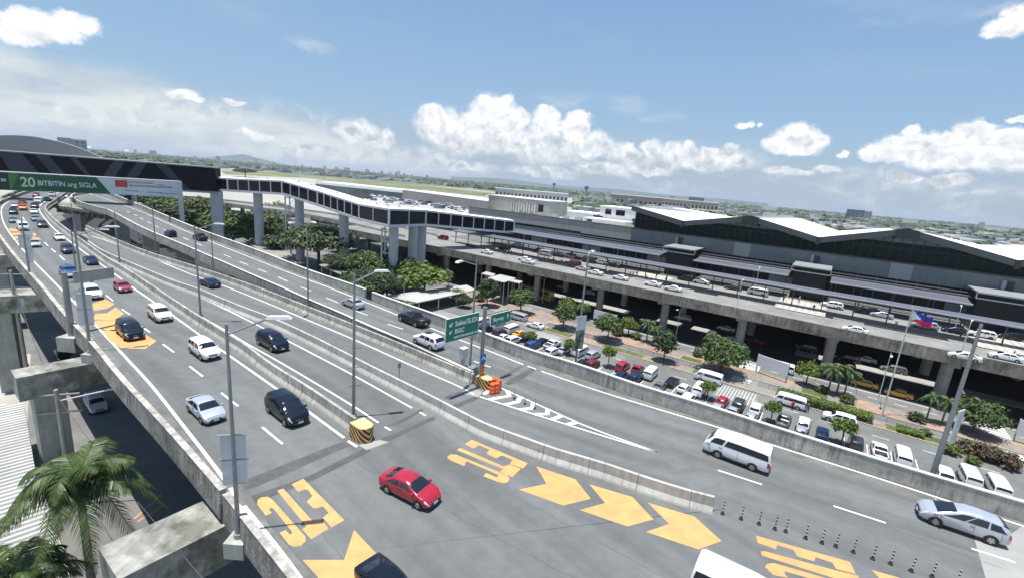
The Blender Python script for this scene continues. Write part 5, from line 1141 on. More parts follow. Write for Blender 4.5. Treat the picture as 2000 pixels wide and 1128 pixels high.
lb(mb, -62, 150, 42.7, 43.0, -.7, -.3)
mb.build('mullion', mat('mullion', (.10, .105, .11), .5), t)
mb = MB()
for s in (-30, -8, 16, 52, 90, 124): mb = MB(); lb(mb, s, s + 7, 42.68, 42.98, -3.6, -.9); mb.build('pale_door_panel', mat('door_panel', (.22, .23, .24), .6), t)

mb = MB(); lb(mb, -62, 9.2, 44.01, 80, 5.6, 5.9); mb.build('flat_roof', mat('pale_roof_deck', (.60, .59, .55), .8, .1, .2), t)
mb = MB(); lb(mb, -62, 150, 41.8, 44.2, 7.12, 7.3); mb.build('wall_coping', mat('dark_coping', (.07, .07, .07), .7), t)
# zigzag roof
fr = [onS(1234, 402, 40), onS(1334, 432, 40), onS(1467, 422, 40), onS(1599, 464, 40), onS(1774, 447, 40), onS(1990, 509, 40)]
bk = [onS(1308, 403, 78), onS(1430, 424, 78), onS(1543, 421, 78), onS(1638, 451.5, 78), onS(1752, 445, 78), onS(1916, 479, 78)]
def tl(p): r_ = p - O0; return L(r_.dot(TT), r_.dot(NN), p.z)
fr = [tl(p) for p in fr]; bk = [tl(p) for p in bk]
fr.append(Vector((fr[4].x + 35.5, fr[4].y, fr[4].z))); bk.append(Vector((bk[4].x + 38, bk[4].y, bk[4].z))); fr.append(Vector((fr[5].x + 37, fr[5].y, fr[5].z))); bk.append(Vector((bk[5].x + 38, bk[5].y, bk[5].z)))
mb = MB(); um = MB()
for i in range(len(fr) - 1):
    a, b2, c, d = fr[i], fr[i + 1], bk[i + 1], bk[i]; mb.face([a, b2, c, d]); dn = Vector((0, 0, -1.5)); um.face([d + dn, c + dn, b2 + dn, a + dn])
mb.build('metal_roof', metr, t); um.build('soffit', fasc, t)
mb = MB()
for i in range(len(fr) - 1):
    a, b2 = fr[i], fr[i + 1]; dn = Vector((0, 0, -1.53)); o_ = Vector((0, -.03, .03)); mb.face([a + dn + o_, b2 + dn + o_, b2 + o_, a + o_])
    mb.face([a + o_, b2 + o_, b2 + Vector((0, .5, .06)), a + Vector((0, .5, .06))])
a, b2 = fr[0], bk[0]; mb.face([b2 + Vector((0, 0, -1.5)), a + Vector((0, 0, -1.5)), a, b2])
mb.build('fascia', fasc, t)
mb = MB(); up = Vector((0, 0, .06))
for i in (0, 2, 4, 6):
    if i + 1 >= len(fr): break
    v0, v1 = fr[i + 1], bk[i + 1]; l0 = fr[i].lerp(v0, .12); l1 = bk[i].lerp(v1, .2)
    mb.face([l0 + up + Vector((0, .8, 0)), v0 + up + Vector((0, .8, 0)), v1 + up, l1 + up])
    if i + 2 < len(fr):
        r0 = fr[i + 2].lerp(v0, .16); r1 = bk[i + 2].lerp(v1, .12); mb.face([v0 + up + Vector((0, .8, 0)), r0 + up + Vector((0, .8, 0)), r1 + up, v1 + up])
mb.build('white_membrane', mat('roof_membrane', (.88, .88, .88), .6, .03, .3), t)
mb = MB()
for i in (2, 4, 6):
    if i < len(fr): p = fr[i]; l = p.lerp(fr[i - 1], .12); r = p.lerp(fr[i + 1], .12) if i + 1 < len(fr) else p; m5 = MB(); o5 = Vector((0, -.35, .12)); d5 = Vector((0, 0, -2.3)); m5.face([l + o5 + d5, p + o5 + d5, p + o5, l + o5]); m5.face([p + o5 + d5, r + o5 + d5, r + o5, p + o5]); b5 = Vector((0, 6, 0)); m5.face([l + o5, p + o5, p + o5 + b5, l + o5 + b5]); m5.face([p + o5, r + o5, r + o5 + b5, p + o5 + b5]); m5.face([l + o5 + d5, l + o5, l + o5 + b5, l + o5 + b5 + d5]); m5.face([r + o5, r + o5 + d5, r + o5 + b5 + d5, r + o5 + b5]); m5.build('peak_cap', mat('dark_ridge_cap', (.022, .032, .034), .5, .1, .4), t)
for i in (1, 3, 5):
    if i < len(fr): p = fr[i]; m5 = MB(); m5.box((p.x, p.y - .1, p.z - .9), (.9, .5, 2.0)); m5.build('valley_cap', mat('dark_ridge_cap', (.022, .032, .034)), t)
# glass under the roof, leaning back, with truss lines
mb = MB(); mm = MB(); y0 = 45.2 - 42
for i in range(len(fr) - 1):
    a, b2 = fr[i], fr[i + 1]; n = 9
    mb.face([(a.x, y0, 7.0 - DZ), (b2.x, y0, 7.0 - DZ), (b2.x, y0, b2.z - 1.45), (a.x, y0, a.z - 1.45)])
    for k in range(n): x = a.x + (b2.x - a.x) * k / n; z = a.z + (b2.z - a.z) * k / n; mm.box((x, y0 - .12, (7.0 - DZ + z - 1.45) / 2), (.14, .2, z - 1.45 - 7.0 + DZ))
mm.box(((fr[0].x + fr[-1].x) / 2, y0 - .1, 10.4 - DZ), (fr[-1].x - fr[0].x, .12, .16)); mm.box(((fr[0].x + fr[-1].x) / 2, y0 - .1, 12 - DZ), (fr[-1].x - fr[0].x, .02, .02))
mb.face([(fr[0].x, 34, 7 - DZ), (fr[0].x, y0, 7 - DZ), (fr[0].x, y0, fr[0].z - 1.45), (fr[0].x, 34, fr[0].z - 1.45)])
for k in range(9): mm.box((fr[0].x - .1, y0 + k * 3.8, (7 - DZ + fr[0].z - 1.45) / 2), (.2, .16, fr[0].z - 1.45 - 7 + DZ))
pk = []
for i in (2, 4, 6):
    if i >= len(fr) - 1: break
    p = fr[i]; l = p.lerp(fr[i - 1], .5); r = p.lerp(fr[i + 1], .5); m5 = MB(); m5.face([(l.x, y0 - .05, l.z - 1.5), (r.x, y0 - .05, r.z - 1.5), (p.x, y0 - .05, p.z - 1.5)]); m5.build('peak_glazing', mat('sky_tinted_peak_glass', (.17, .28, .28), .4, .2, .4, spec=.3), t)  # opaque panes; sky showing through is put into their paler colour
mb.build('clerestory_glazing', greeng, t); mm.build('glazing_bars', mat('dark_green_bar', (.03, .05, .05), .5), t)
mb = MB(); lb(mb, 12, 148, 46.5, 76, 6.9, 7.2); mb.build('roof_deck', darkw, t)
mb = MB(); lb(mb, -40, 148, 76, 77.5, 5.5, 9.0); mb.build('rear_wall', wb, t)
# rooftop plant rooms and stair boxes (behind the left part of the wall)
def roofbox(name, lbl, s0, s1, S0, S1, z0, z1, m_, extras=None, cat='plant room'):
    t2 = empty(name, W((s0 + s1) / 2, (S0 + S1) / 2, z0), TA, lbl, cat); w_, d_, h_ = s1 - s0, S1 - S0, z1 - z0
    mb = MB(); mb.box((0, 0, h_ / 2), (w_, d_, h_)); mb.build('walls', m_, t2); mb = MB(); mb.box((0, 0, h_ + .12), (w_ + .4, d_ + .4, .24)); mb.build('roof', wroof, t2)
    for (x0, x1, za, zb2) in (extras or []): mb = MB(); mb.box(((x0 + x1) / 2, -d_ / 2 - .02, (za + zb2) / 2), (x1 - x0, .08, zb2 - za)); mb.build('window', glass, t2)
    return t2
t2 = roofbox('plant_room', 'large beige plant room on the terminal roof with air ducts on its front', -66, -33, 60, 74, 5.9, 12.2, wallb, [(10.5, 13, 1.5, 4.6)])
mb = MB(); rnd = random.Random(3)
for k in range(10): x = -3 + k * 1.35; mb.box((x, -7.5, 2.2 + rnd.random()), (.9, .9, 2.4 + rnd.random() * 1.5)); mb.tube([(x, -7.6, 3.4), (x + .3, -7.9, 4.6 + rnd.random())], .25, 6)
mb.build('air_ducts', mat('duct_metal', (.42, .42, .40), .5, .2, 1), t2)
roofbox('stair_house', 'white stair house with square windows on the terminal roof beside the zigzag roof', -10, 5.5, 58, 70, 5.9, 12.6, wb, [(-5.5, -3, 3.9, 5.9), (-1.2, 2.4, 3.9, 5.9), (5.5, 6.8, 1.2, 3.4)], 'stair house')
roofbox('stair_house', 'low white block stepping down left of the stair house on the roof', -24, -11, 58, 70, 5.9, 9.2, wb, [(5, 9, 1, 3)], 'stair house')
roofbox('stair_house', 'lower front white block on the roof before the stair house', -12, 4, 50, 57, 5.9, 8.0, wb, [(-7, -5, .5, 1.7)], 'stair house')
for k, (s, S, wd) in enumerate([(-26, 52, 3), (-20, 50, 2.2), (-16, 53, 2.6), (-30, 48, 1.8)]):
    mb = MB(); mb.box((0, 0, .9), (wd, 1.8, 1.6)); mb.tube([(0, 0, 1.7), (0, 0, 2.0)], .6, 10); mb.box((0, 0, .08), (wd + .3, 2.1, .16)); o = mb.build('rooftop_chiller', mat('duct_metal', (.42, .42, .40))); o.location = W(s, S, 5.95); o.rotation_euler[2] = TA; tag(o, ['widest grey chiller on the roof left of the white blocks', 'small grey chiller nearest the front of the roof', 'grey chiller between the small one and the white block', 'smallest grey chiller furthest left on the roof'][k], 'air conditioner', 'chillers on the terminal roof')
# departures deck
mb = MB(); tbox(mb, -100, 150, -.2, 13.3, DZ - .9, DZ); tbox(mb, -100, 150, 17.4, 44, DZ - .9, DZ)
for s0, s1 in ((-100, -9), (21.2, 29.8), (35.8, 38.8), (44.5, 62.5), (68.5, 74), (87.5, 91), (101, 150)): tbox(mb, s0, s1, 13.302, 17.398, DZ - .9, DZ - .003)
struct(mb, 'departures_road', mat('deck_road', (.25, .245, .225), .9, .16, .5, dcol=(.20, .195, .18), dirt=.15))
mb = MB(); tbox(mb, -104, 150, -.35, -.05, DZ - 1.3, -3.5); o = mb.build('deck_parapet', mat('stained_edge', (.25, .235, .195), .95, .4, .6, streak=.65)); tag(o, 'long stained concrete edge wall of the departures deck', 'parapet')
mb = MB(); mb.m = 0
for S in (14.2, 17.6): pass
tbox(mb, -40, 30, 17.42, 20.4, DZ, DZ + .16); tbox(mb, 36, 150, 17.42, 20.4, DZ, DZ + .16); tbox(mb, -60, 150, 29, 44, DZ, DZ + .16); struct(mb, 'pavement', mat('pavement_grey', (.16, .16, .155), .9, .12, .6))
mb = MB()
def grd(s, S, z): p = W(s, S, z); return (p.x, p.y, p.z)
def band(mb, s0, s1, S0, S1, z): mb.face([grd(s0, S0, z), grd(s1, S0, z), grd(s1, S1, z), grd(s0, S1, z)])
band(mb, -60, 150, 12.6, 12.78, DZ + .006); band(mb, -60, 150, 1.0, 1.15, DZ + .006)
for k in range(-12, 36): band(mb, k * 4, k * 4 + 1.6, 6.5, 6.62, DZ + .006); band(mb, k * 4, k * 4 + 1.6, 23, 23.12, DZ + .006)
for k in range(7): band(mb, 20 + k * 1.35, 20.8 + k * 1.35, 19.2, 28.5, DZ + .006); band(mb, 57.6 + k * 1.3, 58.3 + k * 1.3, 13.8, 28.5, DZ + .17); band(mb, 92 + k * 1.3, 92.7 + k * 1.3, 13.8, 28.5, DZ + .17)
tag(mb.build('lane_markings', mat('deck_paint', (.5, .48, .42), .7)), kind='structure')
mb = MB(); band(mb, 19.6, 29.6, 19.2, 28.6, DZ + .003); band(mb, 57, 67, 12.9, 28.6, DZ + .165); band(mb, 91.5, 101.5, 12.9, 28.6, DZ + .165); tag(mb.build('crossing', mat('crossing_base', (.40, .375, .31), .9, .1, 1)), kind='structure')
# island fence, columns under the deck
for k, (s0, s1) in enumerate([(-38, 18), (31, 57), (67, 91), (102, 148)]):
    mb = MB(); n = int((s1 - s0) / 2)
    for i in range(n + 1): mb.box((i * (s1 - s0) / n, 0, .55), (.08, .08, 1.1))
    mb.box(((s1 - s0) / 2, 0, 1.08), (s1 - s0, .06, .06)); mb.box(((s1 - s0) / 2, 0, .55), (s1 - s0, .03, .7)); o = mb.build('island_railing', mat('dark_rail2', (.045, .048, .058), .6)); o.location = W(s0, 13.75, DZ + .16); o.rotation_euler[2] = TA
    tag(o, 'dark railing on the island kerb, ' + ['left of the first striped crossing', 'between the first crossing and the middle crossing', 'between the middle crossing and the flag side crossing', 'beyond the last crossing at the right'][k], 'railing', 'railings of the deck island')
cnt = 0
for row, S in enumerate((5.2, 23, 37)):
    for k, s in enumerate([-38.5, -20.7, -2.5, 17.6, 34.9, 52.3, 69.1, 86.8, 104, 121]):
        b = W(s, S, GZ); h = DZ - .9 - GZ; mb = MB(); mb.tube([(0, 0, 0), (0, 0, h - 1.4)], .95, 14); mb.box((0, 0, h - .6), (1.8, 8.5, 1.2), 0, None); o = mb.build('deck_column', conc_p); o.location = b; o.rotation_euler[2] = TA
        rowt = ['front', 'middle', 'rear'][row]; nth = ['first', 'second', 'third', 'fourth', 'fifth', 'sixth', 'seventh', 'eighth', 'ninth', 'tenth'][k]
        tag(o, 'round concrete column of the %s row under the deck, %s from the left' % (rowt, nth), 'column', 'columns under the departures deck')
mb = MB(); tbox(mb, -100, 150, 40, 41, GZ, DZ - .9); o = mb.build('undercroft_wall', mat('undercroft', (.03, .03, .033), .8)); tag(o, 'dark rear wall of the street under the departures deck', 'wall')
# canopies over the kerbs
def canopy(s0, s1, S0, S1, zr, lbl, nmz, slope=.25):
    t2 = empty('kerb_canopy', W(s0, (S0 + S1) / 2, DZ + .16), TA, lbl, 'canopy', 'canopies on the departures deck'); Lc = s1 - s0; wd = S1 - S0; h = zr - DZ - .16
    mb = MB(); mb.face([(0, -wd / 2, h), (Lc, -wd / 2, h), (Lc, wd / 2, h + slope), (0, wd / 2, h + slope)]); mb.face([(0, wd / 2, h + slope - .14), (Lc, wd / 2, h + slope - .14), (Lc, -wd / 2, h - .14), (0, -wd / 2, h - .14)]); mb.build('roof', mat('canopy_sheet', (.115, .12, .14), .45, .08, .5), t2)
    mb = MB(); mb.tube([(0, -wd / 2, h - .02), (Lc, -wd / 2, h - .02)], .22, 8); mb.tube([(0, wd / 2, h + slope), (Lc, wd / 2, h + slope)], .14, 8); mb.build('edge_tube', mat('canopy_tube', (.28, .30, .34), .35, .04, 1, metal=.3), t2)
    mb = MB(); n = max(1, int(Lc / 6))
    mb.box((0, 0, h / 2), (.22, .22, h)); mb.tube([(0, 0, h - 1.2), (0, -wd * .4, h - .1)], .06, 5); mb.tube([(0, 0, h - 1.2), (0, wd * .4, h + .1)], .06, 5); pm_ = proto(mb, 'post', mat('canopy_post', (.05, .055, .065), .5))
    for i in range(n + 1): inst(pm_, 'post', t2, (.4 + i * (Lc - .8) / n, 0, 0))
canopy(-48, 150, 17.6, 20.6, -.1, 'very long outer canopy with a pale edge tube along the island', 0)
for s0, s1, lbl in [(-42, 24.5, 'inner canopy left of the first dark portal'), (34, 57.5, 'short inner canopy between the two dark portals'), (66.5, 92, 'inner canopy behind the flag'), (103, 150, 'inner canopy at the right end beyond the third portal')]: canopy(s0, s1, 28.2, 34.5, 1.35, lbl, 0, .5)
for s0, s1, lbl in [(24.6, 33.6, 'first dark portal house with projecting roof in front of the terminal'), (57.8, 66.2, 'second dark portal house with projecting roof, in the middle'), (92.5, 102.5, 'third dark portal house at the right edge')]:
    t2 = empty('entrance_portal', W((s0 + s1) / 2, 36, DZ + .16), TA, lbl, 'entrance', 'entrance portals of the terminal'); wd = s1 - s0
    mb = MB(); mb.box((0, .5, 3.9), (wd - 1.2, 8.5, 7.6)); mb.build('walls', darkw, t2)
    mb = MB(); mb.box((0, -.4, 8.25), (wd, 12, .3)); mb.build('roof', mat('portal_roof', (.26, .275, .28), .6, .06, .6), t2)
    mb = MB(); mb.tube([(-wd / 2, -5.6, 7.0), (wd / 2, -5.6, 7.0)], .14, 6); mb.tube([(-wd / 2, -5.6, 7.0), (-wd / 2, -5.6, 8.1)], .08, 5); mb.tube([(wd / 2, -5.6, 7.0), (wd / 2, -5.6, 8.1)], .08, 5); mb.build('truss', steel_w, t2)
mb = MB(); tbox(mb, -40, 150, 36.2, 37.4, 1.9, 2.2); tbox(mb, -40, 150, 38.5, 39.2, 2.5, 2.7); o = mb.build('sunshade_louvre', mat('louvre', (.12, .125, .14), .5)); tag(o, 'long dark sunshade bars running below the grey wall band', 'sunshade')
# approach viaduct, bending away to the left of the deck
vp = smoothpl([P(x, y, DZ + .9).xy.to_3d() for x, y in [(300, 383), (360, 387), (430, 394), (500, 404), (577, 413), (700, 437)]] + [W(-98, 0, 0).xy.to_3d() if False else P(790, 459, DZ + .9).xy.to_3d()]); vp, _ = resamp(vp, n=60); bk_ = offs(vp, 15)
mb = MB(); strip(mb, vp, bk_, DZ + .02, 60)
for i in range(len(mb.f)): pass
m2 = slab('v', vp, bk_, DZ - 1.1, DZ - .005, conc_p, 60); struct(mb, 'approach_road', mat('deck_road', (1, 1, 1))); struct(m2, 'approach_viaduct', conc_b)
wallrun('viaduct_parapet', vp, [(0, DZ), (0, DZ + .9), (.25, DZ + .9), (.25, DZ)], conc, 'pale parapet of the approach viaduct behind the bridge columns', 'parapet', group='parapets of the viaduct')
wallrun('viaduct_parapet', bk_, [(0, DZ), (0, DZ + .9), (.25, DZ + .9), (.25, DZ)], conc, 'rear parapet of the approach viaduct', 'parapet', group='parapets of the viaduct')
for k, i in enumerate(range(6, 58, 7)):
    c = (vp[i] + bk_[i]) / 2; h = DZ - 1.1 - GZ; mb = MB(); mb.box((0, -4, h / 2), (1.4, 1.4, h)); mb.box((0, 4, h / 2), (1.4, 1.4, h)); mb.box((0, 0, h - .5), (1.5, 13, 1.0)); o = mb.build('viaduct_pier', conc_p); v = vp[i + 1] - vp[i]; o.location = (c.x, c.y, GZ); o.rotation_euler[2] = math.atan2(v.y, v.x)
    tag(o, 'twin post pier of the approach viaduct, %s from the left' % ['first', 'second', 'third', 'fourth', 'fifth', 'sixth', 'seventh', 'eighth'][k], 'bridge pier', 'piers of the approach viaduct')
# lower ramp below it
rp = smoothpl([P(425, 409, -9), P(455, 420, -9.6), P(488, 433, -10.5), P(530, 452, -12.5)]); rb = offs(rp, 9); mb = MB(); n = len(rp)
for i in range(n - 1): mb.face([rp[i], rp[i + 1], rb[i + 1], rb[i]]); mb.face([rp[i] - Vector((0, 0, 1.2)), rp[i + 1] - Vector((0, 0, 1.2)), rp[i + 1] + Vector((0, 0, .8)), rp[i] + Vector((0, 0, .8))])
struct(mb, 'lower_ramp', conc_p)
# ------------------------------------------------------------------ street level beyond the parapet
def gband(mb, s0, s1, S0, S1, z): band(mb, s0, s1, S0, S1, GZ + z)
mb = MB(); tbox(mb, 6, 150, -17.6, -14.6, GZ, GZ + .14); tbox(mb, 12, 150, -11.2, -6.4, GZ, GZ + .14); tbox(mb, -30, 12, -14, -4, GZ, GZ + .12)
struct(mb, 'pavement', mat('pinkish_paving', (.34, .225, .165), .9, .25, .9, dcol=(.24, .225, .20), dirt=.25))
mb = MB()
for S in (-17.75, -11.35, -6.35): tbox(mb, 6 if S < -15 else 12, 150, S, S + .16, GZ, GZ + .17)
struct(mb, 'kerb', mat('kerb_concrete', (.42, .37, .26), .9, .2, 1))
mb = MB()
for s0, s1 in ((14, 21), (29, 38), (48, 52), (78, 86), (104, 118)): gband(mb, s0, s1, -17.2, -14.9, .15)
for s0, s1 in ((44, 48), (66, 70)): gband(mb, s0, s1, -10.8, -8.4, .15)
tag(mb.build('grass', mat('verge_grass', (.10, .12, .035), .95, .35, 1.5)), kind='structure')
mb = MB()
for k in range(-6, 40): gband(mb, k * 4., k * 4 + 1.8, -3.2, -3.05, .006)
gband(mb, -30, 150, -.3, -.1, .006)
for k in range(12): gband(mb, 54 + k * .5, 54.07 + k * .5, -24.5, -18.4, .006); gband(mb, 14 + k * .5, 14.07 + k * .5, -24.5, -18.4, .006)
for s0 in (54.5, 91): 
    for k in range(6): gband(mb, s0, s0 + 3.4, -14.3 + k * .55 * 1.0, -14.0 + k * .55, .006) if k < 5 else None
    for k in range(6): gband(mb, s0, s0 + 3.6, -6.0 + k * .9, -5.5 + k * .9, .006)
for k in range(40): gband(mb, 12 + k * 2.75, 12.12 + k * 2.75, -31, -25.6, .006)
for k in range(20): gband(mb, 10 + k * 6, 12.2 + k * 6, -21.4, -21.28, .006)
tag(mb.build('lane_markings', white), kind='structure')
mb = MB(); gband(mb, 53.5, 60, -24.8, -18.2, .004); gband(mb, 13.5, 20, -24.8, -18.2, .004); gband(mb, 90, 97, -14.5, -11.4, .004); gband(mb, 53.5, 59, -14.5, -11.4, .004); struct(mb, 'crossing', mat('crossing_ground', (.22, .22, .20), .9, .1, 1))
mb = MB(); o_ = W(-30, -22, GZ)
mb.face([grd(-80, -45, GZ + .02), grd(2, -45, GZ + .02), grd(2, -24, GZ + .02), grd(-80, -24, GZ + .02)]); struct(mb, 'forecourt', mat('forecourt_paving', (.27, .262, .24), .9, .15, .3))
mb = MB(); gband(mb, -100, 150, 1.5, 40, .003); struct(mb, 'street', mat('shade_dark_asphalt', (.05, .05, .052), .85, .2, .4))  # under-deck shade is put into this darker street colour
mb = MB()
for s0, s1 in ((-9, 21), (30, 37), (39.5, 43.5), (63, 70), (74.5, 89), (92, 102)): tbox(mb, s0, s1, 14.0, 18.0, GZ, GZ + .15)
struct(mb, 'traffic_island', mat('island_concrete', (.34, .34, .31), .9, .12, .6))
# fences along the median
for k, (s0, s1) in enumerate([(14, 52), (61, 88), (99, 148)]):
    mb = MB(); n = int((s1 - s0) / 2.4)
    for i in range(n + 1): mb.box((i * (s1 - s0) / n, 0, .5), (.06, .06, 1.0))
    mb.box(((s1 - s0) / 2, 0, .98), (s1 - s0, .05, .05)); mb.box(((s1 - s0) / 2, 0, .5), (s1 - s0, .04, .04)); o = mb.build('median_fence', steel); o.location = W(s0, -14.4, GZ); o.rotation_euler[2] = TA
    tag(o, ['low grey rail fence on the median left of the first crossing', 'low grey rail fence on the median behind the long hedge', 'low grey rail fence on the median beyond the last crossing'][k], 'fence', 'fences on the median')
# ------------------------------------------------------------------ plants
def leaves(mb, rnd, c, rx, ry, rz_, n, size, nclump=26, flat=.25, hollow=.55):
    cl = []
    for i in range(nclump):
        while True:
            d = Vector((rnd.gauss(0, 1), rnd.gauss(0, 1), rnd.gauss(0, 1)))
            if d.length > .1: break
        d.normalize()
        if d.z < -flat: d.z = -flat * rnd.random(); d.normalize()
        k = hollow + (1 - hollow) * rnd.random() ** .6; k *= .72
        cl.append((Vector((d.x * rx * k, d.y * ry * k, d.z * rz_ * k)), (.26 + .22 * rnd.random())))
    for i in range(n):
        cc, cr = cl[rnd.randrange(nclump)]
        d = Vector((rnd.gauss(0, .5), rnd.gauss(0, .5), rnd.gauss(0, .42))); 
        if d.length > 1: d.normalize()
        p = Vector(c) + cc + Vector((d.x * rx * cr, d.y * ry * cr, d.z * rz_ * cr))
        s = size * (.6 + .8 * rnd.random()); nrm_ = (d * .8 + Vector((rnd.gauss(0, .5), rnd.gauss(0, .5), .7 + rnd.gauss(0, .4)))).normalized()
        u = nrm_.orthogonal().normalized(); v = nrm_.cross(u); a = rnd.random() * 6.28; u, v = u * math.cos(a) + v * math.sin(a), v * math.cos(a) - u * math.sin(a)
        mb.face([p + u * s, p + v * s * .55 + u * .1 * s, p - u * s, p - v * s * .55])
def tree_mesh(seed, h, rx, rz_, n, size, lm, trunk_r=.16, limbs=5, flat=.25, clumps=26, z_c=None):
    rnd = random.Random(seed); z_c = z_c or h - rz_ * .85; mb = MB(); leaves(mb, rnd, (0, 0, z_c), rx, rx, rz_, n, size, clumps, flat)
    cm = proto(mb, 'crown', lm); tb = MB(); fork = z_c - rz_ * .45; fork = max(fork, h * .22)
    tb.tube([(0, 0, 0), (rnd.uniform(-.1, .1), rnd.uniform(-.1, .1), fork * .5), (0, 0, fork)], trunk_r, 7, trunk_r * .75)
    for i in range(limbs):
        a = 6.28 * i / limbs + rnd.random(); r_ = rx * (.45 + .3 * rnd.random()); tb.tube([(0, 0, fork * .92), (math.cos(a) * r_ * .4, math.sin(a) * r_ * .4, fork + (z_c - fork) * .5), (math.cos(a) * r_, math.sin(a) * r_, z_c + rz_ * .2 * rnd.random())], trunk_r * .55, 5, trunk_r * .2)
    return cm, proto(tb, 'trunk', bark)
PROT = {'round': [tree_mesh(s, 5.2, 2.5, 2.1, 2600, .25, leaf_m, clumps=44) for s in (1, 2)], 'bright': [tree_mesh(s, 4.6, 2.2, 1.8, 2300, .24, leaf_b, clumps=40) for s in (3, 4)], 'dark': [tree_mesh(s, 5.6, 2.4, 2.4, 2600, .26, leaf_d, clumps=44) for s in (5, 6)],
        'wide': [tree_mesh(7, 6.2, 4.3, 2.7, 5200, .30, leaf_m, .22, 7, .2, 60)], 'umbrella': [tree_mesh(8, 9.5, 7.2, 3.0, 9000, .36, leaf_d, .36, 9, .25, 95), tree_mesh(9, 9, 6.5, 2.8, 8000, .36, leaf_m, .34, 8, .25, 85)],
        'topiary': [tree_mesh(10, 3.4, 1.35, 1.15, 1700, .16, leaf_b, .1, 4, .45, 34)]}
EXT = {}
def ext(me):
    if me.name not in EXT:
        n = len(me.vertices); a = np.empty(n * 3); me.vertices.foreach_get('co', a); a = a.reshape(-1, 3); EXT[me.name] = (np.percentile(np.abs(a[:, 0]), 97), np.percentile(a[:, 2], 99))
    return EXT[me.name]
def base_h(kind): return {'round': (5.2, 2.5), 'bright': (4.6, 2.2), 'dark': (5.6, 2.4), 'wide': (6.2, 4.3), 'umbrella': (9.5, 7.0), 'topiary': (3.4, 1.4)}[kind]
def mpp(p): return float((np.array(p) - np.array([0, 0, HC])) @ CF) / FPX
def tree(x, y, wpx, hpx, kind, label, group, z=GZ, seed=0):
    p = P(x, y, z); k = mpp(p); v = PROT[kind]; cm, tm = v[seed % len(v)]; r0, h0_ = ext(cm)
    t = empty('palm_tree' if kind == 'palm' else 'tree', p, (seed * 1.7 + x) % 6.28, label, 'tree', group); t.scale = (wpx * k / 2 / r0 * .82, wpx * k / 2 / r0 * .82, hpx * k / h0_ * 1.04)
    inst(cm, 'crown', t); inst(tm, 'trunk', t)
def palm_mesh(seed, h, nf, fl, lm, droop=1.0, tr=.16, lsz=.5, nl=22, lw=.04, up=.9):
    rnd = random.Random(seed); fm = []
    mb = MB()
    for i in range(nf):
        a = 6.283 * i / nf + rnd.uniform(-.2, .2); e = up * (1 - (i % 3) * .42) + rnd.uniform(-.12, .12); L_ = fl * rnd.uniform(.8, 1.12); dr = droop * rnd.uniform(.6, 1.35)
        d = Vector((math.cos(a), math.sin(a), 0)); sd = Vector((-d.y, d.x, 0)); pts = []; m_ = 12
        for j in range(m_ + 1):
            s = j / m_; pts.append(d * (L_ * (s - .12 * s * s) * math.cos(e * .7)) + Vector((0, 0, h + L_ * (math.sin(e) * s - dr * .78 * s * s))) + sd * (.15 * L_ * s * s * rnd.uniform(-.2, .2)))
        mb.tube(pts, .035 * fl / 3, 4, .008)
        for j in range(nl):
            s = .1 + .9 * j / nl; k = min(m_ - 1, int(s * m_)); p = pts[k].lerp(pts[k + 1], s * m_ - k); tg = (pts[k + 1] - pts[k]).normalized()
            ll = lsz * math.sin(math.pi * min(1, .12 + s * .86)) * rnd.uniform(.85, 1.1) * (1.15 - s * .35)
            for q in (-1, 1):
                dirn = (sd * q + tg * .75 + Vector((0, 0, -.25 - .5 * s + rnd.uniform(-.25, .25)))).normalized(); e1 = p + dirn * ll * .55; e2 = p + dirn * ll + Vector((0, 0, -ll * .28)); wv = tg * lw
                mb.face([p - wv, e1 - wv, e1 + wv, p + wv]); mb.face([e1 - wv, e2, e2, e1 + wv][:3] if False else [e1 - wv, e2, e1 + wv])
    cm = proto(mb, 'fronds', lm); tb = MB(); n = 8; tb.tube([(0, 0, 0), (0, 0, h * .1), (0, 0, h * .5), (.05, 0, h)], tr * 1.25, 10, tr * .75); tb.tube([(0, 0, h - .9), (0, 0, h + .1)], tr * .8, 8, tr * .6)
    return cm, proto(tb, 'trunk', bark_p)
PM = [palm_mesh(21, 4.2, 17, 2.6, leaf_p, 1.15, .13, .62, 16, .055), palm_mesh(22, 5.0, 18, 2.6, leaf_p, 1.2, .14, .62, 16, .055)]
def palm(x, y, hpx, label, group, k=0, sc_=None):
    p = P(x, y, GZ); m_ = mpp(p); cm, tm = PM[k % 2]; h0_ = (4.2, 5.0)[k % 2] + 1.0; s = hpx * m_ / h0_
    t = empty('palm_tree', p, x % 6, label, 'palm', group); t.scale = (s, s, s); inst(cm, 'fronds', t); inst(tm, 'trunk', t)
GM = 'trees on the median strip'
for i, (x, y, w_, h, k, lb) in enumerate([(951, 598, 44, 52, 'dark', 'round dark tree beside the kiosk roofs, left of the first lamp'), (1016, 612, 54, 44, 'round', 'round tree behind the small green sign'), (1099, 641, 50, 46, 'round', 'dense round tree left of the printed banner pole'),
    (1137, 622, 28, 30, 'bright', 'small bright tree behind the printed banner pole'), (1187, 665, 60, 48, 'round', 'broad round tree in front of the blank white board'), (1226, 655, 36, 34, 'bright', 'bright tree right of the blank white board'), (1295, 706, 50, 60, 'dark', 'tall dark tree at the foot of the slim street lamp'),
    (1407, 728, 90, 62, 'wide', 'biggest broad tree on the median, above the white van'), (1574, 753, 48, 46, 'bright', 'bright round tree right of the long white board'), (1900, 845, 80, 62, 'wide', 'broad bright tree at the right, behind the brown bushes'), (1106, 612, 40, 30, 'bright', 'pale feathery tree behind the dense round tree')]): tree(x, y, w_, h, k, lb, GM, seed=i)
GT = 'small clipped trees in the car park'
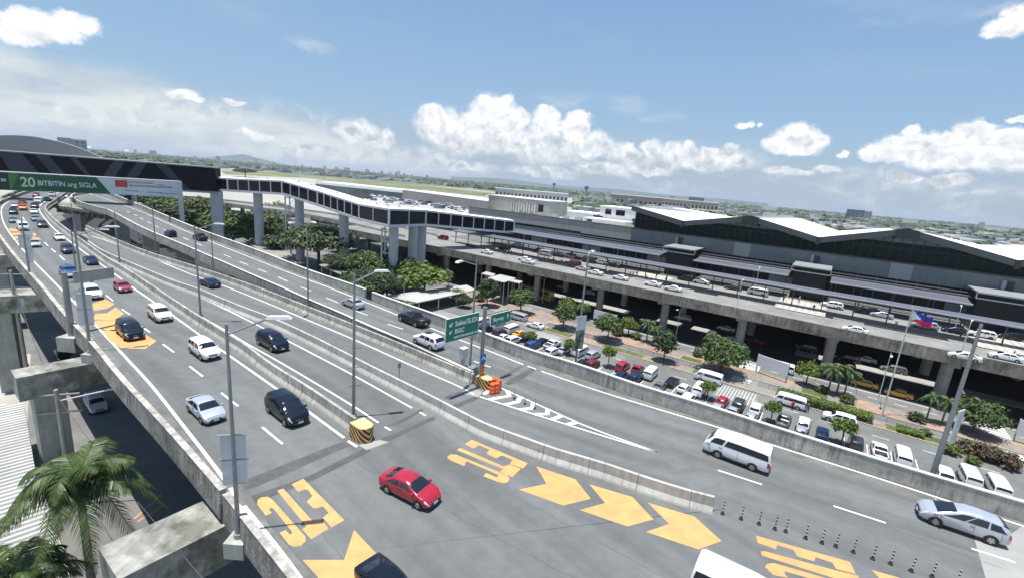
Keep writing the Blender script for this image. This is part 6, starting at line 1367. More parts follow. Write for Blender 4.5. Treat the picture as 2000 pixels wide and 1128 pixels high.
for i, (x, y, w_, h, lb) in enumerate([(1036, 672, 24, 25, 'clipped round tree beside the yellow parked taxi'), (1110, 692, 25, 30, 'clipped round tree behind the white suv'), (1187, 716, 30, 40, 'clipped round tree left of the bright red minivan'), (1380, 778, 34, 34, 'clipped round tree between a white van and a red hatchback'), (1504, 824, 33, 42, 'clipped round tree beside the dark grey pickup'), (1641, 868, 46, 52, 'largest clipped round tree, right of the navy sedan')]): tree(x, y, w_, h, 'topiary', lb, GT, seed=i)
GBt = 'trees beside the enclosed footbridge'
for i, (x, y, w_, h, k, lb) in enumerate([(829, 583, 78, 58, 'bright', 'light green tree in front of the two thick bridge columns'), (733, 560, 80, 62, 'umbrella', 'olive spreading tree beside the lattice tower'), (716, 596, 92, 62, 'umbrella', 'dark spreading tree behind the parapet and tall lamp'), (785, 565, 62, 55, 'round', 'loose tree between two bridge columns'),
    (458, 480, 74, 44, 'bright', 'bright tree left of the second bridge column'), (515, 484, 70, 62, 'wide', 'dark tree between the second and third bridge columns'), (622, 524, 112, 70, 'umbrella', 'large umbrella shaped tree in front of the fourth bridge column'), (405, 446, 60, 50, 'wide', 'tree behind the gantry column'), (893, 590, 30, 24, 'bright', 'small yellow green shrub tree by the covered walkway'), (905, 600, 24, 20, 'dark', 'dark low tree under the covered walkway'),
    (640, 455, 46, 22, 'bright', 'pale green tree under the viaduct'), (560, 440, 40, 30, 'round', 'green tree behind the third bridge column'), (545, 430, 40, 30, 'bright', 'palm green tree beside the lower ramp'), (880, 500, 34, 20, 'bright', 'bright green tree under the end of the deck'), (725, 470, 40, 24, 'dark', 'dark tree under the viaduct beside the lattice tower'), (432, 462, 56, 44, 'wide', 'tree at the foot of the leftmost pale bridge column'), (486, 486, 50, 40, 'round', 'tree in front of the second bridge column'), (545, 500, 50, 40, 'dark', 'dark tree left of the umbrella shaped tree'), (672, 545, 60, 44, 'umbrella', 'spreading tree right of the large umbrella shaped tree'), (756, 590, 56, 46, 'round', 'dark tree in the row left of the light green tree'), (660, 500, 46, 30, 'bright', 'bright tree behind the brown shed roof'), (600, 470, 50, 30, 'wide', 'tree between the third and fourth bridge columns'), (850, 540, 36, 26, 'round', 'small tree at the foot of the rightmost bridge column'), (380, 425, 60, 36, 'wide', 'tree filling the space right of the gantry column')]): tree(x, y, w_ * 1.3, h * 1.05, k, lb, GBt, seed=i)
GF = 'trees behind the billboard'
for i in range(9): tree(240 + i * 19, 408 + i * 4.6, 84, 42 - i * .6, ('wide', 'dark', 'round')[i % 3], 'dark tree in the clump behind the far parapet, %s from the left' % ['first', 'second', 'third', 'fourth', 'fifth', 'sixth', 'seventh', 'eighth', 'ninth'][i], GF, seed=i)
for i in range(4): tree(25 + i * 9, 398 - i * 3, 26, 18, 'dark', 'dark tree behind the left parapet under the billboard, %s' % ['leftmost', 'second from left', 'third from left', 'rightmost'][i], GF, seed=i)
GPm = 'small palms on the median'
for i, (x, y, h, lb) in enumerate([(1262, 668, 50, 'left palm of the pair left of the slim street lamp'), (1275, 674, 44, 'right palm of the pair left of the slim street lamp'), (1386, 694, 50, 'palm behind the biggest median tree'), (1400, 700, 44, 'second palm rising behind the biggest median tree'), (1616, 768, 66, 'left palm of the group of three by the yellow taxi'), (1633, 770, 70, 'middle palm of the group of three by the yellow taxi'), (1648, 772, 60, 'right palm of the group of three by the yellow taxi'), (1808, 822, 64, 'left palm of the pair beside the thick grey pole'), (1838, 828, 62, 'right palm of the pair beside the thick grey pole'), (875, 560, 36, 'small palm behind the covered walkway')]): palm(x, y, h, lb, GPm, i)
# bushes and hedges
BM = {}
for nm, lm in (('g', leaf_b), ('d', leaf_d), ('r', leaf_r), ('m', leaf_m)):
    mb = MB(); leaves(mb, random.Random(31), (0, 0, .75), 1.15, 1.15, .95, 700, .16, 22, .6); BM[nm] = proto(mb, 'leaves', lm)
for i, (x, y, w_, k, lb) in enumerate([(1604, 766, 26, 'm', 'round clipped bush left of the three palms'), (1652, 787, 30, 'm', 'round clipped bush right of the three palms'), (1789, 823, 32, 'd', 'dark round bush left of the two palms'), (1858, 886, 36, 'g', 'bright round bush beside the thick grey pole'), (1243, 662, 24, 'g', 'bright round bush right of the bright tree'), (1362, 696, 22, 'd', 'dark round bush left of the palms'), (1205, 655, 24, 'r', 'brown low bush under the broad tree'),
    (1882, 880, 40, 'r', 'leftmost brown bush at the right end of the median'), (1910, 892, 48, 'r', 'brown bush next to the leftmost brown one'), (1938, 900, 50, 'r', 'brown bush second from the right'), (1968, 912, 50, 'r', 'rightmost brown bush of the median'), (1806, 850, 24, 'm', 'narrow dark green bush at the end of the short hedge'), (1000, 590, 16, 'm', 'small bush on the pinkish paving near the kiosk'), (935, 588, 26, 'd', 'dark bush under the covered walkway'), (1025, 655, 14, 'r', 'tiny brown bush by the forecourt'), (1900, 905, 26, 'g', 'green low bush in front of the brown bushes')]):
    p = P(x, y, GZ); s = w_ * mpp(p) / 2 / 1.15; o = bpy.data.objects.new('bush', BM[k]); C.objects.link(o); o.location = p; o.scale = (s, s, s * .95); o.rotation_euler[2] = i; tag(o, lb, 'bush', 'bushes on the median')
def hedge(px0, px1, S0, S1, hh, lb, seed, lm):
    s0 = (P(*px0, GZ) - O0).dot(TT); s1 = (P(*px1, GZ) - O0).dot(TT); rnd = random.Random(seed); mb = MB(); n = int((s1 - s0) * (S1 - S0) * 110)
    for i in range(n):
        f = rnd.random(); p = Vector((rnd.uniform(0, s1 - s0), rnd.uniform(S0, S1) - (S0 + S1) / 2, hh * (1 - .6 * f * f) + rnd.uniform(-.12, .1) + .16 * math.sin(rnd.random() * 40))); s = .17 * rnd.uniform(.6, 1.4)
        nn = Vector((rnd.gauss(0, .6), rnd.gauss(0, .6), 1)).normalized(); u = nn.orthogonal().normalized(); v = nn.cross(u); mb.face([p + u * s, p + v * s * .6, p - u * s, p - v * s * .6])
    mb2 = MB(); o = mb.build('hedge', lm); o.location = W(s0, (S0 + S1) / 2, GZ); o.rotation_euler[2] = TA; tag(o, lb, 'hedge', 'clipped hedges on the median')
hedge((1520, 762), (1702, 820), -17.4, -14.7, 1.3, 'long clipped hedge behind the white van and white suv', 5, leaf_b); hedge((1752, 846), (1806, 862), -17.4, -15, .7, 'short low hedge right of the flagpole', 6, leaf_b)
# near royal palm, bottom left
cxy = PD(152, 925, 26.5); cz = cxy.z - GZ
def royal(x, y, dep, lb, seed, nf=17, fl=4.3):
    c = PD(x, y, dep); h = c.z - GZ; cm, tm = palm_mesh(seed, h, nf, fl, leaf_p, 1.25, .24, 1.25, 74, .028, 1.15); t = empty('palm_tree', (c.x, c.y, GZ), 1.1, lb, 'palm', 'tall palms in the bottom left corner'); inst(cm, 'fronds', t); inst(tm, 'trunk', t)
royal(150, 935, 27, 'tall royal palm in the bottom left foreground', 41, 24, 4.6); royal(20, 1135, 25, 'lower palm crown at the bottom left corner of the photo', 42, 24, 4.2)
# ------------------------------------------------------------------ shelters, boards, bus
def shelter(name, px, z1, lb, m_, cat='shelter', post=True, dz=.22, slope=0):
    q = [P(x, y, z1) for x, y in px]; c = sum(q, Vector()) / 4; c.z = GZ; t = empty(name, c, 0, lb, cat, None); mb = MB()
    mb.prism([(p.x - c.x, p.y - c.y) for p in q], z1 - GZ - dz, z1 - GZ); mb.build('roof', m_, t)
    for i in range(4):
        a, b2 = q[i] - c, q[(i + 1) % 4] - c; n = max(1, int((a - b2).length / 7))
        for k in range(n): p = a.lerp(b2, k / n) * .93; mb = MB(); mb.box((p.x, p.y, (z1 - GZ - dz) / 2), (.28, .28, z1 - GZ - dz)); mb.build('post', conc_p, t)
    return t
rm = mat('pale_shelter_roof', (.42, .42, .38), .8, .12, .3); rb2 = mat('brown_shed_roof', (.27, .255, .225), .85, .15, .25)
shelter('covered_walkway', [(748, 577), (912, 556), (930, 566), (815, 590)], GZ + 3.2, 'long pale roofed walkway left of the green sign', rm, 'walkway'); 
mb = MB(); q = [P(x, y, GZ + 3.0) for x, y in [(880, 562), (923, 556), (930, 566), (900, 573)]]
shelter('shed', [(623, 517), (690, 500), (762, 530), (735, 566)], GZ + 3.6, 'flat brown shed roof behind the parapet and umbrella tree', rb2, 'shed')
shelter('shed', [(478, 470), (560, 488), (585, 512), (520, 498)], GZ + 3.0, 'low grey shed between the bridge columns', rb2, 'shed')
shelter('kiosk', [(949, 543), (985, 551), (1008, 543), (980, 535)], GZ + 6.6, 'kiosk with a flat pale roof above the round dark tree', rm, 'kiosk'); shelter('kiosk', [(940, 534), (962, 539), (968, 535), (950, 530)], GZ + 6.6, 'small pale kiosk roof left of the larger one', rm, 'kiosk'); shelter('kiosk', [(993, 548), (1015, 553), (1021, 549), (1001, 545)], GZ + 6.6, 'small pale kiosk roof right of the larger one', rm, 'kiosk')
shelter('long_shelter', [(700, 640), (760, 640), (742, 655), (690, 650)], GZ + 2, 'hidden low roof behind the parapet', rb2) if False else None
for (a, b2, h0_, h1_, lb) in [((1158, 628), (1202, 640), .8, 3.0, 'blank white board on posts under the deck edge, middle'), ((1474, 726), (1534, 748), 1.2, 3.6, 'long blank white board on posts beside the small white van'), ((1977, 862), (2060, 885), 1.2, 3.6, 'blank white board on posts at the right edge')]:
    p, q = P(*a, GZ), P(*b2, GZ); d = q - p; t = empty('blank_board', p, math.atan2(d.y, d.x), lb, 'board', 'blank white boards'); L_ = d.length
    mb = MB(); mb.box((L_ / 2, 0, (h0_ + h1_) / 2 + .3), (L_, .2, h1_ - h0_)); mb.build('panel', mat('board_white', (.62, .64, .68), .5, .03, 1), t)
    for x in (0.1, L_ - .1): mb = MB(); mb.box((x, .18, h1_ / 2 + .2), (.16, .16, h1_ + .5)); mb.build('post', steel, t)
# yellow bus
p = P(1047, 582, GZ); t = empty('bus', p, TA + math.pi, 'yellow bus parked in the shade under the deck edge', 'bus'); yb = mat('bus_yellow', (.55, .34, .03), .35, .03, 2, coat=.5)
mb = MB(); mb.box((0, 0, .85), (11, 2.5, 1.0)); mb.box((0, 0, 2.95), (10.8, 2.4, .25)); mb.box((5.2, 0, 2.0), (.5, 2.48, 1.8)); mb.box((-5.2, 0, 2.0), (.5, 2.48, 1.8)); mb.build('body', yb, t); mb = MB(); mb.box((0, 0, 2.1), (10.2, 2.44, 1.5)); mb.build('window', glass, t)
for x in (3.6, -3.4):
    for y in (-1.15, 1.15): mb = MB(); mb.tube([(x, y - .14, .48), (x, y + .14, .48)], .48, 14); mb.build('wheel', rubber, t)
# ------------------------------------------------------------------ people
def person_mesh(pose):
    me = bpy.data.meshes.new('person'); V = [(0, 0, .95), (0, 0, 1.15), (0, 0, 1.42), (0, 0, 1.52), (0, .01, 1.66), (.1, 0, .9), (.12, .05 + pose * .12, .5), (.12, -.02 + pose * .2, .08), (.13, .12 + pose * .2, .05), (-.1, 0, .9), (-.12, .05 - pose * .1, .5), (-.12, -.04 - pose * .22, .08), (-.13, .1 - pose * .22, .05), (.2, 0, 1.4), (.26, -.03, 1.14), (.25, .1, .92), (-.2, 0, 1.4), (-.26, -.03, 1.14), (-.25, .1, .92)]
    E_ = [(0, 1), (1, 2), (2, 3), (3, 4), (0, 5), (5, 6), (6, 7), (7, 8), (0, 9), (9, 10), (10, 11), (11, 12), (2, 13), (13, 14), (14, 15), (2, 16), (16, 17), (17, 18)]
    R_ = [.15, .14, .15, .06, .105, .1, .075, .05, .045, .1, .075, .05, .045, .07, .05, .04, .07, .05, .04]
    me.from_pydata(V, E_, []); o = bpy.data.objects.new('person', me); C.objects.link(o); sk = o.modifiers.new('s', 'SKIN'); 
    for i, v in enumerate(me.skin_vertices[0].data): v.radius = (R_[i], R_[i]); v.use_root = (i == 0)
    o.modifiers.new('d', 'SUBSURF').levels = 1; bpy.context.view_layer.update(); m2 = bpy.data.meshes.new_from_object(o.evaluated_get(bpy.context.evaluated_depsgraph_get())); bpy.data.objects.remove(o)
    m2.materials.clear(); m2.polygons.foreach_set('use_smooth', [True] * len(m2.polygons)); return m2
sk_ = mat('skin', (.35, .2, .13), .6, .03, 3)
def dress(m2, shirt, trous):
    m2 = m2.copy(); m2.materials.append(shirt); m2.materials.append(trous); m2.materials.append(sk_); m2.materials.append(black)
    for p in m2.polygons: z = p.center.z; p.material_index = 3 if z > 1.70 else 2 if z > 1.50 or (z < 1.05 and abs(p.center.x) > .21) else 0 if z > .93 else 1
    return m2
ps = [person_mesh(0), person_mesh(1)]
sh = {'white': mat('shirt_white', (.7, .7, .7), .8), 'dark': mat('shirt_dark', (.03, .03, .04), .8), 'red': mat('shirt_red', (.5, .03, .04), .8), 'blue': mat('shirt_blue', (.03, .08, .3), .8)}
tr_ = mat('trousers', (.04, .045, .06), .8)
for i, (x, y, z, c, lb) in enumerate([(1546, 800, GZ, 'red', 'person in a red shirt between the parked cars and the white van'), (1570, 803, GZ, 'dark', 'person in dark clothes behind the white van on the lane'), (1576, 805, GZ, 'blue', 'person in a blue shirt standing behind the white van'), (1977, 700, DZ, 'red', 'person in a red shirt beside the rightmost white sedan on the deck'), (1749, 637, DZ + .16, 'white', 'person in white on the island left of the flag'),
    (985, 497, DZ, 'dark', 'person in dark clothes left of the white sedans on the deck'), (990, 498, DZ, 'white', 'person in white among the group left of the white sedans'), (998, 499, DZ, 'dark', 'person at the right of the group left of the white sedans'), (1062, 510, DZ + .16, 'dark', 'person on the island left of the curved lamp'), (1070, 512, DZ + .16, 'blue', 'person in blue on the island left of the curved lamp'), (1080, 514, DZ + .16, 'dark', 'dark dressed person in the middle of the island queue'), (1088, 516, DZ + .16, 'white', 'person in white in the island queue'), (1096, 517, DZ + .16, 'dark', 'person right of the one in white in the island queue'),
    (1236, 541, DZ, 'dark', 'person at the left end of the striped deck crossing'), (1243, 541, DZ, 'red', 'person in red at the left end of the striped deck crossing'), (1281, 545, DZ, 'dark', 'person on the striped deck crossing'), (1186, 536, DZ + .16, 'white', 'person in white between two white sedans on the island'), (1852, 632, DZ, 'white', 'person in white walking near the inner canopy at the right'), (1230, 541, DZ, 'blue', 'person in blue left of the striped deck crossing'), (1104, 519, DZ + .16, 'dark', 'dark dressed person right of the island queue'), (1112, 521, DZ + .16, 'blue', 'person in blue right of the island queue'), (1122, 523, DZ + .16, 'dark', 'lone dark dressed person near the silver sedan at the kerb'), (1052, 508, DZ + .16, 'white', 'person in white at the left end of the island queue'), (1262, 546, DZ, 'white', 'person in white in the middle of the striped deck crossing'), (1300, 552, DZ + .16, 'dark', 'person right of the striped deck crossing'), (1560, 590, DZ + .16, 'white', 'person in white on the middle crossing'), (1935, 660, DZ + .16, 'dark', 'person beside the last deck crossing'), (1490, 838, GZ, 'dark', 'person walking by the dark grey pickup'), (1529, 589, DZ + .16, 'dark', 'person at the left post of the middle crossing'), (1588, 607, DZ + .16, 'dark', 'person at the right post of the middle crossing')]):
    t = empty('person', P(x, y, z), i * 1.3, lb, 'person', 'people on foot'); o = inst(dress(ps[i % 2], sh[c], tr_), 'body', t)
# ------------------------------------------------------------------ left foreground ground
mb = MB(); q = [P(x, y, GZ + .006) for x, y in [(-900, 700), (60, 690), (52, 860), (10, 900), (-800, 1400)]]; mb.face(q[::-1] if False else q); o = struct(mb, 'pavement', mat('pale_concrete_yard', (.36, .35, .31), .9, .14, .3))
mb = MB()
for a, b2 in [((262, 1012), (316, 965)), ((268, 1018), (322, 985)), ((272, 820), (298, 842)), ((100, 655), (125, 690)), ((150, 780), (162, 800)), ((128, 775), (150, 770)), ((130, 782), (152, 778))]:
    p, q = P(*a, GZ), P(*b2, GZ); stripe(mb, [p, q], .16, GZ + .01)
tag(mb.build('lane_markings', mat('faded_orange_paint', (.55, .27, .10), .7, .2, 1)), kind='structure')
# corrugated roof
q = [P(x, y, -9.5) for x, y in [(-160, 805), (50, 790), (70, 905), (150, 1140), (-60, 1300), (-300, 1000)]]; mb = MB(); c0 = P(0, 900, -9.5)
rdv = (P(50, 850, -9.5) - P(0, 862, -9.5)).normalized(); rn = Vector((-rdv.y, rdv.x, 0))
t = empty('corrugated_roof', (c0.x, c0.y, GZ), math.atan2(rdv.y, rdv.x), 'white corrugated shed roof at the left edge behind the palm', 'roof')
def inside(p, poly_):
    r_ = False
    for i in range(len(poly_)):
        a, b2 = poly_[i], poly_[i - 1]
        if (a.y > p.y) != (b2.y > p.y) and p.x < (b2.x - a.x) * (p.y - a.y) / (b2.y - a.y) + a.x: r_ = not r_
    return r_
lo = [(p - c0).dot(rdv) for p in q]; ln_ = [(p - c0).dot(rn) for p in q]; yy = min(ln_); edge = mat('corrugated_white', (.52, .52, .48), .6, .12, .5)
while yy < max(ln_):
    xs = [x_ for x_ in np.arange(min(lo), max(lo), .25) if inside(c0 + rdv * x_ + rn * yy, q)]
    if len(xs) > 2: mb.loft([[(x_, yy, 5), (x_, yy + .06, 5.2), (x_, yy + .30, 5.2), (x_, yy + .36, 5.0), (x_, yy + .62, 4.98)] for x_ in (xs[0], xs[-1])])
    yy += .62
mb.build('sheeting', edge, t)
mb = MB(); mb.prism([((p - c0).dot(rdv) * .96, (p - c0).dot(rn) * .96) for p in q], 0, 4.85); mb.build('walls', conc_p, t)
# utility poles at the left
wire = mat('cable', (.10, .10, .10), .6); polem = mat('utility_pole', (.38, .37, .33), .85, .15, 1)
def upole(bx, by, dep, tpy, lb, trans=False):
    c = PD(bx, by, dep); b = Vector((c.x, c.y, GZ)); h = rise(b, tpy); t = empty('utility_pole', b, .4, lb, 'utility pole', 'utility poles at the left'); mb = MB(); mb.tube([(0, 0, 0), (0, 0, h)], .24, 9, .15); mb.build('pole', polem, t); mb = MB()
    for zz in (h - .5, h - 2.2): mb.box((0, 0, zz), (3.2, .12, .12))
    mb.build('crossarm', polem, t)
    if trans:
        for sx in (-1, 1): mb = MB(); mb.tube([(sx * .8, 0, h - 4.6), (sx * .8, 0, h - 3.6)], .34, 12); mb.tube([(sx * .8, 0, h - 3.6), (sx * .8, 0, h - 3.35)], .08, 6); mb.build('transformer', steel_w, t)
    return t, b + Vector((0, 0, h - .5))
t, w1 = upole(48, 700, 62, 528, 'utility pole with transformers left of the expressway', True); t, w2 = upole(125, 868, 42, 760, 'concrete utility pole beside the pier column, with a thin street light arm')
mb = MB(); e = P(212, 768, w2.z) - w2; e = Vector((e.x, e.y, 0)); e.normalize(); R3 = Matrix.Rotation(-.4, 3, 'Z'); e = R3 @ e; hh = w2.z - GZ; mb.tube([(0, 0, hh - .6), tuple(e * 4 + Vector((0, 0, hh + .4)))], .06, 6); mb.box(e * 4.2 + Vector((0, 0, hh + .45)), (.7, .25, .1), math.atan2(e.y, e.x)); mb.build('arm', steel_w, t)
def cable(a, b2, sag, r_=.03, lb='thin overhead cable'):
    mb = MB(); mb.tube([tuple((a.lerp(b2, k / 16)) - a - Vector((0, 0, sag * 4 * (k / 16) * (1 - k / 16)))) for k in range(17)], r_, 4); o = mb.build('overhead_cable', wire); o.location = a; tag(o, lb, 'cable', 'overhead cables at the left')
cable(w1, w2, 1.2, .03, 'overhead cable running between the two utility poles'); cable(w2, PD(460, 1200, 20), .6, .02, 'thin cable crossing over the palm and the mossy beam'); cable(w1, PD(-60, 480, 80), .8, .03, 'overhead cable leaving the transformer pole to the left')
# ------------------------------------------------------------------ airport ground and the far city
AZ = GZ - .02
mb = MB(); mb.face([(-900, 330, GZ - .25), (500, 200, GZ - .25), (700, 1500, GZ - .25), (-900, 1700, GZ - .25)]); struct(mb, 'apron', mat('airfield_concrete', (.36, .345, .30), .9, .14, .02))
def px_sheet(px, z, m_, nm, kind='structure'):
    mb = MB(); mb.face([P(x, y, z) for x, y in px]); return tag(mb.build(nm, m_), kind=kind)
gr = mat('airfield_grass', (.13, .15, .055), .95, .3, .02, dcol=(.19, .185, .10), dirt=.01)
px_sheet([(430, 333), (600, 338), (800, 359), (1020, 383), (1000, 389), (780, 368), (600, 348), (440, 341)], GZ - .2, gr, 'grass'); px_sheet([(620, 352), (800, 371), (990, 391), (985, 395), (790, 376), (620, 357)], GZ - .19, gr, 'grass')
px_sheet([(1070, 394), (1135, 401), (1128, 407), (1072, 399)], GZ - .18, mat('bright_grass', (.10, .19, .03), .95, .15, .05), 'grass')
px_sheet([(430, 322), (700, 342), (1000, 376), (1000, 379), (700, 346), (430, 327)], GZ - .17, gr, 'grass')
px_sheet([(170, 298), (380, 316), (480, 326), (470, 331), (360, 322), (170, 308)], GZ - .17, mat('sandy_ground', (.42, .35, .24), .95, .15, .01), 'sandy_ground')
rnd = random.Random(11)
cm = [mat('far_white', (.55, .55, .54), .8, .1, .02), mat('far_beige', (.42, .39, .34), .8, .1, .02), mat('far_grey', (.26, .27, .28), .8, .1, .02), mat('far_brown', (.28, .19, .15), .8, .1, .02), mat('far_blue', (.16, .24, .30), .7, .1, .02)]
def azof(p): return math.atan2(p.x, p.y)
def blocked(x, y):
    q = Q((x, y, GZ)); 
    if y < 300: return True
    r_ = math.hypot(x, y)
    if -800 < q[0] < 1130 and r_ < 1900 - max(0, q[0] - 700) * .6: return True
    if q[0] >= 1130 and r_ < 620: return True
    return False
mb = MB(); n = 0
while n < 5200:
    a = rnd.uniform(-.95, .92); r_ = 620 * (13 ** rnd.random()); x, y = r_ * math.sin(a), r_ * math.cos(a)
    if blocked(x, y): continue
    n += 1; s = rnd.uniform(8, 26) * (1 + r_ / 6000); h = rnd.uniform(4, 10) * (1 + .2 * rnd.random())
    if rnd.random() < .03: h = rnd.uniform(10, 20); s *= .7
    if rnd.random() < .006 and r_ > 4500: h = rnd.uniform(30, 60); s = rnd.uniform(20, 36)
    mb.m = rnd.choice([0, 0, 0, 1, 1, 2, 3, 4]); mb.box((x, y, GZ + h / 2), (s, s * rnd.uniform(.5, 1.3), h), rnd.random() * 3)
    if rnd.random() < .15: mb.m = 0; mb.box((x, y, GZ + h + .8), (s * .6, s * .4, 1.6), rnd.random() * 3)
# skyline cluster on the horizon
for k in range(34):
    px = rnd.gauss(700, 90) if k < 20 else rnd.uniform(250, 1500); a, _ = azel(px, 340); r_ = rnd.uniform(5200, 7800); h = rnd.uniform(20, 48); mb.m = rnd.choice([0, 2, 1]); mb.box((r_ * math.sin(a), r_ * math.cos(a), GZ + h / 2), (rnd.uniform(20, 34), 24, h), rnd.random())
tag(mb.build('distant_city', cm), kind='stuff')
# tree masses between the roofs
mb = MB(); n = 0
def blob(mb, x, y, z0, r_, h, k=16):
    for i in range(k):
        th = rnd.random() * 6.28; u = rnd.random() ** .5; p = Vector((x + r_ * u * math.cos(th), y + r_ * u * math.sin(th), z0 + h * (1 - .75 * u * u) * rnd.uniform(.55, 1.0))); s = r_ * rnd.uniform(.3, .55)
        nn = Vector((rnd.gauss(0, .5), rnd.gauss(0, .5) - .3, 1)).normalized(); a = nn.orthogonal().normalized(); b2 = nn.cross(a); mb.face([p + a * s, p + b2 * s, p - a * s, p - b2 * s])
while n < 6000:
    a = rnd.uniform(-.95, .92); r_ = 640 * (11 ** rnd.random()); x, y = r_ * math.sin(a), r_ * math.cos(a)
    if blocked(x, y) or (math.sin(x * .004 + 2) + math.sin(y * .003 + x * .002) < -.35): continue
    n += 1; blob(mb, x, y, GZ, rnd.uniform(7, 16) * (1 + r_ / 5000), rnd.uniform(7, 13), 12)
tag(mb.build('distant_woods', mat('far_leaves', (.05, .085, .025), .8, .3, .02, island=.4)), kind='stuff')
# nearer wood beyond the terminal on the right, and the line of trees by the airfield
mb = MB(); n = 0; rg = [(1385, 418), (1480, 428), (1700, 446), (2080, 486), (2080, 470), (1900, 447), (1700, 425), (1560, 410), (1400, 402)]
rgp = [Vector((x, y, 0)) for x, y in rg]
while n < 1500:
    x, y = rnd.uniform(1380, 2080), rnd.uniform(398, 490)
    if not inside(Vector((x, y, 0)), rgp): continue
    p = P(x, y + 4, GZ); n += 1
    blob(mb, p.x, p.y, GZ, rnd.uniform(4, 8), rnd.uniform(7, 12), 34)
for k in range(90): p = P(480 + k * 3.8, 326 + k * 3.8 * .083 + rnd.uniform(-2, 3), GZ); blob(mb, p.x, p.y, GZ, rnd.uniform(9, 16), rnd.uniform(8, 14), 26)
for k in range(50): p = P(1135 + rnd.uniform(0, 60), 396 + rnd.uniform(-3, 4), GZ); blob(mb, p.x, p.y, GZ, rnd.uniform(4, 7), rnd.uniform(7, 11), 26)
for k in range(60): p = P(rnd.uniform(170, 360), rnd.uniform(300, 312) , GZ); blob(mb, p.x, p.y, GZ, rnd.uniform(4, 8), rnd.uniform(5, 9), 20)
tag(mb.build('woods', mat('wood_leaves', (.05, .082, .022), .8, .35, .05, island=.45)), kind='stuff')
def far_building(px0, px1, yt, yb, dep_px, m_, label, d=None, name='building', cat='building', rows=0, roofm_=None):
    xm = (px0 + px1) / 2; p = P(xm, dep_px, GZ); k = mpp(p); w_ = (px1 - px0) * k; h = (yb - yt) * k; d = d or w_ * .5; a = math.atan2(p.x, p.y)
    t = empty(name, p, -a, label, cat); mb = MB(); hh = h + (dep_px - yb) * k; mb.box((0, d / 2, hh / 2), (w_, d, hh)); mb.build('walls', m_, t); mb = MB(); mb.box((0, d / 2, hh + h * .04), (w_ * 1.02, d * 1.02, h * .08)); mb.build('roof', roofm_ or wroof, t)
    mb = MB(); n = max(3, int(w_ / (h / 3 + 3)))
    for r_ in range(rows):
        for i in range(n):
            if rows * n > 100: continue
            mb = MB(); mb.box(((i + .5) * w_ / n - w_ / 2, -.05, hh - h * (r_ + .7) / rows), (w_ / n * .5, .2, h / rows * .45)); mb.build('window', glass, t)
    return t
far_building(966, 1108, 374, 388, 390, mat('far_white', (.55, .55, .54)), 'long low white terminal pier far behind the airfield', 40, rows=1)
far_building(1192, 1290, 384, 402, 405, mat('pier_brown', (.28, .24, .20), .8, .1, .05), 'long brown office block behind the zigzag roof, left part', 60, rows=1)
far_building(1270, 1396, 392, 406, 410, mat('pier_beige', (.32, .28, .23), .8, .1, .05), 'paler brown block to the right of the long brown one', 60, rows=1)
far_building(1344, 1372, 386, 398, 402, mat('teal_far', (.05, .17, .17), .5, .1, .05), 'small teal glass building on the horizon', 30, rows=1)
far_building(1494, 1516, 405, 414, 416, wb, 'small white block beyond the wood behind the terminal', 14); far_building(1653, 1682, 410, 424, 430, mat('blue_far', (.05, .10, .17), .7, .2, .05), 'dark blue building under construction on the skyline', 22, rows=3); far_building(1682, 1698, 413, 425, 430, mat('far_grey', (.26, .27, .28)), 'grey block joined to the dark blue building', 18, rows=3)
far_building(1764, 1788, 428, 437, 441, wb, 'white round-roofed block beyond the right wood', 18); far_building(1345, 1372, 398, 404, 407, wb, 'low white shed left of the wood', 20); far_building(1925, 1960, 445, 451, 456, wb, 'flat white warehouse at the far right', 25)
for x, w_, yt, yb, lb in [(1143, 5, 362, 388, 'blue topped control tower in the centre of the horizon'), (1081, 4, 356, 372, 'smaller far control tower left of the main one')]:
    p = P(x, yb + 2, GZ); k = mpp(p); h = (yb - yt) * k; t = empty('control_tower', p, 0, lb, 'control tower', 'control towers'); mb = MB(); mb.tube([(0, 0, 0), (0, 0, h * .75)], w_ * k * .4, 10); mb.build('shaft', mat('tower_blue', (.20, .32, .42), .7, .05, .1), t)
    mb = MB(); mb.loft([[(r_ * k * math.cos(a), r_ * k * math.sin(a), z) for a in [6.283 * i / 12 for i in range(12)]] for r_, z in ((w_ * .45, h * .72), (w_ * .8, h * .82), (w_ * .85, h * .95), (w_ * .3, h))], True); mb.build('cab', mat('tower_cab', (.03, .10, .20), .3, .05, .1), t); mb = MB(); mb.tube([(0, 0, h), (0, 0, h * 1.12)], .25, 5); mb.build('antenna', steel, t)
for x, y, r_, lb in [(175, 292, 5, 'white radar dome beside the big arched hangar'), (249, 298, 4.6, 'white radar dome right of the first one')]:
    p = P(x, y + 6, GZ); k = mpp(p); mb = MB(); R_ = r_ * k; mb.loft([[(R_ * math.sin(f) * math.cos(a), R_ * math.sin(f) * math.sin(a), R_ * (1.3 - math.cos(f))) for a in [6.283 * i / 16 for i in range(16)]] for f in [.05, .4, .8, 1.2, 1.6, 2.0, 2.4, 2.8, 3.1]], True); mb.tube([(0, 0, 0), (0, 0, R_)], R_ * .5, 10); o = mb.build('radar_dome', wb, None, True); o.location = p; tag(o, lb, 'radar dome', 'radar domes')
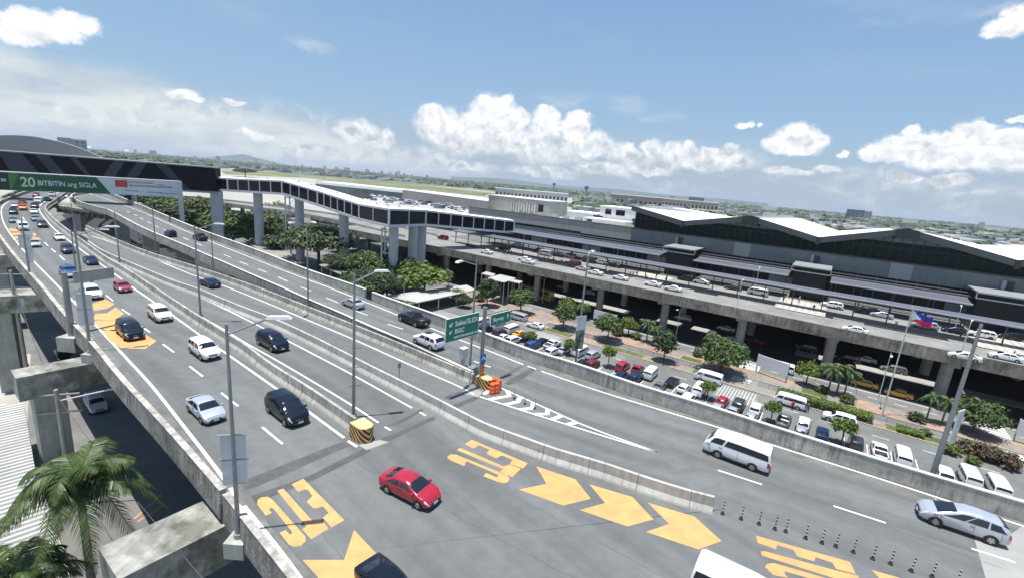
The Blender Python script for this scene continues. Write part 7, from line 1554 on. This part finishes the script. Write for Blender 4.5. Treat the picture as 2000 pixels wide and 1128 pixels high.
# arched hangar, far left
p = P(60, 312, GZ); k = mpp(p); t = empty('hangar', p, -math.atan2(p.x, p.y), 'large grey arched hangar roof at the far left', 'hangar'); mb = MB(); R0_ = []
for y_ in (0, 90):
    R0_.append([(x_ * k, y_, max(2, (1 - (x_ / 128.) ** 2) * 44 * k - (312 - 302) * 0)) for x_ in np.linspace(-122, 112, 40)])
mb.loft(R0_); mb.face([(-122 * k, 0, 0)] + R0_[0] + [(112 * k, 0, 0)]); mb.build('arched_roof', mat('hangar_grey', (.17, .18, .19), .6, .08, .02), t)
mb = MB(); 
for i in range(9): mb.box(((-50 + i * 16) * k, -.5, (9 + (i % 3)) * k), (9 * k, .6, 3.2 * k))
mb.build('pale_doors', mat('far_white', (.55, .55, .54)), t)
mb = MB(); mb.tube([(x_ * k, -.6, (1 - (x_ / 128.) ** 2) * 44 * k) for x_ in np.linspace(20, 112, 20)], .5, 5); mb.build('edge_trim', wb, t)
far_building(120, 140, 271, 280, 308, mat('far_grey', (.26, .27, .28)), 'grey block rising behind the arched hangar', 20); far_building(140, 168, 275, 300, 308, mat('far_grey', (.26, .27, .28)), 'grey office block right of the arched hangar', 30, rows=4)
# concourse behind the footbridge, its roof car park and the aircraft
a0_ = P(600, 360, GZ); C1 = PD(616, 352, 470); C2 = PD(786, 377, 430); C3 = PD(985, 402, 330)
t = empty('concourse', Vector((C2.x, C2.y, GZ)), 0, 'long low airport concourse with a white roof edge behind the footbridge', 'airport concourse')
def seg(nm, A, B, z0, z1, th, m_):
    d = B - A; d.z = 0; L_ = d.length; c = (A + B) / 2; mb = MB(); o = Vector((C2.x, C2.y, 0)); n = Vector((-d.y, d.x, 0)).normalized(); c2 = c + n * th / 2 - o; mb.box((c2.x, c2.y, (z0 + z1) / 2 - GZ), (L_, th, z1 - z0), math.atan2(d.y, d.x)); return mb.build(nm, m_, t)
seg('wall', C1, C2, GZ, C2.z, 26, mat('concourse_glass', (.08, .10, .11), .4, .3, .1)); seg('roof', C1, C2, C2.z, C2.z + 2.6, 30, wroof); seg('wall', C2, C3, GZ, C3.z + 1.5, 26, mat('ribbed_wall', (.25, .24, .23), .8, .1, .3)); seg('roof', C2, C3, C3.z + 1.5, C3.z + 2.0, 27, wroof)
mb = MB()
q = [P(x, y, DZ) for x, y in [(690, 392), (760, 380), (990, 408), (990, 432), (900, 424)]]; mb.prism([(p.x, p.y) for p in q], DZ - 1, DZ); struct(mb, 'roof_car_park', mat('pale_deck', (.40, .39, .36), .9, .1, .1))
rnd2 = random.Random(5); ks = ['suv', 'sedan', 'van', 'hatch', 'pickup']; cs = ['white', 'white', 'silver', 'darkgrey', 'teal', 'grey', 'white']
for k in range(42):
    f = k / 41; x = 722 + f * 180 + rnd2.uniform(-4, 4); y = 385 + f * 22 + rnd2.uniform(-3, 7); kk = rnd2.choice(ks)
    p = P(x, y, DZ); vehicle(kk, p, rnd2.uniform(0, 6.28), rnd2.choice(cs), 'one of the many parked vehicles on the open deck behind the footbridge', 'vehicles parked on the deck behind the footbridge', 0, 1.35)
def aircraft(x, y, wpx, rz, lb):
    p = P(x, y, GZ); k = mpp(p) * wpx / 36; t = empty('airliner', p, rz, lb, 'airliner', 'parked airliners'); t.scale = (k, k, k)
    mb = MB(); mb.loft([[(x_, r_ * math.cos(a), 3.2 + zc + r_ * math.sin(a)) for a in [6.283 * i / 12 for i in range(12)]] for x_, r_, zc in ((18, .1, -.3), (17, 1.2, -.1), (14.5, 1.9, 0), (-9, 1.9, 0), (-15, 1.1, .6), (-18, .2, 1.0))], True); mb.build('fuselage', wb, t, True)
    mb = MB(); mb.face([(2, 1, 2.6), (-3, 1, 2.6), (-7, 17, 3.4), (-5, 17, 3.4)]); mb.face([(2, -1, 2.6), (-5, -17, 3.4), (-7, -17, 3.4), (-3, -1, 2.6)]); mb.build('wings', wb, t)
    mb = MB(); mb.box((-15.5, 0, 7.0), (3.4, .3, 5.5), 0, .6); mb.box((-16, 0, 4.2), (2.2, 11, .2)); mb.build('tail', mat('tail_blue', (.03, .08, .25), .4), t); mb = MB()
    for s_ in (-1, 1): mb.tube([(0, s_ * 5.5, 1.8), (-3.4, s_ * 5.5, 1.9)], .9, 10)
    mb.build('engines', steel, t)
aircraft(640, 352, 18, 1.0, 'white airliner behind the footbridge roof at the left'); aircraft(955, 385, 22, .4, 'white airliner left of the far white pier'); aircraft(1085, 392, 30, 2.6, 'airliner standing right of the far white pier'); aircraft(918, 370, 16, 2.8, 'small far airliner on the airfield left of the white pier')
# umbrella tree on the mound behind the bridge
tree(479, 346, 42, 15, 'umbrella', 'flat crowned tree rising behind the left end of the footbridge', None, seed=0)
# hills on the horizon
mb = MB()
def ridge(px0, px1, peak, D, base):
    n = 60; top_ = []; bot = []
    for i in range(n + 1):
        f = i / n; px = px0 + (px1 - px0) * f; a, _ = azel(px, 300 + px * .07); hh = peak(f); top_.append((D * math.sin(a), D * math.cos(a), GZ + hh)); bot.append((D * .96 * math.sin(a), D * .96 * math.cos(a), GZ - .2))
    mb.loft([bot, top_])
    mb.loft([top_, [(x * 1.05, y * 1.05, GZ - .2) for x, y, z in top_]])
ridge(395, 590, lambda f: 150 * max(0, 1 - abs(f - .42) / .5) ** 1.3, 11500, 0); ridge(880, 1500, lambda f: 60 + 60 * math.sin(f * 9) ** 2 * (1 - f), 11000, 0)
struct(mb, 'hills', mat('hill_green', (.05, .08, .04), .9, .2, .001))

# darker asphalt of the street in the gap below the far ramp
px_sheet([(120, 420), (170, 400), (230, 415), (440, 530), (660, 640), (640, 665), (400, 580), (200, 500)], GZ + .012, mat('dark_asphalt', (.035, .036, .038), .9, .2, .5), 'street')
# ------------------------------------------------------------------ air
mb = MB(); mb.box((0, 6500, 60), (28400, 16400, 155)); hz_ = mb.build('haze', None); hz_.data.materials.clear()
hm = bpy.data.materials.new('haze'); hm.use_nodes = True; hn = hm.node_tree; hn.nodes.clear(); pv = hn.nodes.new('ShaderNodeVolumePrincipled'); ou = hn.nodes.new('ShaderNodeOutputMaterial')
pv.inputs['Color'].default_value = (.80, .88, 1.0, 1); pv.inputs['Density'].default_value = .000075; pv.inputs['Anisotropy'].default_value = .2; hn.links.new(pv.outputs[0], ou.inputs['Volume'])
hz_.data.materials.append(hm); hz_['kind'] = 'stuff'
